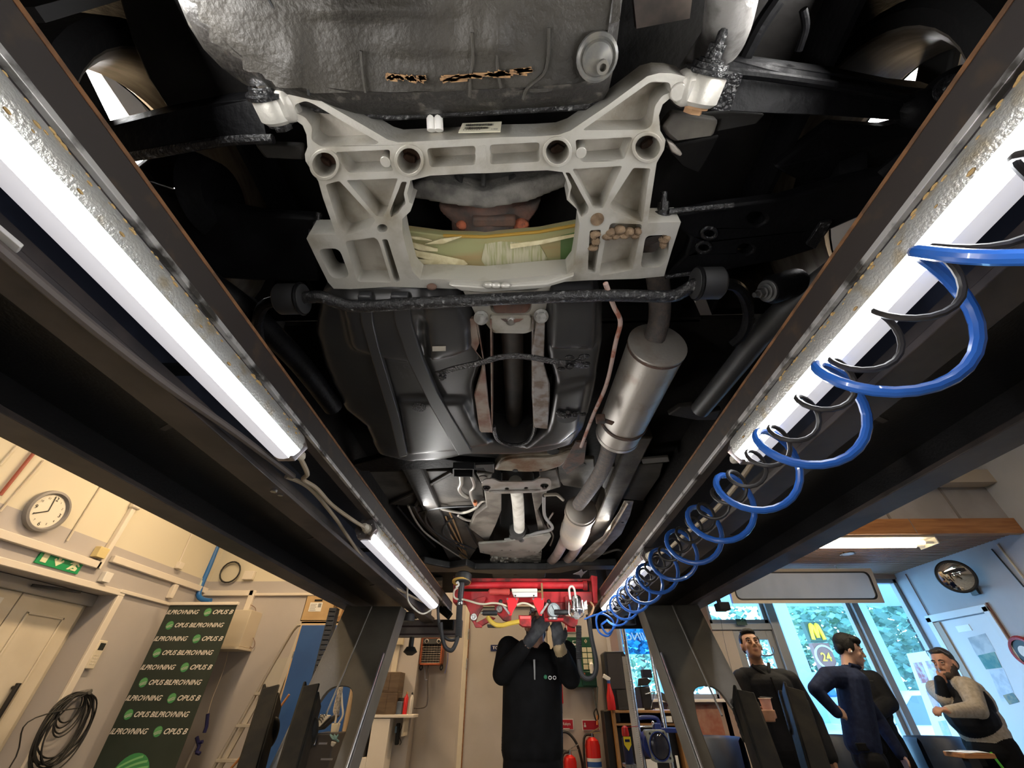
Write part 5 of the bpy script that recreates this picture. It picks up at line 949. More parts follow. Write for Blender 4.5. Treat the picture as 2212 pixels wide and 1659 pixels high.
for k in range(9):
    zc = 1.983-k*.1232; h = .043; odd = k % 2
    if odd:
        globe(bw0+.1, zc+.02, .04, bt); txt('OPUS BILPROVNING', 'lettering', LET, (bw0+.16, 4.898, zc), (1, 0, 0), (0, 0, 1), h, bt, shear=.35, w=.53, bold=.018)
    else:
        txt('ILPROVNING', 'lettering', LET, (bw0+.004, 4.898, zc), (1, 0, 0), (0, 0, 1), h, bt, shear=.35, w=.355, bold=.018); globe(bw0+.455, zc+.02, .04, bt)
        txt('OPUS B', 'lettering', LET, (bw0+.515, 4.898, zc), (1, 0, 0), (0, 0, 1), h, bt, shear=.35, w=.222, bold=.018)
globe(bw0+.36, .7, .17, bt)
# beige wall cabinet behind the banner, cords
t = thing('wall_cabinet', 'beige metal wall cabinet just right of the green banner top', 'cabinet', (-3.2, YB, 1.7)); CB = mat('cabinet_beige', (.6, .53, .42), .5)
box_obj('body', -3.62, -3.16, YB-.25, YB-.001, 1.72, 2.08, CB, t, .004); box_obj('bottom_lip', -3.66, -3.14, YB-.29, YB-.001, 1.69, 1.715, CB, t, .003)
m = cable('tangled_wire', [yy(*q, YB-.03) for q in ((530, 1302), (552, 1315), (545, 1345), (528, 1368), (535, 1390), (546, 1400), (550, 1385), (535, 1362), (530, 1372), (540, 1402))], .004, mat('wire_brown', (.2, .13, .1), .6), 'thin tangled brown wire on the wall beside the beige cabinet', 'wire')
cable('thin_cord', [yy(*q, YB-.05) for q in ((494, 1402), (485, 1440), (470, 1480), (458, 1510), (448, 1545))], .004, CREAM, 'thin pale cord hanging from the beige cabinet', 'cord')
t = thing('blue_strap_pole', 'pale pole with dark blue straps beside the green banner', 'pole', (-3.0, 5.3, 0)); NAVY = mat('strap_navy', (.02, .02, .12), .6)
MB().tube([yy(425, 1600, 5.3), yy(400, 1659, 5.3), yy(365, 1750, 5.3)], .012, 8).build('pole', TRUNK, t)
for l in ([(449, 1542), (446, 1570), (441, 1583)], [(425, 1592), (430, 1612), (424, 1625)], [(428, 1605), (438, 1602)], [(424, 1625), (432, 1628)]): MB().tube([yy(*q, 5.28) for q in l], .016, 6).build('strap', NAVY, t)
# aluminium step ladder
t = thing('step_ladder', 'aluminium step ladder standing beside the blue cabinet', 'ladder', (-2.8, 5.2, 0)); AL = mat('ladder_alu', (.5, .47, .42), .35, m=.6)
la_, lb_ = yy(632, 1362, 5.25), V((-3.12, 5.05, 0)); ra_, rb_ = yy(665, 1356, 5.25), V((-2.62, 5.05, 0))
lz = lambda z: la_.lerp(lb_, 1-z/la_.z); rz = lambda z: V((-2.5, 5.25, 1.9)).lerp(rb_, 1-z/1.9)
MB().tube(cr([lz(.0), lz(.9), lz(1.75), la_+V((.03, 0, .03)), la_+V((.06, 0, .05)), rz(1.93)], 4), .016, 10).build('rail', AL, t)
MB().bar(rz(0), rz(1.9), .03, .05, (1, 0, 0)).build('rail', AL, t); MB().bar(lz(0)+V((.05, .02, 0)), lz(1.55)+V((.05, .02, 0)), .02, .04, (1, 0, 0)).build('rail', AL, t)
for z in (.3, .55, .8, 1.05, 1.3): MB().bar(lz(z), rz(z), .09, .025).build('tread', AL, t, bev=.003)
o = MB().plate([[lz(1.36), rz(1.36), rz(1.62), lz(1.6)]], (0, .01, 0)).build('platform', mat('ladder_platform', (.42, .4, .36), .45, m=.3), t)
tag(MB().tube([yy(*q, 4.9) for q in ((625, 1500), (560, 1590), (500, 1659), (420, 1760))], .011, 8).build('broom_stick', WOOD), 'thin orange wooden stick leaning across the ladder', 'stick')
# tall blue cabinet with pale wooden edging
t = thing('blue_cabinet', 'tall cabinet with a flat blue door and pale wooden edges', 'cabinet', (-2.0, 5.1, 0)); EDG = mat('edge_pine', (.62, .45, .27), .5)
x0, x1, zt = -2.42, -1.72, 1.93
box_obj('carcass', x0, x1, 5.02, 5.28, 0, zt, EDG, t, .003); box_obj('top_board', x0, -1.44, 5.02, 5.27, zt-.02, zt+.001, EDG, t); box_obj('door', x0+.022, x1-.01, 5.0, 5.018, .02, zt-.04, BLUEP, t, .003)
for z in (1.62, .95, .3): MB().cyl((x0+.018, 5.0, z-.03), (x0+.018, 5.0, z+.03), .007).build('hinge', STEEL, t)
# cardboard carton on it, and an orange case
CARD = mat('cardboard', (.5, .34, .17), .8, c2=(.44, .29, .14), sc=6); t = thing('cardboard_box', 'open cardboard box with a printed label on top of the blue cabinet', 'box', (-2.25, 5.2, zt+.005))
bx0, bx1, by0, bz1 = -2.44, -2.1, 5.02, 2.18; zt += .004
m = MB().bx(bx0, bx1, by0, by0+.006, zt, bz1).bx(bx0, bx1, by0+.3, by0+.306, zt, bz1).bx(bx0, bx0+.006, by0, by0+.3, zt, bz1).bx(bx0, bx1, by0, by0+.3, zt, zt+.006); m.build('carton', CARD, t)
MB().plate([[(bx1, by0, zt), (bx1, by0+.3, zt), (bx1, by0+.3, bz1), (bx1, by0, bz1-.0)]], (-.006, 0, 0)).build('side', CARD, t)
MB().plate([[(bx1, by0, bz1-.04), (bx1, by0+.3, bz1-.04), (bx1+.14, by0+.28, bz1-.07), (bx1+.14, by0+.02, bz1-.07)]], (0, 0, .005)).build('flap', CARD, t); MB().plate([[(bx1+.005, by0+.05, zt+.02), (bx1+.09, by0+.0, zt+.05), (bx1+.11, by0+.0, bz1-.08), (bx1+.005, by0+.05, bz1-.06)]], (0, .005, 0)).build('flap', CARD, t)
MB().plate([[(bx0+.1, by0-.002, bz1-.055), (bx0+.19, by0-.002, bz1-.055), (bx0+.19, by0-.002, bz1-.035), (bx0+.1, by0-.002, bz1-.035)]], (0, .001, 0)).build('hand_hole', mat('hole_black', (.004, .004, .004), .9), t)
lbz = MB().bx(bx0+.06, bx0+.2, by0-.002, by0-.0005, zt+.09, zt+.18).build('label', PAPER, t); m = MB()
for k in range(5): m.bx(bx0+.07, bx0+.14-.01*(k % 2), by0-.003, by0-.002, zt+.1+.015*k, zt+.105+.015*k)
m.bx(bx0+.155, bx0+.19, by0-.003, by0-.002, zt+.13, zt+.17); m.build('print', mat('print_grey', (.25, .25, .25), .6), lbz)['kind'] = 'stuff'
t = tag(MB().plate([on_y([(800, 1340), (805, 1316), (820, 1306), (838, 1308), (844, 1316), (830, 1322), (818, 1322), (812, 1340)], 5.05)], (0, .08, 0)).build('orange_case', mat('case_orange', (.75, .25, .06), .5), bev=.006), 'orange plastic case on top of the blue cabinet beside the carton', 'case')
# work trolley with box and reel seen through the leg opening
t = thing('tool_trolley', 'dark tool trolley with pale keypad box seen through the left leg opening', 'trolley', (-1.45, 4.2, 0))
T = lambda x, y, Y=4.2: yy(*cm(540, 1420, 6.9125)([(x, y)])[0], Y)
DK = mat('trolley_dark', (.03, .026, .024), .5); a = T(950, 1090); b = T(1290, 870)
MB().bx(a.x, b.x+.02, 4.2, 4.5, 0, a.z-.02).build('cabinet', DK, t, bev=.006)
MB().plate([[T(930, 1085), T(1040, 1090), T(1290, 870), T(1250, 855)]], (0, .1, 0)).build('hood', DK, t, bev=.006)
kb = MB().plate([[T(965, 1030, 4.18), T(1030, 1040, 4.18), T(1200, 865, 4.18), T(1050, 850, 4.18)]], (0, .03, 0)).build('keypad_box', mat('keypad_ivory', (.66, .6, .5), .45), t, bev=.004)
for k in range(3): q = T(1030+k*22, 980-k*40, 4.175); MB().tube([q+V((.02*cos(i*.5), -.002, .02*sin(i*.5))) for i in range(9)], .003, 6).build('cable_mark', INK, kb)
MB().plate([[T(1215, 985, 4.16), T(1325, 985, 4.16), T(1290, 1120, 4.16), T(1200, 1125, 4.16)]], (0, .05, 0)).build('plug_box', mat('box_cream', (.6, .52, .36), .5), t, bev=.006)
MB().tube(cr([T(1270, 985, 4.16), T(1290, 850, 4.17), T(1255, 790, 4.17), T(1330, 480, 4.17), T(1360, 480, 4.17), T(1375, 700, 4.17), T(1385, 860, 4.17), T(1320, 990, 4.16)], 6), .008, 8).build('cable', CREAM, t)
MB().tube(cr([T(1290, 850, 4.17), T(1310, 700, 4.17), T(1345, 480, 4.17), T(1360, 300, 4.2)], 5), .022, 10).build('cable_sleeve', mat('sleeve_pale', (.5, .44, .36), .6, c2=(.2, .18, .15), sc=60), t)
MB().plate([[T(880, 1160, 4.18), T(1000, 1155, 4.18), T(965, 1310, 4.18), T(840, 1310, 4.18)]], (0, .01, 0)).build('label_blue', mat('label_blue', (.12, .22, .42), .5), t)
MB().plate([[T(895, 1240, 4.175), T(980, 1240, 4.175), T(965, 1300, 4.175), T(880, 1300, 4.175)]], (0, .004, 0)).build('label_white', PAPER, t)
o = MB().plate([[T(790, 1400, 4.18), T(855, 1400, 4.18), T(810, 1580, 4.18), T(735, 1580, 4.18)]], (0, .01, 0)).build('label_white', PAPER, t); q = T(790, 1520, 4.175); MB().tube([q+V((.022*cos(2*pi*i/14), 0, .022*sin(2*pi*i/14))) for i in range(14)], .003, 6, closed=True).build('ring_print', mat('label_blue', (.12, .22, .42), .5), o)
for y in (1285, 1520): MB().bar(T(1030 if y < 1400 else 1060, y, 4.1), T(1150 if y < 1400 else 1230, y, 4.1), .01, .012).build('bright_bar', CHR, t)
tag(MB().plate([[T(1210, 1250, 4.15), T(1285, 1275, 4.15), T(1235, 1340, 4.15), T(1200, 1320, 4.15)]], (0, .02, 0)).build('glove', mat('glove_grey', (.45, .42, .36), .7), bev=.006), 'crumpled pale rag on the dark trolley', 'rag')
m = MB()
for k in range(7): m.tube(cr([T(1200+20*k, 1150+15*(k % 3), 4.14), T(1240+8*k, 1220, 4.13), T(1280+8*k, 1200+10*k, 4.14)], 3), .006, 6)
m.build('teal_cord', mat('cord_teal', (.1, .2, .2), .6), t)['kind'] = 'stuff'
tag(MB().plate([[T(720, 810, 4.3), T(560, 1060, 4.3), T(300, 1652, 4.3), T(440, 1652, 4.3)]], (0, .3, 0)).build('grey_panel_stand', mat('stand_grey', (.13, .13, .14), .5), bev=.01), 'slanting grey metal stand behind the black lift arm', 'stand')
# wall shelf with wooden cases and cans
SH = lambda x, y, Y=5.22: yy(*cm(820, 1300, 4.621)([(x, y)])[0], Y)
t = thing('wall_shelf', 'white wall shelf holding two wooden cases and cans', 'shelf', SH(150, 1130, 5.3)); a, b = SH(-60, 1130, 5.1), SH(330, 1105, 5.1)
box_obj('board', a.x, b.x+.02, 5.05, 5.3, a.z-.02, a.z+.004, TRUNK, t, .003); box_obj('bracket', b.x-.09, b.x-.07, 5.12, 5.3, a.z-.16, a.z-.02, CREAM, t); zs = a.z+.005
WC = mat('case_wood', (.13, .085, .05), .5, c2=(.09, .055, .03), sc=6, st=(1, 1, 6))
def case(x0, x1, z0, z1, label):
    t = thing('wooden_case', label, 'case', ((x0+x1)/2, 5.15, z0)); box_obj('body', x0, x1, 5.06, 5.28, z0, z1, WC, t, .004); box_obj('front_panel', x0+.02, x1-.1, 5.056, 5.06, z0+.02, z1-.02, WC, t); return t
c0, c1 = SH(0, 1110).x-.05, SH(190, 1110).x; case(c0, c1, zs, zs+.17, 'lower of two stacked brown wooden cases on the white shelf'); case(c0, c1-.0, zs+.171, zs+.34, 'upper of two stacked brown wooden cases on the white shelf')
def can(name, x, r, h, m, label, cat, cap=None):
    p = V((x, 5.12, zs)); t = thing(name, label, cat, p); MB().lathe([(r, 0), (r, h*.82), (r*.5, h*.92), (r*.4, h)], p, (0, 0, 1), 18).build('body', m, t, bev=.001); MB().lathe([(r*.45, h), (r*.5, h*1.04), (r*.3, h*1.12)], p, (0, 0, 1), 12).build('cap', cap or BLK, t); return t
xr = SH(275, 1080).x; r_ = can('spray_bottle', xr, .022, .16, RED, 'red bottle beside the wooden cases on the white shelf', 'bottle', mat('bottle_cap_amber', (.4, .25, .12), .4))
can('spray_can', xr+.055, .02, .155, mat('can_silver', (.55, .52, .48), .35, m=.4), 'silver spray can at the end of the white shelf', 'can')
tag(box_obj('tape_box', xr-.09, xr-.03, 5.1, 5.18, zs, zs+.1, mat('box_bluegrey', (.12, .15, .2), .5), None, .004), 'small blue grey box between the cases and the red bottle', 'box')
tag(box_obj('black_case', c1+.003, c1+.035, 5.12, 5.26, zs, zs+.13, BLK, None, .004), 'slim black case standing right of the stacked wooden cases', 'case')
# white cabinets below, hand lamp
t = thing('low_cabinet', 'white cabinet with an open compartment under the wall shelf', 'cabinet', (-1.35, 5.2, 0)); a = SH(-60, 1150); b = SH(150, 1150)
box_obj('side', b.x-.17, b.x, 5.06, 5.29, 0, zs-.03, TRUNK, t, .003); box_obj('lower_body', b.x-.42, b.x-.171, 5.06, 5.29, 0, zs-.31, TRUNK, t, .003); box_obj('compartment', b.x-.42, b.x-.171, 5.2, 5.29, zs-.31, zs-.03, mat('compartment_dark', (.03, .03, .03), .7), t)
for k, (w, h, cc) in enumerate(((.03, .2, (.5, .42, .28)), (.025, .22, (.25, .2, .13)), (.02, .19, (.6, .57, .5)), (.03, .23, (.1, .15, .2)), (.02, .21, (.07, .07, .08)))):
    x = b.x-.36+sum((.03, .025, .02, .03, .02)[:k])*1.25; tag(box_obj('binder', x, x+w, 5.08, 5.19, zs-.309, zs-.309+h, mat('binder_%d' % k, cc, .6), None, .002), ['beige', 'brown', 'pale', 'blue grey', 'black'][k]+' binder in the open compartment under the shelf', 'binder')
p = SH(180, 1290); t = thing('hand_lamp', 'black and blue hand lamp hanging below the white shelf', 'lamp', p); MB().bar(SH(190, 1210), SH(170, 1430), .04, .04, (0, -1, 0)).build('body', BLK, t, bev=.01); MB().bar(SH(165, 1240, 5.19), SH(160, 1310, 5.19), .02, .02, (0, -1, 0)).build('blue_shell', mat('shell_blue', (.15, .25, .35), .4), t, bev=.006)
MB().tube(cr([SH(200, 1430), SH(215, 1400), SH(195, 1330), SH(230, 1230), SH(260, 1180), SH(240, 1100)], 5), .004, 6).build('cord', BLK, t)
# fan heater
FHp = lambda x, y, Y=YB-.12: yy(*cm(820, 1300, 4.621)([(x, y)])[0], Y)
t = thing('fan_heater', 'orange and black fan heater hanging on the back wall', 'heater', FHp(525, 480)); OR = mat('heater_orange', (.42, .1, .035), .45, c2=(.3, .08, .03), sc=12)
a, b = FHp(430, 350), FHp(618, 632); YF = YB-.16
for q in ((a.x, a.x+.018, b.z, a.z), (b.x-.018, b.x, b.z, a.z), (a.x, b.x, b.z, b.z+.015), (a.x, b.x, a.z-.02, a.z)): box_obj('housing_frame', q[0], q[1], YF, YB-.01, q[2], q[3], OR, t, .003)
box_obj('back_panel', a.x+.01, b.x-.01, YF+.06, YB-.02, b.z+.01, a.z-.01, mat('heater_dark', (.03, .026, .022), .6), t); cpn = box_obj('control_panel', a.x+.018, b.x-.018, YF+.004, YF+.02, a.z-.07, a.z-.02, mat('panel_char', (.05, .05, .048), .5), t)
for x in (a.x+.06, b.x-.05): MB().lathe([(.016, 0), (.016, -.012), (.01, -.02)], (x, YF+.004, a.z-.045), (0, 1, 0), 16).build('knob', BLK, cpn); MB().lathe([(.022, 0), (.019, -.003)], (x, YF+.003, a.z-.045), (0, 1, 0), 18).build('dial_ring', TRUNK, cpn)
nz = 8
for k in range(nz): z = b.z+.02+(a.z-.09-b.z-.03)*k/(nz-1); MB().cyl((a.x+.015, YF+.004, z), (b.x-.015, YF+.004, z), .0018, n=6).build('grille_wire', mat('wire_dark', (.16, .14, .12), .4, m=.5), t)
for k in range(7): x = a.x+.03+(b.x-a.x-.06)*k/6; MB().cyl((x, YF+.006, b.z+.015), (x, YF+.006, a.z-.075), .0018, n=6).build('grille_wire', mat('wire_dark', (.16, .14, .12), .4, m=.5), t)
MB().tube(cr([FHp(480, 345), FHp(480, 315), FHp(640, 310), FHp(650, 350)], 4), .008, 8).build('handle', BLK, t)
for x in (410, 612): MB().tube(cr([FHp(x, 632), FHp(x-8, 660), FHp(x, 680), FHp(x+16, 660), FHp(x+12, 632)], 4), .007, 8).build('foot', BLK, t)
cable('heater_cable', [FHp(485, 632), FHp(480, 800), FHp(478, 980), FHp(450, 1050), FHp(330, 1062)], .007, mat('cable_dark', (.1, .085, .08), .5), 'dark cable running down the wall from the fan heater')
cable('loose_cable', [FHp(683, 510), FHp(678, 600), FHp(650, 715)], .004, mat('cord_blue', (.08, .1, .3), .5), 'thin blue cord beside the fan heater', 'cord')
cable('cable_end', [FHp(452, 640), FHp(455, 770), FHp(480, 775)], .007, mat('cord_greyblue', (.2, .2, .24), .5), 'short grey cord end under the fan heater', 'cord')
wbox('sensor_box', FHp(210, 380, 5.27), (.07, .05, .1), mat('box_cream', (.6, .52, .36), .5), 'cream sensor box on the wall left of the fan heater')
# ---------------- toilet wall: signs, first aid board, extinguishers ----------------
YS = YT-.02
def rect(name, px, Y, th, m, parent=None, bev=.002, label=None):
    a, b = yy(px[0], px[1], Y), yy(px[2], px[3], Y); return box_obj(name, a.x, b.x, Y, Y+th, b.z, a.z, m, parent, bev, label)
t = thing('toilet_sign', 'small dark blue sign reading TOALETT on the toilet door', 'sign', yy(1085, 1398, YT-.035)); a = yy(1060, 1393, YT-.035); z0 = a.z-.055
box_obj('plate', a.x, a.x+.25, YT-.036, YT-.031, z0, a.z, mat('sign_navy', (.012, .02, .09), .4), t); txt('TOALETT', 'lettering', PAPER, (a.x+.02, YT-.0365, z0+.014), (1, 0, 0), (0, 0, 1), .028, t, w=.2, bold=.01)
DG = mat('board_green', (.012, .075, .04), .4); t = thing('first_aid_board', 'dark green first aid board with pale instruction panels behind the mechanic', 'board', yy(1255, 1430, YS))
a, b = yy(1224, 1377, YS), yy(1285, 1485, YS); a.x += .0; b.x += .02
box_obj('case', a.x, b.x, YS-.05, YT-.002, b.z, a.z, DG, t, .006); PC = mat('panel_cream', (.62, .6, .42), .5); W_, H_ = b.x-a.x, a.z-b.z
for r in range(4):
    for c in range(2):
        x0 = a.x+W_*(.55+.2*c); z0 = a.z-H_*(.22+.115*r); box_obj('instruction_panel', x0, x0+W_*.17, YS-.054, YS-.05, z0-H_*.095, z0, PC, t)
for r in range(5): z0 = a.z-H_*(.08+.13*r); o = box_obj('instruction_panel', a.x+W_*.2, a.x+W_*.44, YS-.054, YS-.05, z0-H_*.1, z0, PAPER if r < 4 else mat('panel_green', (.1, .4, .15), .5), t); MB().ell((a.x+W_*.32, YS-.0545, z0-H_*.035), (.03, .001, .012)).build('print', DG, o)
MB().bx(a.x+W_*.7, a.x+W_*.74, YS-.054, YS-.05, a.z-H_*.13, a.z-H_*.05).bx(a.x+W_*.67, a.x+W_*.77, YS-.054, YS-.05, a.z-H_*.11, a.z-H_*.07).build('cross', PC, t)
box_obj('drawer', a.x+W_*.45, b.x-.01, YS-.06, YS-.05, b.z+.01, b.z+H_*.3, mat('drawer_green', (.01, .05, .03), .3), t, .004); box_obj('plaster_box', a.x+W_*.4, a.x+W_*.58, YS-.066, YS-.05, b.z+H_*.18, b.z+H_*.27, mat('box_orange', (.5, .15, .06), .5), t)
can2 = yy(1278, 1442, YS-.07); MB().lathe([(.02, -.05), (.02, .03), (.008, .045), (.008, .06)], can2, (0, 0, 1), 14).build('eye_wash_bottle', PAPER, t)
SR = mat('sign_red', (.42, .012, .03), .45)
def fire_sign(px, label, txt_='', mark=True):
    t = thing('fire_sign', label, 'sign', yy(px[0], px[1], YS)); a, b = yy(px[0], px[1], YS), yy(px[2], px[3], YS)
    box_obj('border', a.x, b.x, YS+.01, YT-.001, b.z, a.z, PAPER, t); box_obj('plate', a.x+.006, b.x-.006, YS+.008, YS+.011, b.z+.006, a.z-.006, SR, t); w = b.x-a.x
    MB().bx(a.x+w*.1, a.x+w*.22, YS+.006, YS+.008, b.z+.025, a.z-.04).bx(a.x+w*.13, a.x+w*.19, YS+.006, YS+.008, a.z-.045, a.z-.022).build('extinguisher_symbol', PAPER, t)
    if txt_:
        txt(txt_, 'lettering', PAPER, (a.x+w*.3, YS+.0065, a.z-.055), (1, 0, 0), (0, 0, 1), .03, t, w=w*.5, bold=.01); m = MB()
        for k in range(3): m.bx(a.x+w*.3, a.x+w*(.72-.06*k), YS+.0055, YS+.007, a.z-.075-.012*k, a.z-.07-.012*k)
        m.build('small_print', PAPER, t)['kind'] = 'stuff'
fire_sign((1206, 1553, 1240, 1577), 'red Kolsyra sign with a white extinguisher symbol, beside the mechanic', 'Kolsyra'); fire_sign((1257, 1555, 1296, 1578), 'red sign half hidden behind the tall extinguisher head')
fire_sign((1219, 1344, 1245, 1366), 'red and white sign above the green first aid board')
t = thing('fire_blanket_box', 'red fire blanket box with white label beside the mechanic', 'box', yy(1208, 1500, YS)); a, b = yy(1192, 1468, YS), yy(1217, 1520, YS); box_obj('case', a.x, b.x, YS-.02, YT-.001, b.z, a.z, RED, t, .005); box_obj('label', a.x+.005, b.x-.035, YS-.022, YS-.02, b.z+.03, a.z-.03, PAPER, t); MB().ell((a.x+.05, YS-.0225, b.z+.07), (.016, .001, .016)).build('print', mat('sign_navy', (.012, .02, .09), .4), t)
MB().bx(a.x+.06, a.x+.08, YS, YS+.01, b.z-.12, b.z).build('pull_strap', WOOD, t)
def extinguisher(x0, xw, ztop, label, r, h, lab=True):
    p = V((x0, YS-.1, ztop-h)); t = thing('fire_extinguisher', label, 'extinguisher', (p.x, p.y, 0)); R = mat('extinguisher_red', (.55, .015, .012), .25)
    MB().lathe([(r*.9, -p.z+.01 if p.z < .5 else 0), (r, .02), (r, h*.9), (r*.85, h*.96), (r*.4, h)], p, (0, 0, 1), 24).build('cylinder', R, t)
    MB().cyl(p+V((0, 0, h)), p+V((0, 0, h+.03)), r*.32).build('valve', CHR, t); MB().bar(p+V((-.01, 0, h+.03)), p+V((.09, -.03, h+.075)), .02, .008).bar(p+V((0, 0, h+.025)), p+V((.08, -.03, h+.035)), .02, .008).build('lever', mat('lever_brass', (.55, .42, .2), .3, m=.7) if lab else STEEL, t)
    if lab:
        MB().loft([[p+V((r*1.01*sin(a), -r*1.01*cos(a), z)) for a in [-1.2+2.4*k/10 for k in range(11)]] for z in (.02, h*.76)], False, False, closed=False).build('label', PAPER, t)
        MB().loft([[p+V((r*1.015*sin(a), -r*1.015*cos(a), z)) for a in [-1.2+2.4*k/10 for k in range(11)]] for z in (h*.66, h*.72)], False, False, closed=False).build('label_band', mat('band_blue', (.03, .1, .35), .4), t)
        m = MB()
        for k in range(3): m.box(p+V((-.025+.025*k, -r*1.03, h*.3)), (.012, .002, .016))
        m.build('pictograms', SR, t)['kind'] = 'stuff'
    MB().tube(cr([p+V((-.01, -.02, h+.02)), p+V((-r*1.1, -.03, h-.01)), p+V((-r*1.3, -.03, h*.6)), p+V((-r*1.25, -.03, 0)), p+V((-r*1.2, -.03, -.1))], 5), .011, 8).build('hose', RUB, t)
    MB().bx(p.x-.02, p.x+.02, YS-.05, YT-.001, p.z+h*.5, p.z+h*.55).build('bracket', BLK, t); return t
pe = yy(1278, 1592, YS-.1); extinguisher(pe.x, 0, pe.z, 'tall red fire extinguisher with a white label by the wall corner', .07, .6)
pe = yy(1230, 1630, YS-.1); t = extinguisher(pe.x, 0, pe.z, 'round shouldered plain red fire extinguisher beside the mechanic', .062, .5, False)
MB().tube(cr([yy(*q, YS-.06) for q in ((1224, 1624), (1205, 1618), (1196, 1600), (1204, 1584), (1225, 1582), (1245, 1605), (1256, 1640), (1262, 1680))], 6), .012, 8).build('discharge_hose', RUB, t)
t = thing('lanyard', 'grey lanyard with small tools hanging below the green board', 'lanyard', yy(1286, 1520, YS))
for l in (((1279, 1483), (1284, 1510), (1288, 1530)), ((1291, 1483), (1290, 1510), (1288, 1530))): MB().tube([yy(*q, YS-.04) for q in l], .006, 6).build('strap', mat('strap_grey', (.1, .12, .13), .7), t)
MB().tube(cr([yy(*q, YS-.05) for q in ((1288, 1530), (1283, 1540), (1288, 1556), (1293, 1548), (1288, 1530))], 4), .007, 6).build('pliers', RUB, t); MB().tube([yy(*q, YS-.05) for q in ((1290, 1545), (1290, 1566))], .008, 6).build('grip', mat('grip_orange', (.7, .25, .08), .5), t)
# ---------------- inspection desk and headlamp tester ----------------
dk = cm(1180, 1340, 5.2); D = lambda x, y, Y=4.9: yy(*dk([(x, y)])[0], Y)
zt = D(900, 1010).z; xl, xr = D(735, 1010).x, D(1465, 1010).x
t = thing('computer_desk', 'dark computer cabinet with orange wooden edges behind the headlamp tester', 'desk', ((xl+xr)/2, 5.1, 0)); DE = mat('desk_edge', (.34, .18, .07), .5); DKB = mat('desk_black', (.01, .01, .011), .5)
box_obj('top', xl, xr, 4.88, 5.4, zt-.02, zt, DE, t, .003); box_obj('side', xl, xl+.025, 4.88, 5.4, 0, zt-.02, DE, t); box_obj('side', xr-.025, xr, 4.88, 5.4, 0, zt-.02, DE, t); box_obj('back', xl, xr, 5.38, 5.4, 0, zt-.02, DKB, t); box_obj('shelf', xl+.025, xr-.025, 4.9, 5.38, zt-.11, zt-.095, DE, t); box_obj('inner', xl+.026, xr-.026, 5.0, 5.37, .02, zt-.13, DKB, t)
box_obj('side_panel', xl-.07, xl-.005, 4.95, 5.15, 0, zt-.005, DKB, t, .004)
zt += .002
t = thing('screen_cabinet', 'large dark grey monitor housing on the computer cabinet', 'monitor', (D(800, 600).x, 5.05, zt)); a, b = D(640, 345), D(985, 995); SC = mat('screen_grey', (.045, .04, .038), .35)
MB().plate([[V((a.x, 4.92, zt+.45)), V((a.x+.02, 4.92, a.z)), V((b.x-.02, 4.92, a.z)), V((b.x, 4.92, a.z-.03)), V((b.x, 4.92, zt)), V((a.x, 4.92, zt))]], (0, .2, 0)).build('housing', BLK, t, bev=.006); box_obj('screen', a.x+.03, b.x-.05, 4.914, 4.92, zt+.16, a.z-.02, SC, t); box_obj('keyboard_tray', a.x+.08, b.x-.05, 4.88, 4.919, zt+.002, zt+.15, mat('mesh_black', (.02, .02, .02), .6, b=.6, bs=300), t)
p = D(735, 980, 4.86); t = thing('spray_bottle', 'red spray bottle with white trigger in front of the monitor housing', 'bottle', (p.x, 4.86, zt)); MB().lathe([(.038, 0), (.04, .02), (.036, .1), (.018, .17), (.014, .2)], (p.x, 4.86, zt), (0, 0, 1), 20).build('body', RED, t); MB().lathe([(.016, .2), (.016, .225)], (p.x, 4.86, zt), (0, 0, 1), 14).build('collar', mat('collar_blue', (.03, .08, .3), .4), t); MB().box((p.x-.015, 4.86, zt+.245), (.07, .02, .035), Matrix.Rotation(.5, 3, 'Y')).build('trigger_head', WHITE, t, bev=.004)
t = thing('printer', 'black label printer and scanner on the computer cabinet', 'printer', (D(1110, 900).x, 5.0, zt)); a, b = D(1060, 740), D(1225, 1000); box_obj('body', a.x, b.x, 4.95, 5.2, zt, a.z, BLK, t, .012); box_obj('box', D(1015, 0).x, D(1110, 0).x, 5.0, 5.1, D(0, 640).z, D(0, 545).z, mat('navy_black', (.01, .014, .03), .4), t, .004)
MB().plate([[D(1050, 650, 4.94), D(1120, 640, 4.94), D(1185, 675, 4.94), D(1140, 730, 4.94), D(1045, 740, 4.94)]], (0, .08, 0)).build('scanner_head', BLK, t, bev=.006); MB().plate([[D(1250, 780, 4.95), D(1385, 860, 4.95), D(1380, 940, 4.95), D(1240, 850, 4.95)]], (0, .02, 0)).build('tilted_tray', mat('tray_dark', (.05, .045, .04), .5), t)
MB().tube([D(1110, 830, 4.93), D(1215, 800, 4.93)], .006).tube([D(1215, 800, 4.93), D(1175, 990, 4.93)], .005).build('chrome_clip', CHR, t)
for k, (x0, x1) in enumerate(((790, 860), (875, 940), (1050, 1120))): tag(box_obj('paper_slip', D(x0, 0).x, D(x1, 0).x, 4.885, 4.91, zt+.001, zt+.012, PAPER), ['white paper slip by the red spray bottle', 'white paper slip in front of the monitor housing', 'white paper slip in front of the printer'][k], 'paper')
tag(box_obj('socket_box', D(1340, 1080).x, D(1405, 1080).x, 4.89, 4.95, zt-.09, zt-.045, PAPER, None, .003), 'small white box on the shelf of the computer cabinet', 'box')
HT = lambda x, y, Y=4.2: yy(*dk([(x, y)])[0], Y)
t = thing('headlamp_tester', 'blue headlamp tester with oval lens on two tall chrome columns', 'tester', (1.04, 4.2, 0)); TB = mat('tester_blue', (.02, .04, .2), .4)
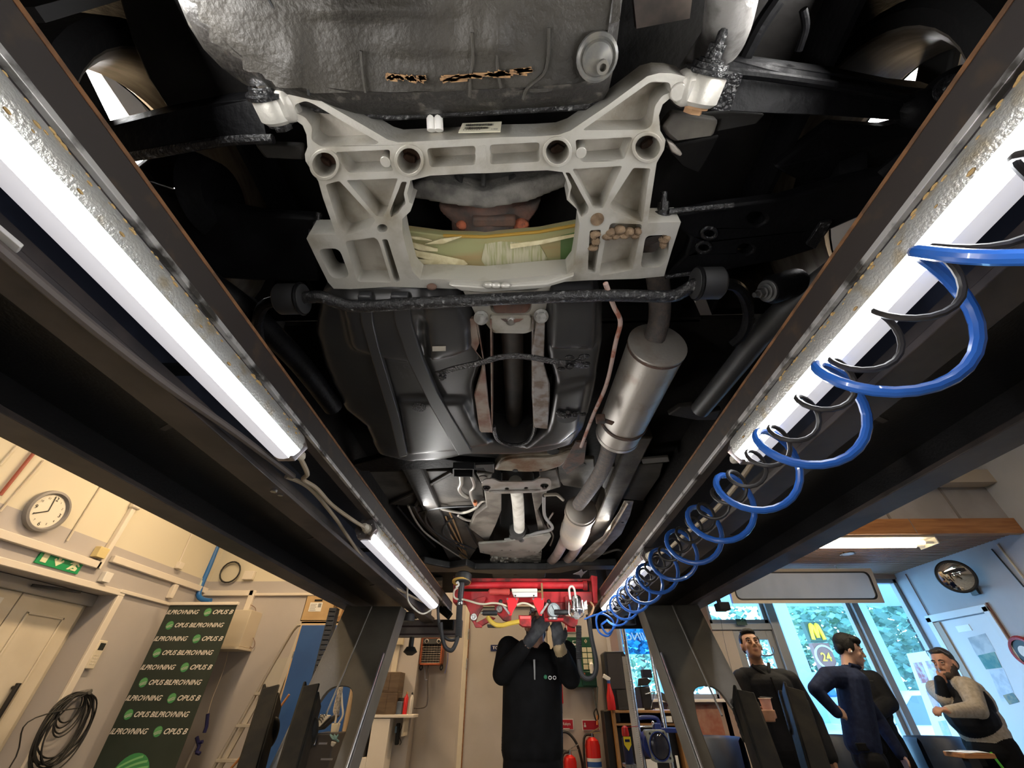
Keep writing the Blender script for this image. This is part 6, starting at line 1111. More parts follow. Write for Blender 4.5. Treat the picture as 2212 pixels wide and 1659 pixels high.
for (xa, ya, xb, yb, r) in ((870, 135, 1010, 1100, .017), (1140, 135, 1300, 1110, .017)):
    p, q = HT(xa, ya), HT(xb, yb); x = (p.x+q.x)/2; MB().cyl((p.x, 4.2, p.z+.3), (x+.005, 4.2, .1), r, n=18).build('column', CHR, t)
MB().bx(.9, 1.2, 4.05, 4.35, 0, .1).build('base', TB, t, bev=.01)
p, q = HT(850, 405, 4.15), HT(1040, 1659, 4.15); rl = MB().plate([[p, p+V((.042, 0, 0)), q+V((.03, 0, 0)), q+V((-.012, 0, 0)), ]], (0, .008, 0)).build('measuring_rule', mat('rule_white', (.7, .68, .62), .45), t); m = MB()
for k in range(60): c = p.lerp(q, k/60)+V((.028, -.0006, 0)); m.box(c, (.008 if k % 5 else .016, .001, .0015))
m.build('tick_marks', INK, rl)['kind'] = 'stuff'
MB().tube(cr([HT(1030, 1110), HT(1080, 1090), HT(1220, 1095), HT(1265, 1140), HT(1280, 1200), HT(1270, 1260)], 5), .014, 10).build('carriage_handle', TB, t); box_obj('carriage', HT(1000, 0).x, HT(1065, 0).x, 4.15, 4.25, HT(0, 1550).z, HT(0, 1150).z, TB, t, .008); box_obj('carriage', HT(1285, 0).x-.01, HT(1345, 0).x, 4.16, 4.24, HT(0, 1230).z, HT(0, 1110).z, TB, t, .008); box_obj('cross_plate', HT(1065, 0).x, HT(1290, 0).x, 4.17, 4.23, HT(0, 1260).z, HT(0, 1205).z, TB, t, .005)
MB().tube([HT(1055, 1195, 4.14), HT(1190, 1190, 4.14), HT(1195, 1155, 4.14)], .006).ell(HT(1197, 1150, 4.14), (.012, .012, .012)).build('locking_lever', CHR, t)
LH = mat('lens_housing', (.36, .38, .32), .5, c2=(.26, .27, .23), sc=12); a, b = HT(1112, 1232, 4.08), HT(1440, 1600, 4.08); lh = MB().plate([rnd_ for rnd_ in [[V((x, 4.08, z)) for x, z in rnd([(a.x, a.z), (b.x-.025, a.z), (b.x, b.z), (a.x+.03, b.z)], .02)]]], (0, .1, 0)).build('lens_box', LH, t, bev=.004); c = (a+b)/2; MB().lathe([(.085, .2), (.085, .02)], c+V((-.02, .03, 0)), (0, 1, 0), 24).build('lens_barrel', TB, lh)
rx, rz = (b.x-a.x)*.4, (a.z-b.z)*.43
MB().loft([[c+V((rx*k*cos(2*pi*i/32), dy, rz*k*sin(2*pi*i/32))) for i in range(32)] for k, dy in ((1.08, .0), (1.08, -.01), (1, -.01), (1, .0))], False, False).build('lens_ring', TB, lh); MB().ell(c, (rx, .02, rz), nu=28, nv=16).build('lens', mat('lens_dark', (.02, .02, .03), .06, coat=.6), lh)
for x, z in ((a.x+.03, a.z-.02), (b.x-.045, a.z-.02), (a.x+.045, b.z+.025), (b.x-.025, b.z+.025)): MB().cyl((x, 4.078, z), (x, 4.085, z), .008, n=12).build('screw', BLK, lh)
t = thing('spray_can', 'dark blue lubricant spray can with yellow shield and red cap in front of the tester', 'can', HT(930, 1610, 4.05)); p, q = HT(893, 1300, 4.05), HT(938, 1610, 4.05); u = p-q; L_ = u.length; MB().lathe([(.03, 0), (.033, .005), (.033, L_*.92), (.02, L_)], q, u, 20).build('body', mat('can_navy', (.01, .015, .06), .35), t); MB().lathe([(.026, L_), (.028, L_+.01), (.024, L_+.05), (.01, L_+.06)], q, u, 16).build('cap', RED, t)
s_ = p+(q-p)*.24+V((0, -.034, 0)); MB().plate([[s_+V((x, 0, z)) for x, z in ((-.027, .035), (.027, .035), (.027, -.01), (0, -.045), (-.027, -.01))]], (0, .002, 0)).build('yellow_shield', mat('shield_yellow', (.8, .62, .03), .4), t); MB().bx(s_.x-.018, s_.x+.018, s_.y-.002, s_.y, s_.z+.005, s_.z+.02).build('shield_mark', mat('can_navy', (.01, .015, .06), .35), t); MB().tube([p+V((0, 0, .05)), HT(1030, 1190, 4.05)], .002, 6).build('straw', RED, t); box_obj('can_holder', q.x-.04, q.x+.04, 4.01, 4.13, q.z-.02, q.z-.002, STEEL, t)
for k, (px, lab) in enumerate(((( 1395, 1640, 1428, 1700), 'white sheet hanging below the oval lens'), ((1458, 1632, 1475, 1690), 'white sheet hanging right of the oval lens'))): rect('paper_sheet', px, 4.85, .003, PAPER).update_tag(); o = bpy.data.objects[-1] if 0 else [x for x in S.objects if x.name.startswith('paper_sheet')][-1]; tag(o, lab, 'paper')
# ---------------- lobby: mirrors, chairs, posters ----------------
FB = mat('mirror_frame', (.55, .47, .38), .5); t = thing('wide_mirror', 'wide framed observation mirror hanging under the slatted ceiling', 'mirror', (3.35, 5.3, 2.3)); Rm = Matrix.Rotation(radians(9), 3, 'X'); c = V((3.38, 5.3, 2.322))
def mp(l, dy): return [c+Rm @ V((x, dy, z)) for x, z in l]
hw, hh = .88, .185; fo = rnd([(-hw, -hh), (hw, -hh), (hw, hh), (-hw, hh)], .01); fi = rnd([(-hw+.05, -hh+.035), (hw-.05, -hh+.035), (hw-.05, hh-.035), (-hw+.05, hh-.035)], .07, 6); f2 = rnd([(-hw+.065, -hh+.05), (hw-.065, -hh+.05), (hw-.065, hh-.05), (-hw+.065, hh-.05)], .06, 6)
MB().plate([mp(fo, 0), mp(fi, 0)], Rm @ V((0, .03, 0))).build('frame', FB, t, bev=.003); MB().plate([mp(fi, -.004), mp(f2, -.004)], Rm @ V((0, .02, 0))).build('gasket', BLK, t); MB().plate([mp(f2, .004)], Rm @ V((0, .004, 0))).build('mirror_glass', MIR, t); MB().plate([mp(fo, .032)], Rm @ V((0, .01, 0))).build('backing', FB, t)
for x in (2.8, 3.9): MB().cyl((x, 5.35, 2.5), (x, 5.35, 2.56), .01).build('hanger', STEEL, t)
c = xx(2065, 1245, 4.72); nd = (CO-c).normalized(); nd = (nd+V((-.25, .0, -.1))).normalized(); r = .155
t = thing('round_mirror', 'round convex mirror with black rim on the right lobby wall', 'mirror', c); MB().lathe([(r*.97, -.012), (r*1.04, -.008), (r*1.05, .006), (r*.99, .012), (r*.96, .006)], c, nd, 40).build('rim', BLK, t); MB().lathe([(r*math.sin(a), .022-.9*r*(1-cos(a))*1.2) for a in [1.48*(1-k/12) for k in range(13)] if 1][::1] if 0 else [(r*.98*(1-k/12), .028*(1-(1-k/12)**2)) for k in range(13)], c, nd, 40).build('convex_glass', MIR, t)
q = xx(2102, 1272, XR-.02); MB().bar(c-nd*.015+V((.02, 0, -.13)), q, .03, .03).build('bracket', mat('bracket_grey', (.06, .07, .075), .5), t); MB().box(q, (.03, .08, .12)).build('bracket_foot', mat('bracket_grey', (.06, .07, .075), .5), t)
def wallplate(name, l, X, m, parent=None, th=.003): return MB().plate([[xx(x, y, X) for x, y in l]], (th, 0, 0)).build(name, m, parent)
nbq = [(1958, 1408), (2004, 1403), (2060, 1560), (2040, 1640), (2012, 1640)]
t = thing('notice_board', 'white notice board with small posters on the lobby wall behind the bearded man', 'board', xx(1990, 1500, XR)); wallplate('board', [(1958, 1412), (2008, 1405), (2075, 1590), (2032, 1620)], XR-.012, PAPER, t)
for l, m in (([(1972, 1432), (1990, 1430), (2008, 1474), (1990, 1476)], mat('print_crimson', (.35, .08, .09), .6, c2=(.5, .4, .4), sc=20)), ([(1998, 1428), (2014, 1426), (2030, 1465), (2014, 1470)], mat('print_pink', (.55, .42, .45), .6, c2=(.35, .2, .25), sc=20)), ([(2000, 1492), (2014, 1490), (2032, 1530), (2018, 1534)], mat('print_rose', (.5, .3, .36), .6, c2=(.2, .2, .3), sc=20)), ([(2026, 1558), (2042, 1556), (2060, 1600), (2044, 1606)], mat('print_bluepink', (.3, .38, .5), .6, c2=(.5, .4, .45), sc=20))): wallplate('poster', l, XR-.015, m, t)
for k, (l, m, lab) in enumerate((([(2090, 1378), (2128, 1368), (2150, 1406), (2112, 1420)], mat('print_bluegrey', (.36, .42, .46), .6, c2=(.55, .6, .62), sc=10), 'grey blue printed sheet, topmost on the lobby side door'), ([(2112, 1416), (2148, 1408), (2164, 1442), (2130, 1446)], mat('print_teal', (.06, .24, .24), .6, c2=(.2, .35, .3), sc=12), 'teal printed sheet, second from top on the lobby side door'), ([(2136, 1448), (2168, 1444), (2196, 1510), (2164, 1516)], mat('print_white', (.65, .72, .8), .6, c2=(.5, .58, .66), sc=20), 'white text sheet below the teal one on the lobby side door'), ([(2166, 1502), (2188, 1496), (2202, 1516), (2180, 1522)], mat('print_olive', (.12, .2, .2), .6, c2=(.3, .3, .2), sc=20), 'small dark picture lowest on the lobby side door'))): tag(wallplate('door_sheet', l, XR-.0135-.002*(k % 2), m), lab, 'paper')
c = xx(2214, 1408, XR-.03); t = thing('round_dial', 'round red rimmed dial cut off at the right edge of the picture', 'dial', c); MB().lathe([(.1, -.02), (.13, -.02), (.135, 0), (.12, .02), (.1, .015)], c, (-1, 0, 0), 32, cap=False).build('rim', mat('rim_red', (.42, .05, .06), .45, c2=(.3, .03, .03), sc=60), t); MB().lathe([(.1, -.02), (.1, .004)], c, (-1, 0, 0), 32).build('face', BLK, t); MB().lathe([(.05, .004), (.05, .008)], c, (-1, 0, 0), 24).build('centre', PAPER, t)
c = hz(1832, 1198, LZ-.01-CAMZ); t = thing('ceiling_downlight', 'small round glass downlight in the slatted lobby ceiling', 'lamp', c); MB().lathe([(.075, 0), (.08, -.012), (.06, -.014)], c+V((0, 0, .015)), (0, 0, 1), 28).build('ring', CHR, t); MB().ell(c+V((0, 0, .004)), (.06, .06, .012)).build('glass', mat('lens_frost', (.6, .66, .7), .1, coat=.5), t)
t = thing('exit_sign', 'small dark green exit sign hanging before the transom window', 'sign', yy(1602, 1344, YW-.05)); a, b = yy(1589, 1337, YW-.05), yy(1615, 1350, YW-.05); box_obj('board', a.x, b.x, YW-.05, YW-.04, b.z, a.z, mat('sign_darkgreen', (.01, .05, .035), .5), t); MB().plate([[V((a.x+.05+dx, YW-.051, b.z+.03+dz)) for dx, dz in ((0, 0), (.03, .02), (.05, 0), (.04, .03), (.05, .05), (.02, .04))]], (0, -.001, 0)).build('figure', mat('figure_green', (.05, .2, .1), .5), t); MB().tube([V((a.x+.02, YW-.045, a.z)), V((a.x+.02, YW-.045, 2.5))], .002, 4).build('wire', BLK, t)
for k, x in enumerate((1572, 1650)): cable('hanging_wire', [V((yy(x-30, 1280, 5.6).x, 5.6, 2.54)), yy(x-20, 1310, 5.6), yy(x-8, 1380, 5.6), yy(x+12, 1460, 5.6)] if k == 0 else [V((yy(1340, 1300, 5.7).x, 5.75, 2.5)), yy(1352, 1370, 5.7), yy(1372, 1460, 5.7), yy(1380, 1500, 5.7)], .002, BLK, ['thin dark wire hanging before the transom window', 'thin dark wire hanging before the blue window film'][k], 'wire')
# blue film with the mirrored firm name on the first window
FILM = glassmat('film_blue', (.2, .52, .95), .03); t = thing('window_film', 'blue window film with mirrored white lettering on the first window', 'film', (1.7, YW+.08, 1.7)); zb_ = yy(1380, 1412, YW).z; box_obj('film', 1.225, 2.225, YW+.072, YW+.076, zb_, 2.45, FILM, t)
zl = yy(1395, 1382, YW).z; txt('BILPROVNING', 'lettering', mat('film_letter', (.55, .8, 1), .5, es=.25, ec=(.6, .85, 1)), (2.1, YW+.07, zl), (-1, 0, 0), (0, 0, 1), .085, t, shear=.3, w=.82, bold=.012)
box_obj('edge_strip', 1.222, 1.25, YW+.069, YW+.072, zb_, 2.45, PAPER, t)
t = thing('wall_poster', 'brown red poster with an elderly face on the wall below the first window', 'poster', (1.95, YW-.01, 1.0)); box_obj('sheet', 1.62, 2.2, YW-.006, YW-.001, .55, 1.21, mat('poster_red', (.3, .1, .06), .6, c2=(.4, .22, .15), sc=6), t); c = yy(1478, 1580, YW-.01)
MB().ell(c, (.13, .002, .2), nu=24).build('face_print', mat('poster_skin', (.55, .33, .22), .6, c2=(.42, .22, .14), sc=14), t); MB().ell(c+V((-.02, .001, .15)), (.13, .002, .11), nu=24).build('hair_print', mat('poster_hair', (.5, .44, .38), .7, c2=(.35, .3, .26), sc=20), t)
MB().ell(c+V((.05, -.002, .0)), (.02, .001, .01)).ell(c+V((-.03, -.002, 0)), (.02, .001, .01)).build('eye_print', mat('print_dark', (.03, .02, .015), .6), t)['kind'] = 'stuff'
NV = mat('chair_navy', (.012, .02, .04), .45, c2=(.018, .03, .055), sc=9); 
def make_chair(label):
    t = thing('tub_chair', label, 'chair', (0, 0, 0), 'dark upholstered chairs of the lobby'); b_ = MB(); ring = lambda r, z, w: [V((r*cos(a), r*.95*sin(a)+.0, z)) for a in [pi*(-.12+1.24*k/16) for k in range(17)]]
    o, i = ring(.3, 0, 0), ring(.235, 0, 0); pr = []
    rs = [[p+V((0, 0, z)) for p in o] for z in (.3, .88, .93, .95)]; b_.loft([[V((p.x*k, p.y*k, z)) for p in o] for k, z in ((1, .3), (1.02, .8), (1.0, .94), (.93, .97), (.84, .94), (.8, .5), (.8, .3))], False, False, closed=False)
    b_.build('backrest', NV, t, smooth=50); MB().lathe([(.26, .36), (.28, .4), (.27, .46), (.2, .48)], (0, 0, 0), (0, 0, 1), 28).build('seat', NV, t)
    for a in (.8, 2.3, 3.9, 5.5): MB().cyl((.2*cos(a), .2*sin(a), .36), (.23*cos(a), .23*sin(a), 0), .018, .013, 10).build('leg', BLK, t)
    return t
def dup(root, label):
    r = root.copy(); COL.objects.link(r); r['label'] = label
    for ch in root.children: d = ch.copy(); COL.objects.link(d); d.parent = r
    return r
ch0 = make_chair('dark blue tub chair seen through the opening of the right lift leg'); bpy.context.view_layer.update()
chs = [(ch0, 1537, 5.2), (dup(ch0, 'dark tub chair in front of the man in the navy sweater'), 1806, 5.38), (dup(ch0, 'dark tub chair beside the low table with papers'), 2032, 5.2)]
for o, px, Y in chs: o.location = (yy(px, 1600, Y).x, Y, 0); o.rotation_euler = (0, 0, random.uniform(-.3, .3))
t = thing('low_table', 'brown low table with loose papers behind the bearded man', 'table', (4.0, 5.3, 0)); p = yy(2085, 1625, 4.4); box_obj('table_top', p.x-.1, p.x+.14, 4.3, 4.5, p.z-.03, p.z, WOOD, t, .004); box_obj('pedestal', p.x-.02, p.x+.06, 4.38, 4.44, 0, p.z-.03, BLK, t)
for k, (x, r) in enumerate(((-.03, .4), (.06, -.3))): tag(MB().box((p.x+x, 4.4, p.z+.003+.002*k), (.13, .18, .002), Matrix.Rotation(r, 3, 'Z')).build('loose_paper', PAPER), ['white paper sheet lying on the near edge of the brown table', 'white paper sheet lying farther right on the brown table'][k], 'paper')
# ---------------- outside ----------------
struct(box_obj('ground_outside', -6, 40, YW+.2, 45, -.12, -.06, mat('forecourt_grey', (.42, .43, .44), .8, c2=(.36, .37, .38), sc=.8)))
t = thing('forecourt_canopy', 'pale flat forecourt canopy on slim columns outside the windows', 'canopy', (10, 13, -.06)); CW = mat('canopy_white', (.7, .78, .85), .6); box_obj('roof', -4, 26, 8.0, 16.5, 3.9, 4.3, CW, t)
for px, Y in ((1712, 9.2), (1420, 10.5), (1900, 14)): x = yy(px, 1400, Y).x; box_obj('column', x-.12, x+.12, Y-.12, Y+.12, -.06, 3.9, mat('column_blue', (.32, .45, .6), .5), t)
for k in range(5): box_obj('canopy_light', 3+2.4*k, 3.8+2.4*k, 11, 11.5, 3.885, 3.9, mat('canopy_lamp', (1, 1, 1), .5, es=3), t)
t = thing('pylon_sign', 'roadside pylon with a yellow M on green over a brown 24 panel outside', 'sign', yy(1770, 1420, 15)); Y = 15.0; A = lambda x, y: yy(x, y, Y)
g0, g1 = A(1737, 1347), A(1778, 1386); w_ = g1.x-g0.x
box_obj('green_panel', g0.x, g1.x+.15, Y, Y+.2, g1.z, g0.z+.05, mat('pylon_green', (.05, .12, .08), .5), t); b0, b1 = A(1757, 1389), A(1800, 1452); box_obj('brown_panel', g0.x, g1.x+.15, Y, Y+.2, b1.z, b0.z, mat('pylon_brown', (.32, .13, .1), .5), t); box_obj('post', g0.x+.3, g0.x+.5, Y+.05, Y+.15, -.06, b1.z, GREYM, t)
YL = mat('arch_yellow', (.9, .65, .03), .4, es=.25, ec=(1, .75, .05)); ww = g1.x+.15-g0.x; cx_ = g0.x+ww/2; hh = g0.z-g1.z
arch = lambda s: cr([V((cx_+s*.02*ww, Y-.03, g1.z+.2*hh)), V((cx_+s*.07*ww, Y-.03, g1.z+.62*hh)), V((cx_+s*.17*ww, Y-.03, g1.z+.92*hh)), V((cx_+s*.27*ww, Y-.03, g1.z+.62*hh)), V((cx_+s*.33*ww, Y-.03, g1.z+.1*hh))], 6)
m = MB()
for s in (-1, 1): m.tube(arch(s), [.045]*3+[.05]*5+[.06]*9+[.055]*8, 8)
m.build('arches', YL, t)
c = (V((cx_, Y-.02, (b0.z+b1.z)/2))); MB().tube([c+V((.3*cos(.5+5.3*k/20), 0, .3*sin(.5+5.3*k/20))) for k in range(21)], .03, 6).build('ring', PAPER, t); txt('24', 'lettering', YL, c+V((0, -.01, -.1)), (1, 0, 0), (0, 0, 1), .22, t, align='CENTER', bold=.02)
t = thing('white_kiosk', 'white kiosk blocks behind the man in the navy sweater, outside', 'kiosk', yy(1740, 1500, 12)); 
for px in ((1722, 1405, 1752, 1452), (1712, 1462, 1745, 1502)): rect('wall', px, 12, 1.2, mat('kiosk_white', (.75, .77, .8), .6), t)
rect('base', (1742, 1452, 1835, 1560), 12.2, 1.0, mat('kiosk_grey', (.4, .45, .5), .6), t)
tag(rect('blue_bin', (1775, 1462, 1812, 1506), 9, .6, mat('bin_blue', (.02, .14, .6), .4), None, .03), 'bright blue bin outside behind the man with his hand on his hip', 'bin')
def parked_car(px, Y, label, col, L=4.2):
    x = yy(px, 1540, Y).x; t = thing('parked_car', label, 'car', (x, Y, -.06), 'cars parked outside'); C_ = mat('car_'+str(col), col, .3, coat=.4); pr = [(-L/2, .3), (-L/2, .75), (-L/2+.1, .95), (-1.0, 1.0), (-.45, 1.42), (1.0, 1.45), (1.7, 1.0), (L/2, .9), (L/2, .3)]
    MB().plate([[V((x+a, Y-.8, z-.06)) for a, z in pr]], (0, 1.6, 0)).build('body', C_, t, bev=.08, ) ; MB().plate([[V((x+a, Y-.815, z-.06)) for a, z in ((-.85, 1.02), (-.4, 1.36), (.9, 1.38), (1.45, 1.02))]], (0, .02, 0)).build('side_window', mat('car_glass', (.05, .09, .13), .1), t)
    for a in (-1.25, 1.25): MB().lathe([(.2, -.82), (.3, -.82), (.31, -.75), (.31, -.6)], V((x+a, Y, .25)), (0, 1, 0), 20).build('wheel', RUB, t)
    MB().box((x-L/2, Y-.5, .62), (.06, .3, .12)).build('headlamp', PAPER, t)
parked_car(1960, 8.6, 'pale car parked right outside the window by the lobby door', (.55, .62, .7)); parked_car(1440, 19.5, 'white car parked far outside behind the first window', (.7, .74, .8)); parked_car(1640, 15.5, 'silver car parked outside behind the man with the cup', (.5, .55, .6))
GRNS = [mat('leaf_hazy_green', (.24, .4, .26), .7, c2=(.38, .5, .28), sc=1.5), mat('leaf_hazy_dark', (.16, .29, .22), .7, c2=(.24, .37, .26), sc=1.5)]; TRN = mat('bark', (.08, .06, .05), .8)  # leaf colours lightened and blued, distance haze painted in
def tree(px, Y, h, r, k, label):
    x = yy(px, 1400, Y).x; t = thing('tree', label, 'tree', (x, Y, -.06), 'trees beyond the forecourt'); MB().tube([(x, Y, -.06), (x+.1, Y, h*.5), (x, Y, h*.8)], [.16, .12, .05], 8).build('trunk', TRN, t); rg = random.Random(px); m = MB()
    for i in range(1100):
        d = V((rg.gauss(0, 1), rg.gauss(0, 1), rg.gauss(0, 1))).normalized()*rg.uniform(.55, 1); c = V((x+d.x*r, Y+d.y*r, h*.6+d.z*h*.42)); u = V((rg.gauss(0, 1), rg.gauss(0, 1), rg.gauss(0, 1))).normalized(); w, v = perp(u); s = rg.uniform(.08, .19)*r*.5
        m.add([c-w*s, c+v*s*.6, c+w*s, c-v*s*.6], [(0, 1, 2, 3)])
    m.build('foliage', GRNS[k], t, smooth=0)['kind'] = 'stuff'
for i, (px, Y, h, r, k) in enumerate(((1380, 24, 6.2, 2.6, 0), (1445, 26, 6.8, 3, 1), (1680, 24, 7, 2.2, 1), (1725, 22, 5, 1.6, 0), (1830, 24, 7.4, 2.8, 0), (1880, 20, 6.6, 2.6, 1), (1935, 22, 7.5, 3, 0), (1995, 18, 6, 2.4, 1))):
    tree(px, Y, h, r, k, ['light green tree behind the first window, left part', 'dark tree behind the first window, right part', 'dark tree just left of the pylon sign', 'small light green tree behind the pylon post', 'light green tree right of the yellow M sign', 'dark tree above the shoulder of the man in the navy sweater', 'light green tree behind the narrow right window', 'dark tree nearest the lobby side door'][i])
# ---------------- people: one continuous body each, grown over tapered limbs ----------------
import numpy as np
SKIN = lambda n, c: mat('skin_'+n, c, .5, c2=tuple(k*.82 for k in c), sc=14, spec=.35)
class Body:
    def __init__(s): s.p = []; s.mb = MB()
    def cap(s, a, b, ra, rb=None, m=0):
        a, b = V(a), V(b); rb = ra if rb is None else rb; s.p.append(('c', a, b, ra, rb, m))
        s.mb.cyl(a, b, ra, rb, 14); s.mb.ell(a, (ra,)*3, nu=14, nv=9); s.mb.ell(b, (rb,)*3, nu=14, nv=9); return s
    def ell(s, c, r, R=None, m=0):
        s.p.append(('e', V(c), r, R, m)); s.mb.ell(c, r, R, nu=16, nv=10); return s
    def chain(s, pts, rs, m=0):
        for i in range(len(pts)-1): s.cap(pts[i], pts[i+1], rs[i], rs[i+1], m)
        return s
    def mesh(s, mats, vox=.0065, it=5):
        me = soft(s.mb, vox, it); n = len(me.polygons); c = np.empty(n*3); me.polygons.foreach_get('center', c); c = c.reshape(-1, 3); best = np.full(n, 1e9); idx = np.zeros(n, int)
        for q in s.p:
            if q[0] == 'c':
                a, b = np.array(q[1]), np.array(q[2]); d = b-a; L2 = max(d@d, 1e-9); t = np.clip((c-a)@d/L2, 0, 1); dist = np.linalg.norm(c-a-t[:, None]*d, axis=1)-(q[3]+(q[4]-q[3])*t); m = q[5]
            else:
                R = np.array(q[3].transposed()) if q[3] is not None else np.eye(3); l = (c-np.array(q[1]))@R.T; r = np.array(q[2]); dist = (np.linalg.norm(l/r, axis=1)-1)*r.min(); m = q[4]
            k = dist < best; best[k] = dist[k]; idx[k] = m
        for m in mats: me.materials.append(m)
        me.polygons.foreach_set('material_index', idx.astype(np.int32)); me.update(); return me
def frame(yaw, pitch=0, roll=0): # local x right hand side of the head, y face, z up;  yaw 0 looks along -Y (towards the camera)
    return (Matrix.Rotation(yaw, 3, 'Z') @ Matrix.Rotation(pi, 3, 'Z') @ Matrix.Rotation(pitch, 3, 'X') @ Matrix.Rotation(roll, 3, 'Y'))
def head(B, c, R, neck, m=0, lip=None, beard=None, k=1.0):
    P = lambda x, y, z: V(c)+R @ V((x*k, y*k, z*k)); E = lambda x, y, z, r, mm=m: B.ell(P(x, y, z), tuple(q*k for q in r), R, mm)
    E(0, 0, .012, (.074, .094, .1)); E(0, .03, -.05, (.06, .066, .066)); E(0, .05, -.082, (.044, .045, .034)); E(0, .076, -.099, (.024, .02, .018))
    for s in (-1, 1): E(.036*s, .062, -.028, (.026, .026, .028)); E(.078*s, -.006, -.012, (.011, .02, .032)); E(.03*s, .083, .021, (.024, .012, .009)); E(.012*s, .098, -.036, (.009, .009, .008))
    B.cap(P(0, .092, .006), P(0, .112, -.03), .008*k, .0125*k, m); E(0, .094, -.061, (.022, .01, .006), m if lip is None else lip); E(0, .091, -.07, (.019, .01, .006), m if lip is None else lip)
    if beard is not None:
        E(0, .06, -.09, (.05, .048, .036), beard); E(0, .09, -.05, (.026, .012, .006), beard)
        for s in (-1, 1): E(.052*s, .03, -.066, (.022, .042, .042), beard); E(.068*s, .012, -.035, (.012, .02, .03), beard)
    B.cap(P(0, -.018, -.05), neck, .054*k, .06*k, m); return P
def face(par, P, R, hair, skinm, k=1.0, eyes=True, brow=True):
    WH = mat('eye_white', (.4, .36, .33), .3); IR = mat('eye_brown', (.03, .018, .012), .2)
    for s in (-1, 1):
        if eyes:
            e = MB().ell(P(.031*s, .0835, .004), (.0105*k,)*3, R).build('eye', WH, par); MB().ell(P(.031*s, .0915, .005), (.0062*k, .0035*k, .0062*k), R).build('iris', IR, e); MB().ell(P(.031*s, .0885, .0125), (.0155*k, .0095*k, .005*k), R).build('eyelid', skinm, e); MB().ell(P(.031*s, .0885, -.0055), (.0145*k, .009*k, .004*k), R).build('eyelid', skinm, e)
        if brow: MB().tube([P(.014*s, .098, .022), P(.032*s, .097, .0275), P(.05*s, .086, .022)], [.0035*k, .0042*k, .0025*k], 8).build('eyebrow', hair, par)
def hairmesh(par, ells, P, R, m, k=1.0, it=3, vox=.006, tufts=0):
    mb = MB()
    for x, y, z, r in ells: mb.ell(P(x, y, z), tuple(q*k for q in r), R, nu=18, nv=12)
    rg = random.Random(5)
    for i in range(tufts):
        a, b = rg.uniform(0, 2*pi), rg.uniform(.1, 1.3); mb.ell(P(.078*cos(a)*cos(b), -.01+.095*sin(a)*cos(b), .03+.095*sin(b)), (.012, .012, .012), nu=8, nv=5)
    me = soft(mb, vox, it); me.materials.append(m); return link('hair', me, par)
def hand(B, w, d, n, m, k=1.0, curl=.5, side=1, grip=None):
    """palm from wrist w along d, palm normal n; five fingers bent by curl; thumb on the given side"""
    w, d, n = V(w), V(d).normalized(), V(n).normalized(); n = (n-d*n.dot(d)).normalized(); s = d.cross(n)*side
    B.cap(w, w+d*.03*k, .026*k, .027*k, m)
    for j, (o, L) in enumerate(((.03, .068), (.01, .076), (-.01, .071), (-.028, .056))):
        base = w+d*(.082-.004*abs(j-1))*k+s*o*k; B.cap(w+d*.02*k+s*o*.7*k, base, .0165*k, .0135*k, m); p = base; a = 0
        for q, f in enumerate((.45, .32, .23)):
            a += curl*(.75 if q == 0 else .95); e = p+(d*cos(a)+n*sin(a))*L*f*k; B.cap(p, e, (.0105-.001*q)*k, (.0097-.001*q)*k, m); p = e
    p0 = w+d*.028*k+s*.026*k; p1 = p0+(d*.6+s*.6+n*.35*curl).normalized()*.04*k; p2 = p1+(d*.9+s*.1+n*.6*curl).normalized()*.032*k; B.cap(p0, p1, .0145*k, .012*k, m); B.cap(p1, p2, .0115*k, .009*k, m)
def legs(B, hipc, right, fwd, m, shoe, feet, rt=.088, knee=None):
    for s, f in zip((-1, 1), feet):
        h = hipc+right*(.088*s); f = V(f); kn = h.lerp(V((f.x, f.y, .1)), .5)+fwd*.03; an = V((f.x, f.y, .1)); B.chain([h, h.lerp(kn, .45), kn, kn.lerp(an, .35), an], [rt, rt*.9, .066, .062, .05], m); B.cap(V((f.x, f.y, .05)), V((f.x, f.y, .045))+fwd*.16, .045, .042, shoe)
BLKJ = mat('jacket_black', (.006, .0065, .008), .8, c2=(.01, .01, .012), sc=12, b=.5, bs=16, spec=.2); BLKT = mat('trousers_black', (.005, .005, .006), .85, b=.4, bs=14, spec=.15); SHOE = mat('shoe_black', (.01, .01, .01), .5)
HB = mat('hair_black', (.006, .0055, .0055), .65, spec=.2, b=.5, bs=160, st=(1, 1, .3))
X_, Y_, Z_ = V((1, 0, 0)), V((0, 1, 0)), V((0, 0, 1))
# --- the mechanic under the car, arms raised, face hidden behind his gloves
t = thing('person', 'person in black fleece and gloves reaching up to the red jack beam', 'person', (.08, 3.45, 0)); B = Body(); Y = 3.42
M_ = lambda x, y, dy=0: yy(x, y, Y+dy)
hip = V((.06, Y, .93)); ch = V((.07, Y, 1.36)); nk = M_(1160, 1385)
B.ell((.06, Y, .9), (.172, .125, .14), None, 1)
for k in range(27): B.ell((.06+.0005*k, Y, 1.0+.015*k), (.198+.0003*k, .13, .11), None, 0); B.ell((.09, Y, 1.48), (.15, .1, .07), None, 0)
sR, eR, wR = M_(1098, 1402), M_(1085, 1455, -.1), M_(1143, 1385, -.24); sL, eL, wL = M_(1222, 1412), M_(1232, 1462, -.06), M_(1208, 1398, -.22)
B.chain([sR+V((.03, 0, -.02)), sR, eR], [.085, .082, .068], 0); B.chain([eR, eR.lerp(wR, .8)], [.066, .048], 0); B.cap(eR.lerp(wR, .8), wR, .036, .033, 2)
B.chain([sL+V((-.03, 0, -.02)), sL, eL], [.085, .084, .07], 0); B.chain([eL, eL.lerp(wL, .7)], [.068, .054], 0); B.cap(eL.lerp(wL, .7), eL.lerp(wL, 1.0), .042, .043, 4)
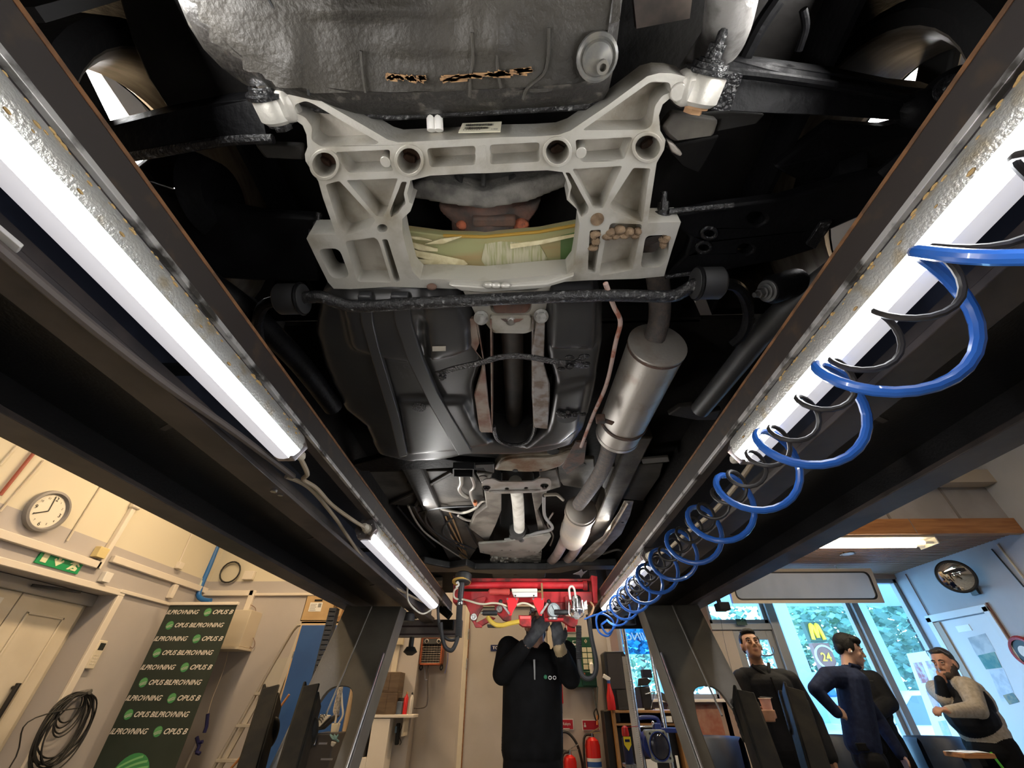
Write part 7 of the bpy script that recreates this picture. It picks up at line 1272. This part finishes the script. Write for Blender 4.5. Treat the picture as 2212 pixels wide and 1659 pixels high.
hR, hL = M_(1168, 1352, -.3), M_(1203, 1350, -.3)
B.cap(wR, wR.lerp(hR, .3), .04, .042, 3); hand(B, wR.lerp(hR, .3), hR-wR, V((.2, 1, .1)), 3, 1.12, .45, 1); hand(B, wL, hL-wL, V((-.2, 1, .1)), 3, 1.12, .5, -1)
R = frame(.1, radians(52)); hc = M_(1158, 1352, .02); P = head(B, hc, R, nk+V((-.01, .0, -.02)), 2); B.ell(nk+V((.01, .02, -.035)), (.085, .075, .04), None, 0)
legs(B, hip, X_, -Y_, 1, 5, [(-.06, Y, 0), (.2, Y, 0)], .1)
GLV = mat('glove_black', (.025, .028, .034), .6, c2=(.05, .055, .06), sc=30); SK0 = SKIN('mechanic', (.36, .2, .13))
b = link('body', B.mesh([mat('fleece_black', (.005, .005, .0055), .9, c2=(.008, .008, .009), sc=10, b=.4, bs=16, spec=.15), BLKT, SK0, GLV, mat('cuff_knit', (.36, .27, .15), .8, b=.3, bs=200), SHOE]), t)
hairmesh(t, [(0, -.02, .035, (.079, .088, .086)), (0, -.05, -.01, (.074, .05, .07))], P, R, HB); face(t, P, R, HB, SK0)
MB().plate([[V((.085+dx, Y-.14, 1.385+dz)) for dx, dz in ((-.006, .08), (.006, .08), (.004, -.03), (-.004, -.03))]], (0, .01, 0)).build('zip', mat('zip_grey', (.25, .25, .25), .4, m=.5), t); MB().ell((.157, Y-.128, 1.37), (.012, .006, .012)).build('logo_globe', mat('logo_green', (.03, .2, .09), .5), t)
for k in range(2): MB().tube([V((.187+.03*k+.01*cos(a*.7), Y-.126, 1.366+.009*sin(a*.7))) for a in range(9)], .0025, 6, closed=True).build('logo_letter', PAPER, t)
MB().tube(cr([V((-.14+.04*k, Y-.11-.02*sin(k*pi/10), .905-.012*sin(k*pi/10))) for k in range(11)], 2), .012, 8).build('fleece_hem', mat('fleece_black', (.012, .012, .013), .85), t)
# --- man with a paper cup, looking up
t = thing('person', 'man in black work jacket holding a paper cup and looking up at the car', 'person', (2.13, 4.35, 0)); B = Body(); Y = 4.35
M_ = lambda x, y, dy=0: yy(x, y, Y+dy)
hc = M_(1622, 1394); R = frame(-.18, radians(14)); hx = hc.x; hip = V((hx+.1, Y+.02, .93)); nk = V((hx+.015, Y+.03, 1.49)); P = head(B, hc, R, nk, 1, 4, None, 1.02)

for k in range(27): B.ell((hx+.08-.0016*k, Y, .96+.015*k), (.19+.001*k, .125, .11), None, 0)
B.cap((hx-.13, Y, 1.41), (hx+.2, Y, 1.4), .068, .068, 0); B.ell((hx+.02, Y+.01, 1.45), (.1, .075, .05), None, 0); B.ell((hx+.085, Y, .93), (.19, .125, .12), None, 2)
sR, sL = V((hx-.17, Y, 1.39)), V((hx+.245, Y, 1.38)); eR = V((hx-.22, Y-.04, 1.13)); hd = M_(1648, 1541, -.26); wR = hd+V((-.1, .07, .01)); B.chain([sR, eR, wR], [.075, .062, .045], 0)
eL = V((hx+.33, Y+.0, 1.12)); wL = V((hx+.32, Y-.06, .9)); B.chain([sL, eL, wL], [.076, .064, .048], 0); hand(B, wL, V((-.1, -.1, -1)), V((-1, 0, 0)), 1, 1, .5, 1)
cc = M_(1661, 1540, -.24); cup0 = V((cc.x, cc.y, cc.z-.03)); d_ = (cc-wR).normalized()
B.cap(wR, wR+V((.05, -.04, 0)), .03, .03, 1)
for j in range(4): # fingers wrapped round the cup
    z = cc.z+.012-.019*j; q = [wR+V((.045, -.035, z-wR.z+.0))]+[V((cc.x+.046*cos(a), cc.y+.046*sin(a), z)) for a in (3.4, 4.1, 4.8, 5.4)[:4 if j < 3 else 3]]; B.chain(q, [.0125, .011, .0105, .0098, .009][:len(q)], 1)
B.chain([wR+V((.045, -.01, .02)), V((cc.x-.035, cc.y+.03, cc.z+.03)), V((cc.x+.015, cc.y+.044, cc.z+.03))], [.014, .012, .0095], 1)
legs(B, hip, X_, -Y_, 2, 3, [(hx, Y, 0), (hx+.22, Y, 0)]); SK1 = SKIN('tan', (.36, .19, .115))
b = link('body', B.mesh([BLKJ, SK1, BLKT, SHOE, mat('lip_brown', (.3, .13, .09), .45)]), t); face(t, P, R, HB, SK1, 1.02)
hairmesh(t, [(0, -.022, .04, (.08, .09, .086)), (0, .03, .088, (.066, .06, .034)), (0, -.06, -.005, (.07, .046, .06)), (-.07, .01, .035, (.012, .03, .035)), (.07, .01, .035, (.012, .03, .035))], P, R, HB)
MB().tube(cr([nk+V((-.075, -.06, .0)), nk+V((-.03, -.1, -.05)), nk+V((.01, -.105, -.08)), nk+V((.04, -.095, -.04)), nk+V((.08, -.05, .01))], 4), .014, 8).build('collar', BLKJ, t); MB().ell(nk+V((.01, -.075, -.055)), (.025, .02, .035)).build('undershirt', mat('shirt_olive', (.2, .2, .14), .8), t)
for x0, x1, z in ((-.12, -.02, 1.27), (.08, .19, 1.265)): MB().tube([V((hx+x0, Y-.125, z)), V((hx+x1, Y-.13, z-.006))], .004, 6).build('pocket_seam', mat('seam_grey', (.06, .06, .06), .7), t)
MB().tube([V((hx+.02, Y-.13, 1.4)), V((hx+.04, Y-.138, 1.2)), V((hx+.05, Y-.135, 1.0))], .006, 6).build('front_placket', BLKT, t)
ct = thing('paper_cup', 'pale pink paper cup held by the man in the black jacket', 'cup', cup0); MB().lathe([(.031, -.01), (.041, .115), (.044, .115), (.044, .121), (.039, .12), (.029, -.006), (.001, -.006)], cup0, (0, 0, 1), 28).build('cup', mat('cup_pink', (.62, .3, .22), .55, c2=(.7, .42, .34), sc=9), ct); MB().tube([cup0+V((.044*cos(2*pi*k/24), .044*sin(2*pi*k/24), .12)) for k in range(24)], .003, 6, closed=True).build('rim', mat('cup_rim', (.75, .6, .5), .5), ct)
# --- man in the navy sweater, profile, hand on hip
t = thing('person', 'dark haired man in a navy sweater with one hand on his hip, looking down', 'person', (2.85, 4.6, 0)); B = Body(); Y = 4.6
M_ = lambda x, y, dy=0: yy(x, y, Y+dy); NAV = mat('sweater_navy', (.006, .01, .03), .85, c2=(.01, .016, .042), sc=30, b=.4, bs=18, spec=.2)
hc = M_(1834, 1402); R = frame(1.15, radians(-16), radians(4)); F = R @ Y_; F = V((F.x, F.y, 0)).normalized(); RT = V((-F.y, F.x, 0)); RT = -RT
hip = M_(1862, 1600); nk = M_(1842, 1442, .02)+V((-.03, 0, 0)); P = head(B, hc, R, nk, 1, None, None, 1.0); sp = lambda k: hip.lerp(nk, k)
TR = Matrix((RT, F, Z_)).transposed()

for k in range(27): B.ell(sp(-.05+.033*k), (.16+.001*k, .132, .1), TR, 0)
B.ell(sp(.97), (.075, .075, .05), TR, 0); B.ell(hip-V((0, 0, .12)), (.145, .125, .11), TR, 2)
sA = M_(1790, 1462, -.08); eA = M_(1762, 1490, -.14); wA = M_(1806, 1538, -.16); B.chain([sp(.84), sA, eA], [.1, .078, .06], 0); B.chain([eA, wA], [.058, .044], 0); hand(B, wA, M_(1836, 1546, -.12)-wA, V((.2, .9, -.3)), 1, .95, .45, 1)
sB = sp(.82)+V((.1, .18, -.02)); eB = sB+V((.14, .05, -.27)); wB = eB+V((-.02, -.12, -.22)); B.chain([sB, eB, wB], [.075, .06, .045], 0); hand(B, wB, V((0, -.2, -1)), V((-1, 0, 0)), 1, .95, .5, -1)
legs(B, hip-V((0, 0, .13)), RT, F, 2, 3, [(hip.x-.06, Y-.1, 0), (hip.x-.02, Y+.12, 0)], .095); SK2 = SKIN('pale', (.42, .25, .18)); b = link('body', B.mesh([NAV, SK2, BLKT, SHOE]), t); face(t, P, R, HB, SK2)
hairmesh(t, [(0, -.028, .042, (.084, .094, .09)), (0, .035, .085, (.074, .064, .04)), (0, -.07, -.005, (.074, .046, .06)), (.072, -.01, .02, (.016, .045, .05)), (-.072, -.01, .02, (.016, .045, .05))], P, R, HB, tufts=46, it=2)
MB().ell(P(-.085, .004, -.02), (.008, .008, .008)).build('earbud', PAPER, t); MB().ell(P(.085, .004, -.02), (.008, .008, .008)).build('earbud', PAPER, t)
MB().tube(cr([nk+RT*-.075+V((0, 0, .02)), nk+F*.08, nk+RT*.075+V((0, 0, .02))], 5), .016, 8).build('collar', NAV, t); m = MB()
for k in range(4): q = hip+F*.11+RT*(-.1+.04*k)+V((0, -.05, -.06)); m.cyl(q, q+V((0, 0, .05)), .006)
q = hip+V((-.1, -.13, -.03)); MB().box(q, (.09, .03, .05)).build('belt_pouch', BLKT, t, bev=.006)
# --- person in black behind him
t = thing('person', 'person in a black jacket standing mostly hidden behind the man in navy', 'person', (3.5, 5.12, 0)); B = Body(); Y = 5.12
M_ = lambda x, y, dy=0: yy(x, y, Y+dy); hc = M_(1838, 1416, .1); R = frame(.9, radians(-12)); nk = M_(1852, 1452, .02); hip = M_(1898, 1585); P = head(B, hc, R, nk, 1, None, None, .95); sp = lambda k: hip.lerp(nk, k)
B.ell(sp(.1), (.17, .14, .16), None, 0); B.ell(sp(.38), (.18, .145, .18), None, 0); B.ell(sp(.66), (.2, .145, .17), None, 0); B.ell(sp(.9), (.13, .1, .08), None, 0)
sB = M_(1888, 1470, -.05); eB = M_(1922, 1518, -.1); wB = M_(1890, 1548, -.22); B.chain([sp(.82), sB, eB, wB], [.11, .088, .07, .05], 0); hand(B, wB, V((-1, -.3, -.1)), V((0, 0, -1)), 1, .9, .6, 1)
sA = sp(.82)+V((-.16, .02, 0)); B.chain([sA, sA+V((-.04, -.02, -.28)), sA+V((.0, -.14, -.48))], [.08, .065, .048], 0); legs(B, hip-V((0, 0, .04)), X_, -Y_, 2, 3, [(hip.x-.06, Y, 0), (hip.x+.16, Y-.02, 0)], .1)
b = link('body', B.mesh([BLKJ, SK2, BLKT, SHOE], .008), t); hairmesh(t, [(0, -.02, .035, (.078, .088, .086)), (0, -.06, -.01, (.07, .045, .06))], P, R, HB, .95); face(t, P, R, HB, SK2, .95)
MB().tube([M_(1874, 1470, -.16), M_(1886, 1471, -.15)], .003, 6).build('jacket_print', mat('seam_grey', (.06, .06, .06), .7), t)
# --- bearded man in fleece and vest, hand at his chin
t = thing('person', 'bearded man in beige fleece and black vest with his hand at his chin', 'person', (3.72, 4.75, 0)); B = Body(); Y = 4.72
M_ = lambda x, y, dy=0: yy(x, y, Y+dy); FL = mat('fleece_beige', (.36, .31, .25), .9, c2=(.28, .24, .19), sc=40, b=.4, bs=30); VEST = mat('vest_black', (.006, .007, .01), .75, b=.3, bs=18, spec=.2)
hc = M_(2040, 1432); R = frame(-1.2, radians(-4)); F = R @ Y_; F = V((F.x, F.y, 0)).normalized(); RT = V((F.y, -F.x, 0)); nk = M_(2062, 1470, .03); hip = M_(2128, 1590); P = head(B, hc, R, nk, 1, None, 4, 1.03); sp = lambda k: hip.lerp(nk, k); TR = Matrix((RT, F, Z_)).transposed()
B.ell(sp(.08), (.185, .15, .15), TR, 0); B.ell(sp(.32)+F*.05, (.19, .175, .17), TR, 3); B.ell(sp(.6)+F*.02, (.2, .15, .17), TR, 3); B.ell(sp(.84), (.19, .12, .09), TR, 0); B.ell(sp(.62)-F*.03, (.195, .13, .18), TR, 0); B.ell(sp(.3)-F*.03, (.18, .15, .16), TR, 0); B.ell(sp(.98), (.08, .08, .05), TR, 0); B.ell(hip-V((0, 0, .1)), (.18, .155, .12), TR, 2)
sA = M_(2092, 1486, -.14); eA = M_(2112, 1532, -.2); wA = M_(2052, 1537, -.3); B.chain([sp(.84), sA], [.09, .085], 0); B.chain([sA, sA.lerp(eA, .5), eA], [.086, .078, .068], 0); B.chain([eA, wA], [.064, .042], 0); hand(B, wA, M_(2022, 1530, -.3)-wA, V((.1, .3, -1)), 1, .98, .75, -1)
sB = sp(.82)-RT*-.0+V((-.08, .16, 0)); eB = M_(2040, 1510, .0); wB = M_(2030, 1470, -.06); B.chain([sB, eB], [.08, .062], 0); B.chain([eB, wB], [.056, .04], 3); hand(B, wB, hc+R @ V((0, .08, -.1))-wB, V((.6, .4, .2)), 1, .95, .85, 1)
legs(B, hip-V((0, 0, .05)), RT, F, 2, 5, [(hip.x+.06, Y-.12, 0), (hip.x+.08, Y+.1, 0)], .1); SK3 = SKIN('ruddy', (.42, .22, .15)); BRD = mat('beard_brown', (.03, .02, .015), .75, b=.4, bs=160); HBR = mat('hair_brown', (.022, .015, .011), .6, b=.4, bs=160)
b = link('body', B.mesh([FL, SK3, BLKT, VEST, BRD, SHOE]), t); face(t, P, R, HBR, SK3, 1.03); hairmesh(t, [(0, -.022, .04, (.079, .09, .084)), (0, -.06, -.01, (.073, .048, .06)), (0, .035, .088, (.055, .045, .026))], P, R, HBR, 1.03)
MB().tube(cr([sp(.95)-RT*.06-F*.06, sp(.8)+V((.03, -.13, .02)), sp(.55)+V((.07, -.14, 0)), sp(.2)+V((.1, -.11, 0)), sp(.02)+V((.11, -.09, 0))], 4), .014, 8).build('vest_edge', VEST, t); q = sp(.66)+F*.1+V((-.03, -.13, 0)); MB().box(q, (.05, .006, .012)).build('vest_print', PAPER, t)
q = M_(2140, 1625, -.16); MB().tube([q, q+V((.03, 0, -.1)), q+V((.045, 0, -.13))], .009, 8).build('green_pen', mat('pen_green', (.12, .6, .05), .4), t); MB().box(M_(2118, 1640, -.17), (.06, .02, .09)).build('pocket', BLKT, t, bev=.006)
MB().tube([P(-.084, .02, .06), P(-.06, .06, .098), P(.06, .06, .098), P(.084, .02, .06)], .004, 6).build('glasses_on_head', STEEL, t)
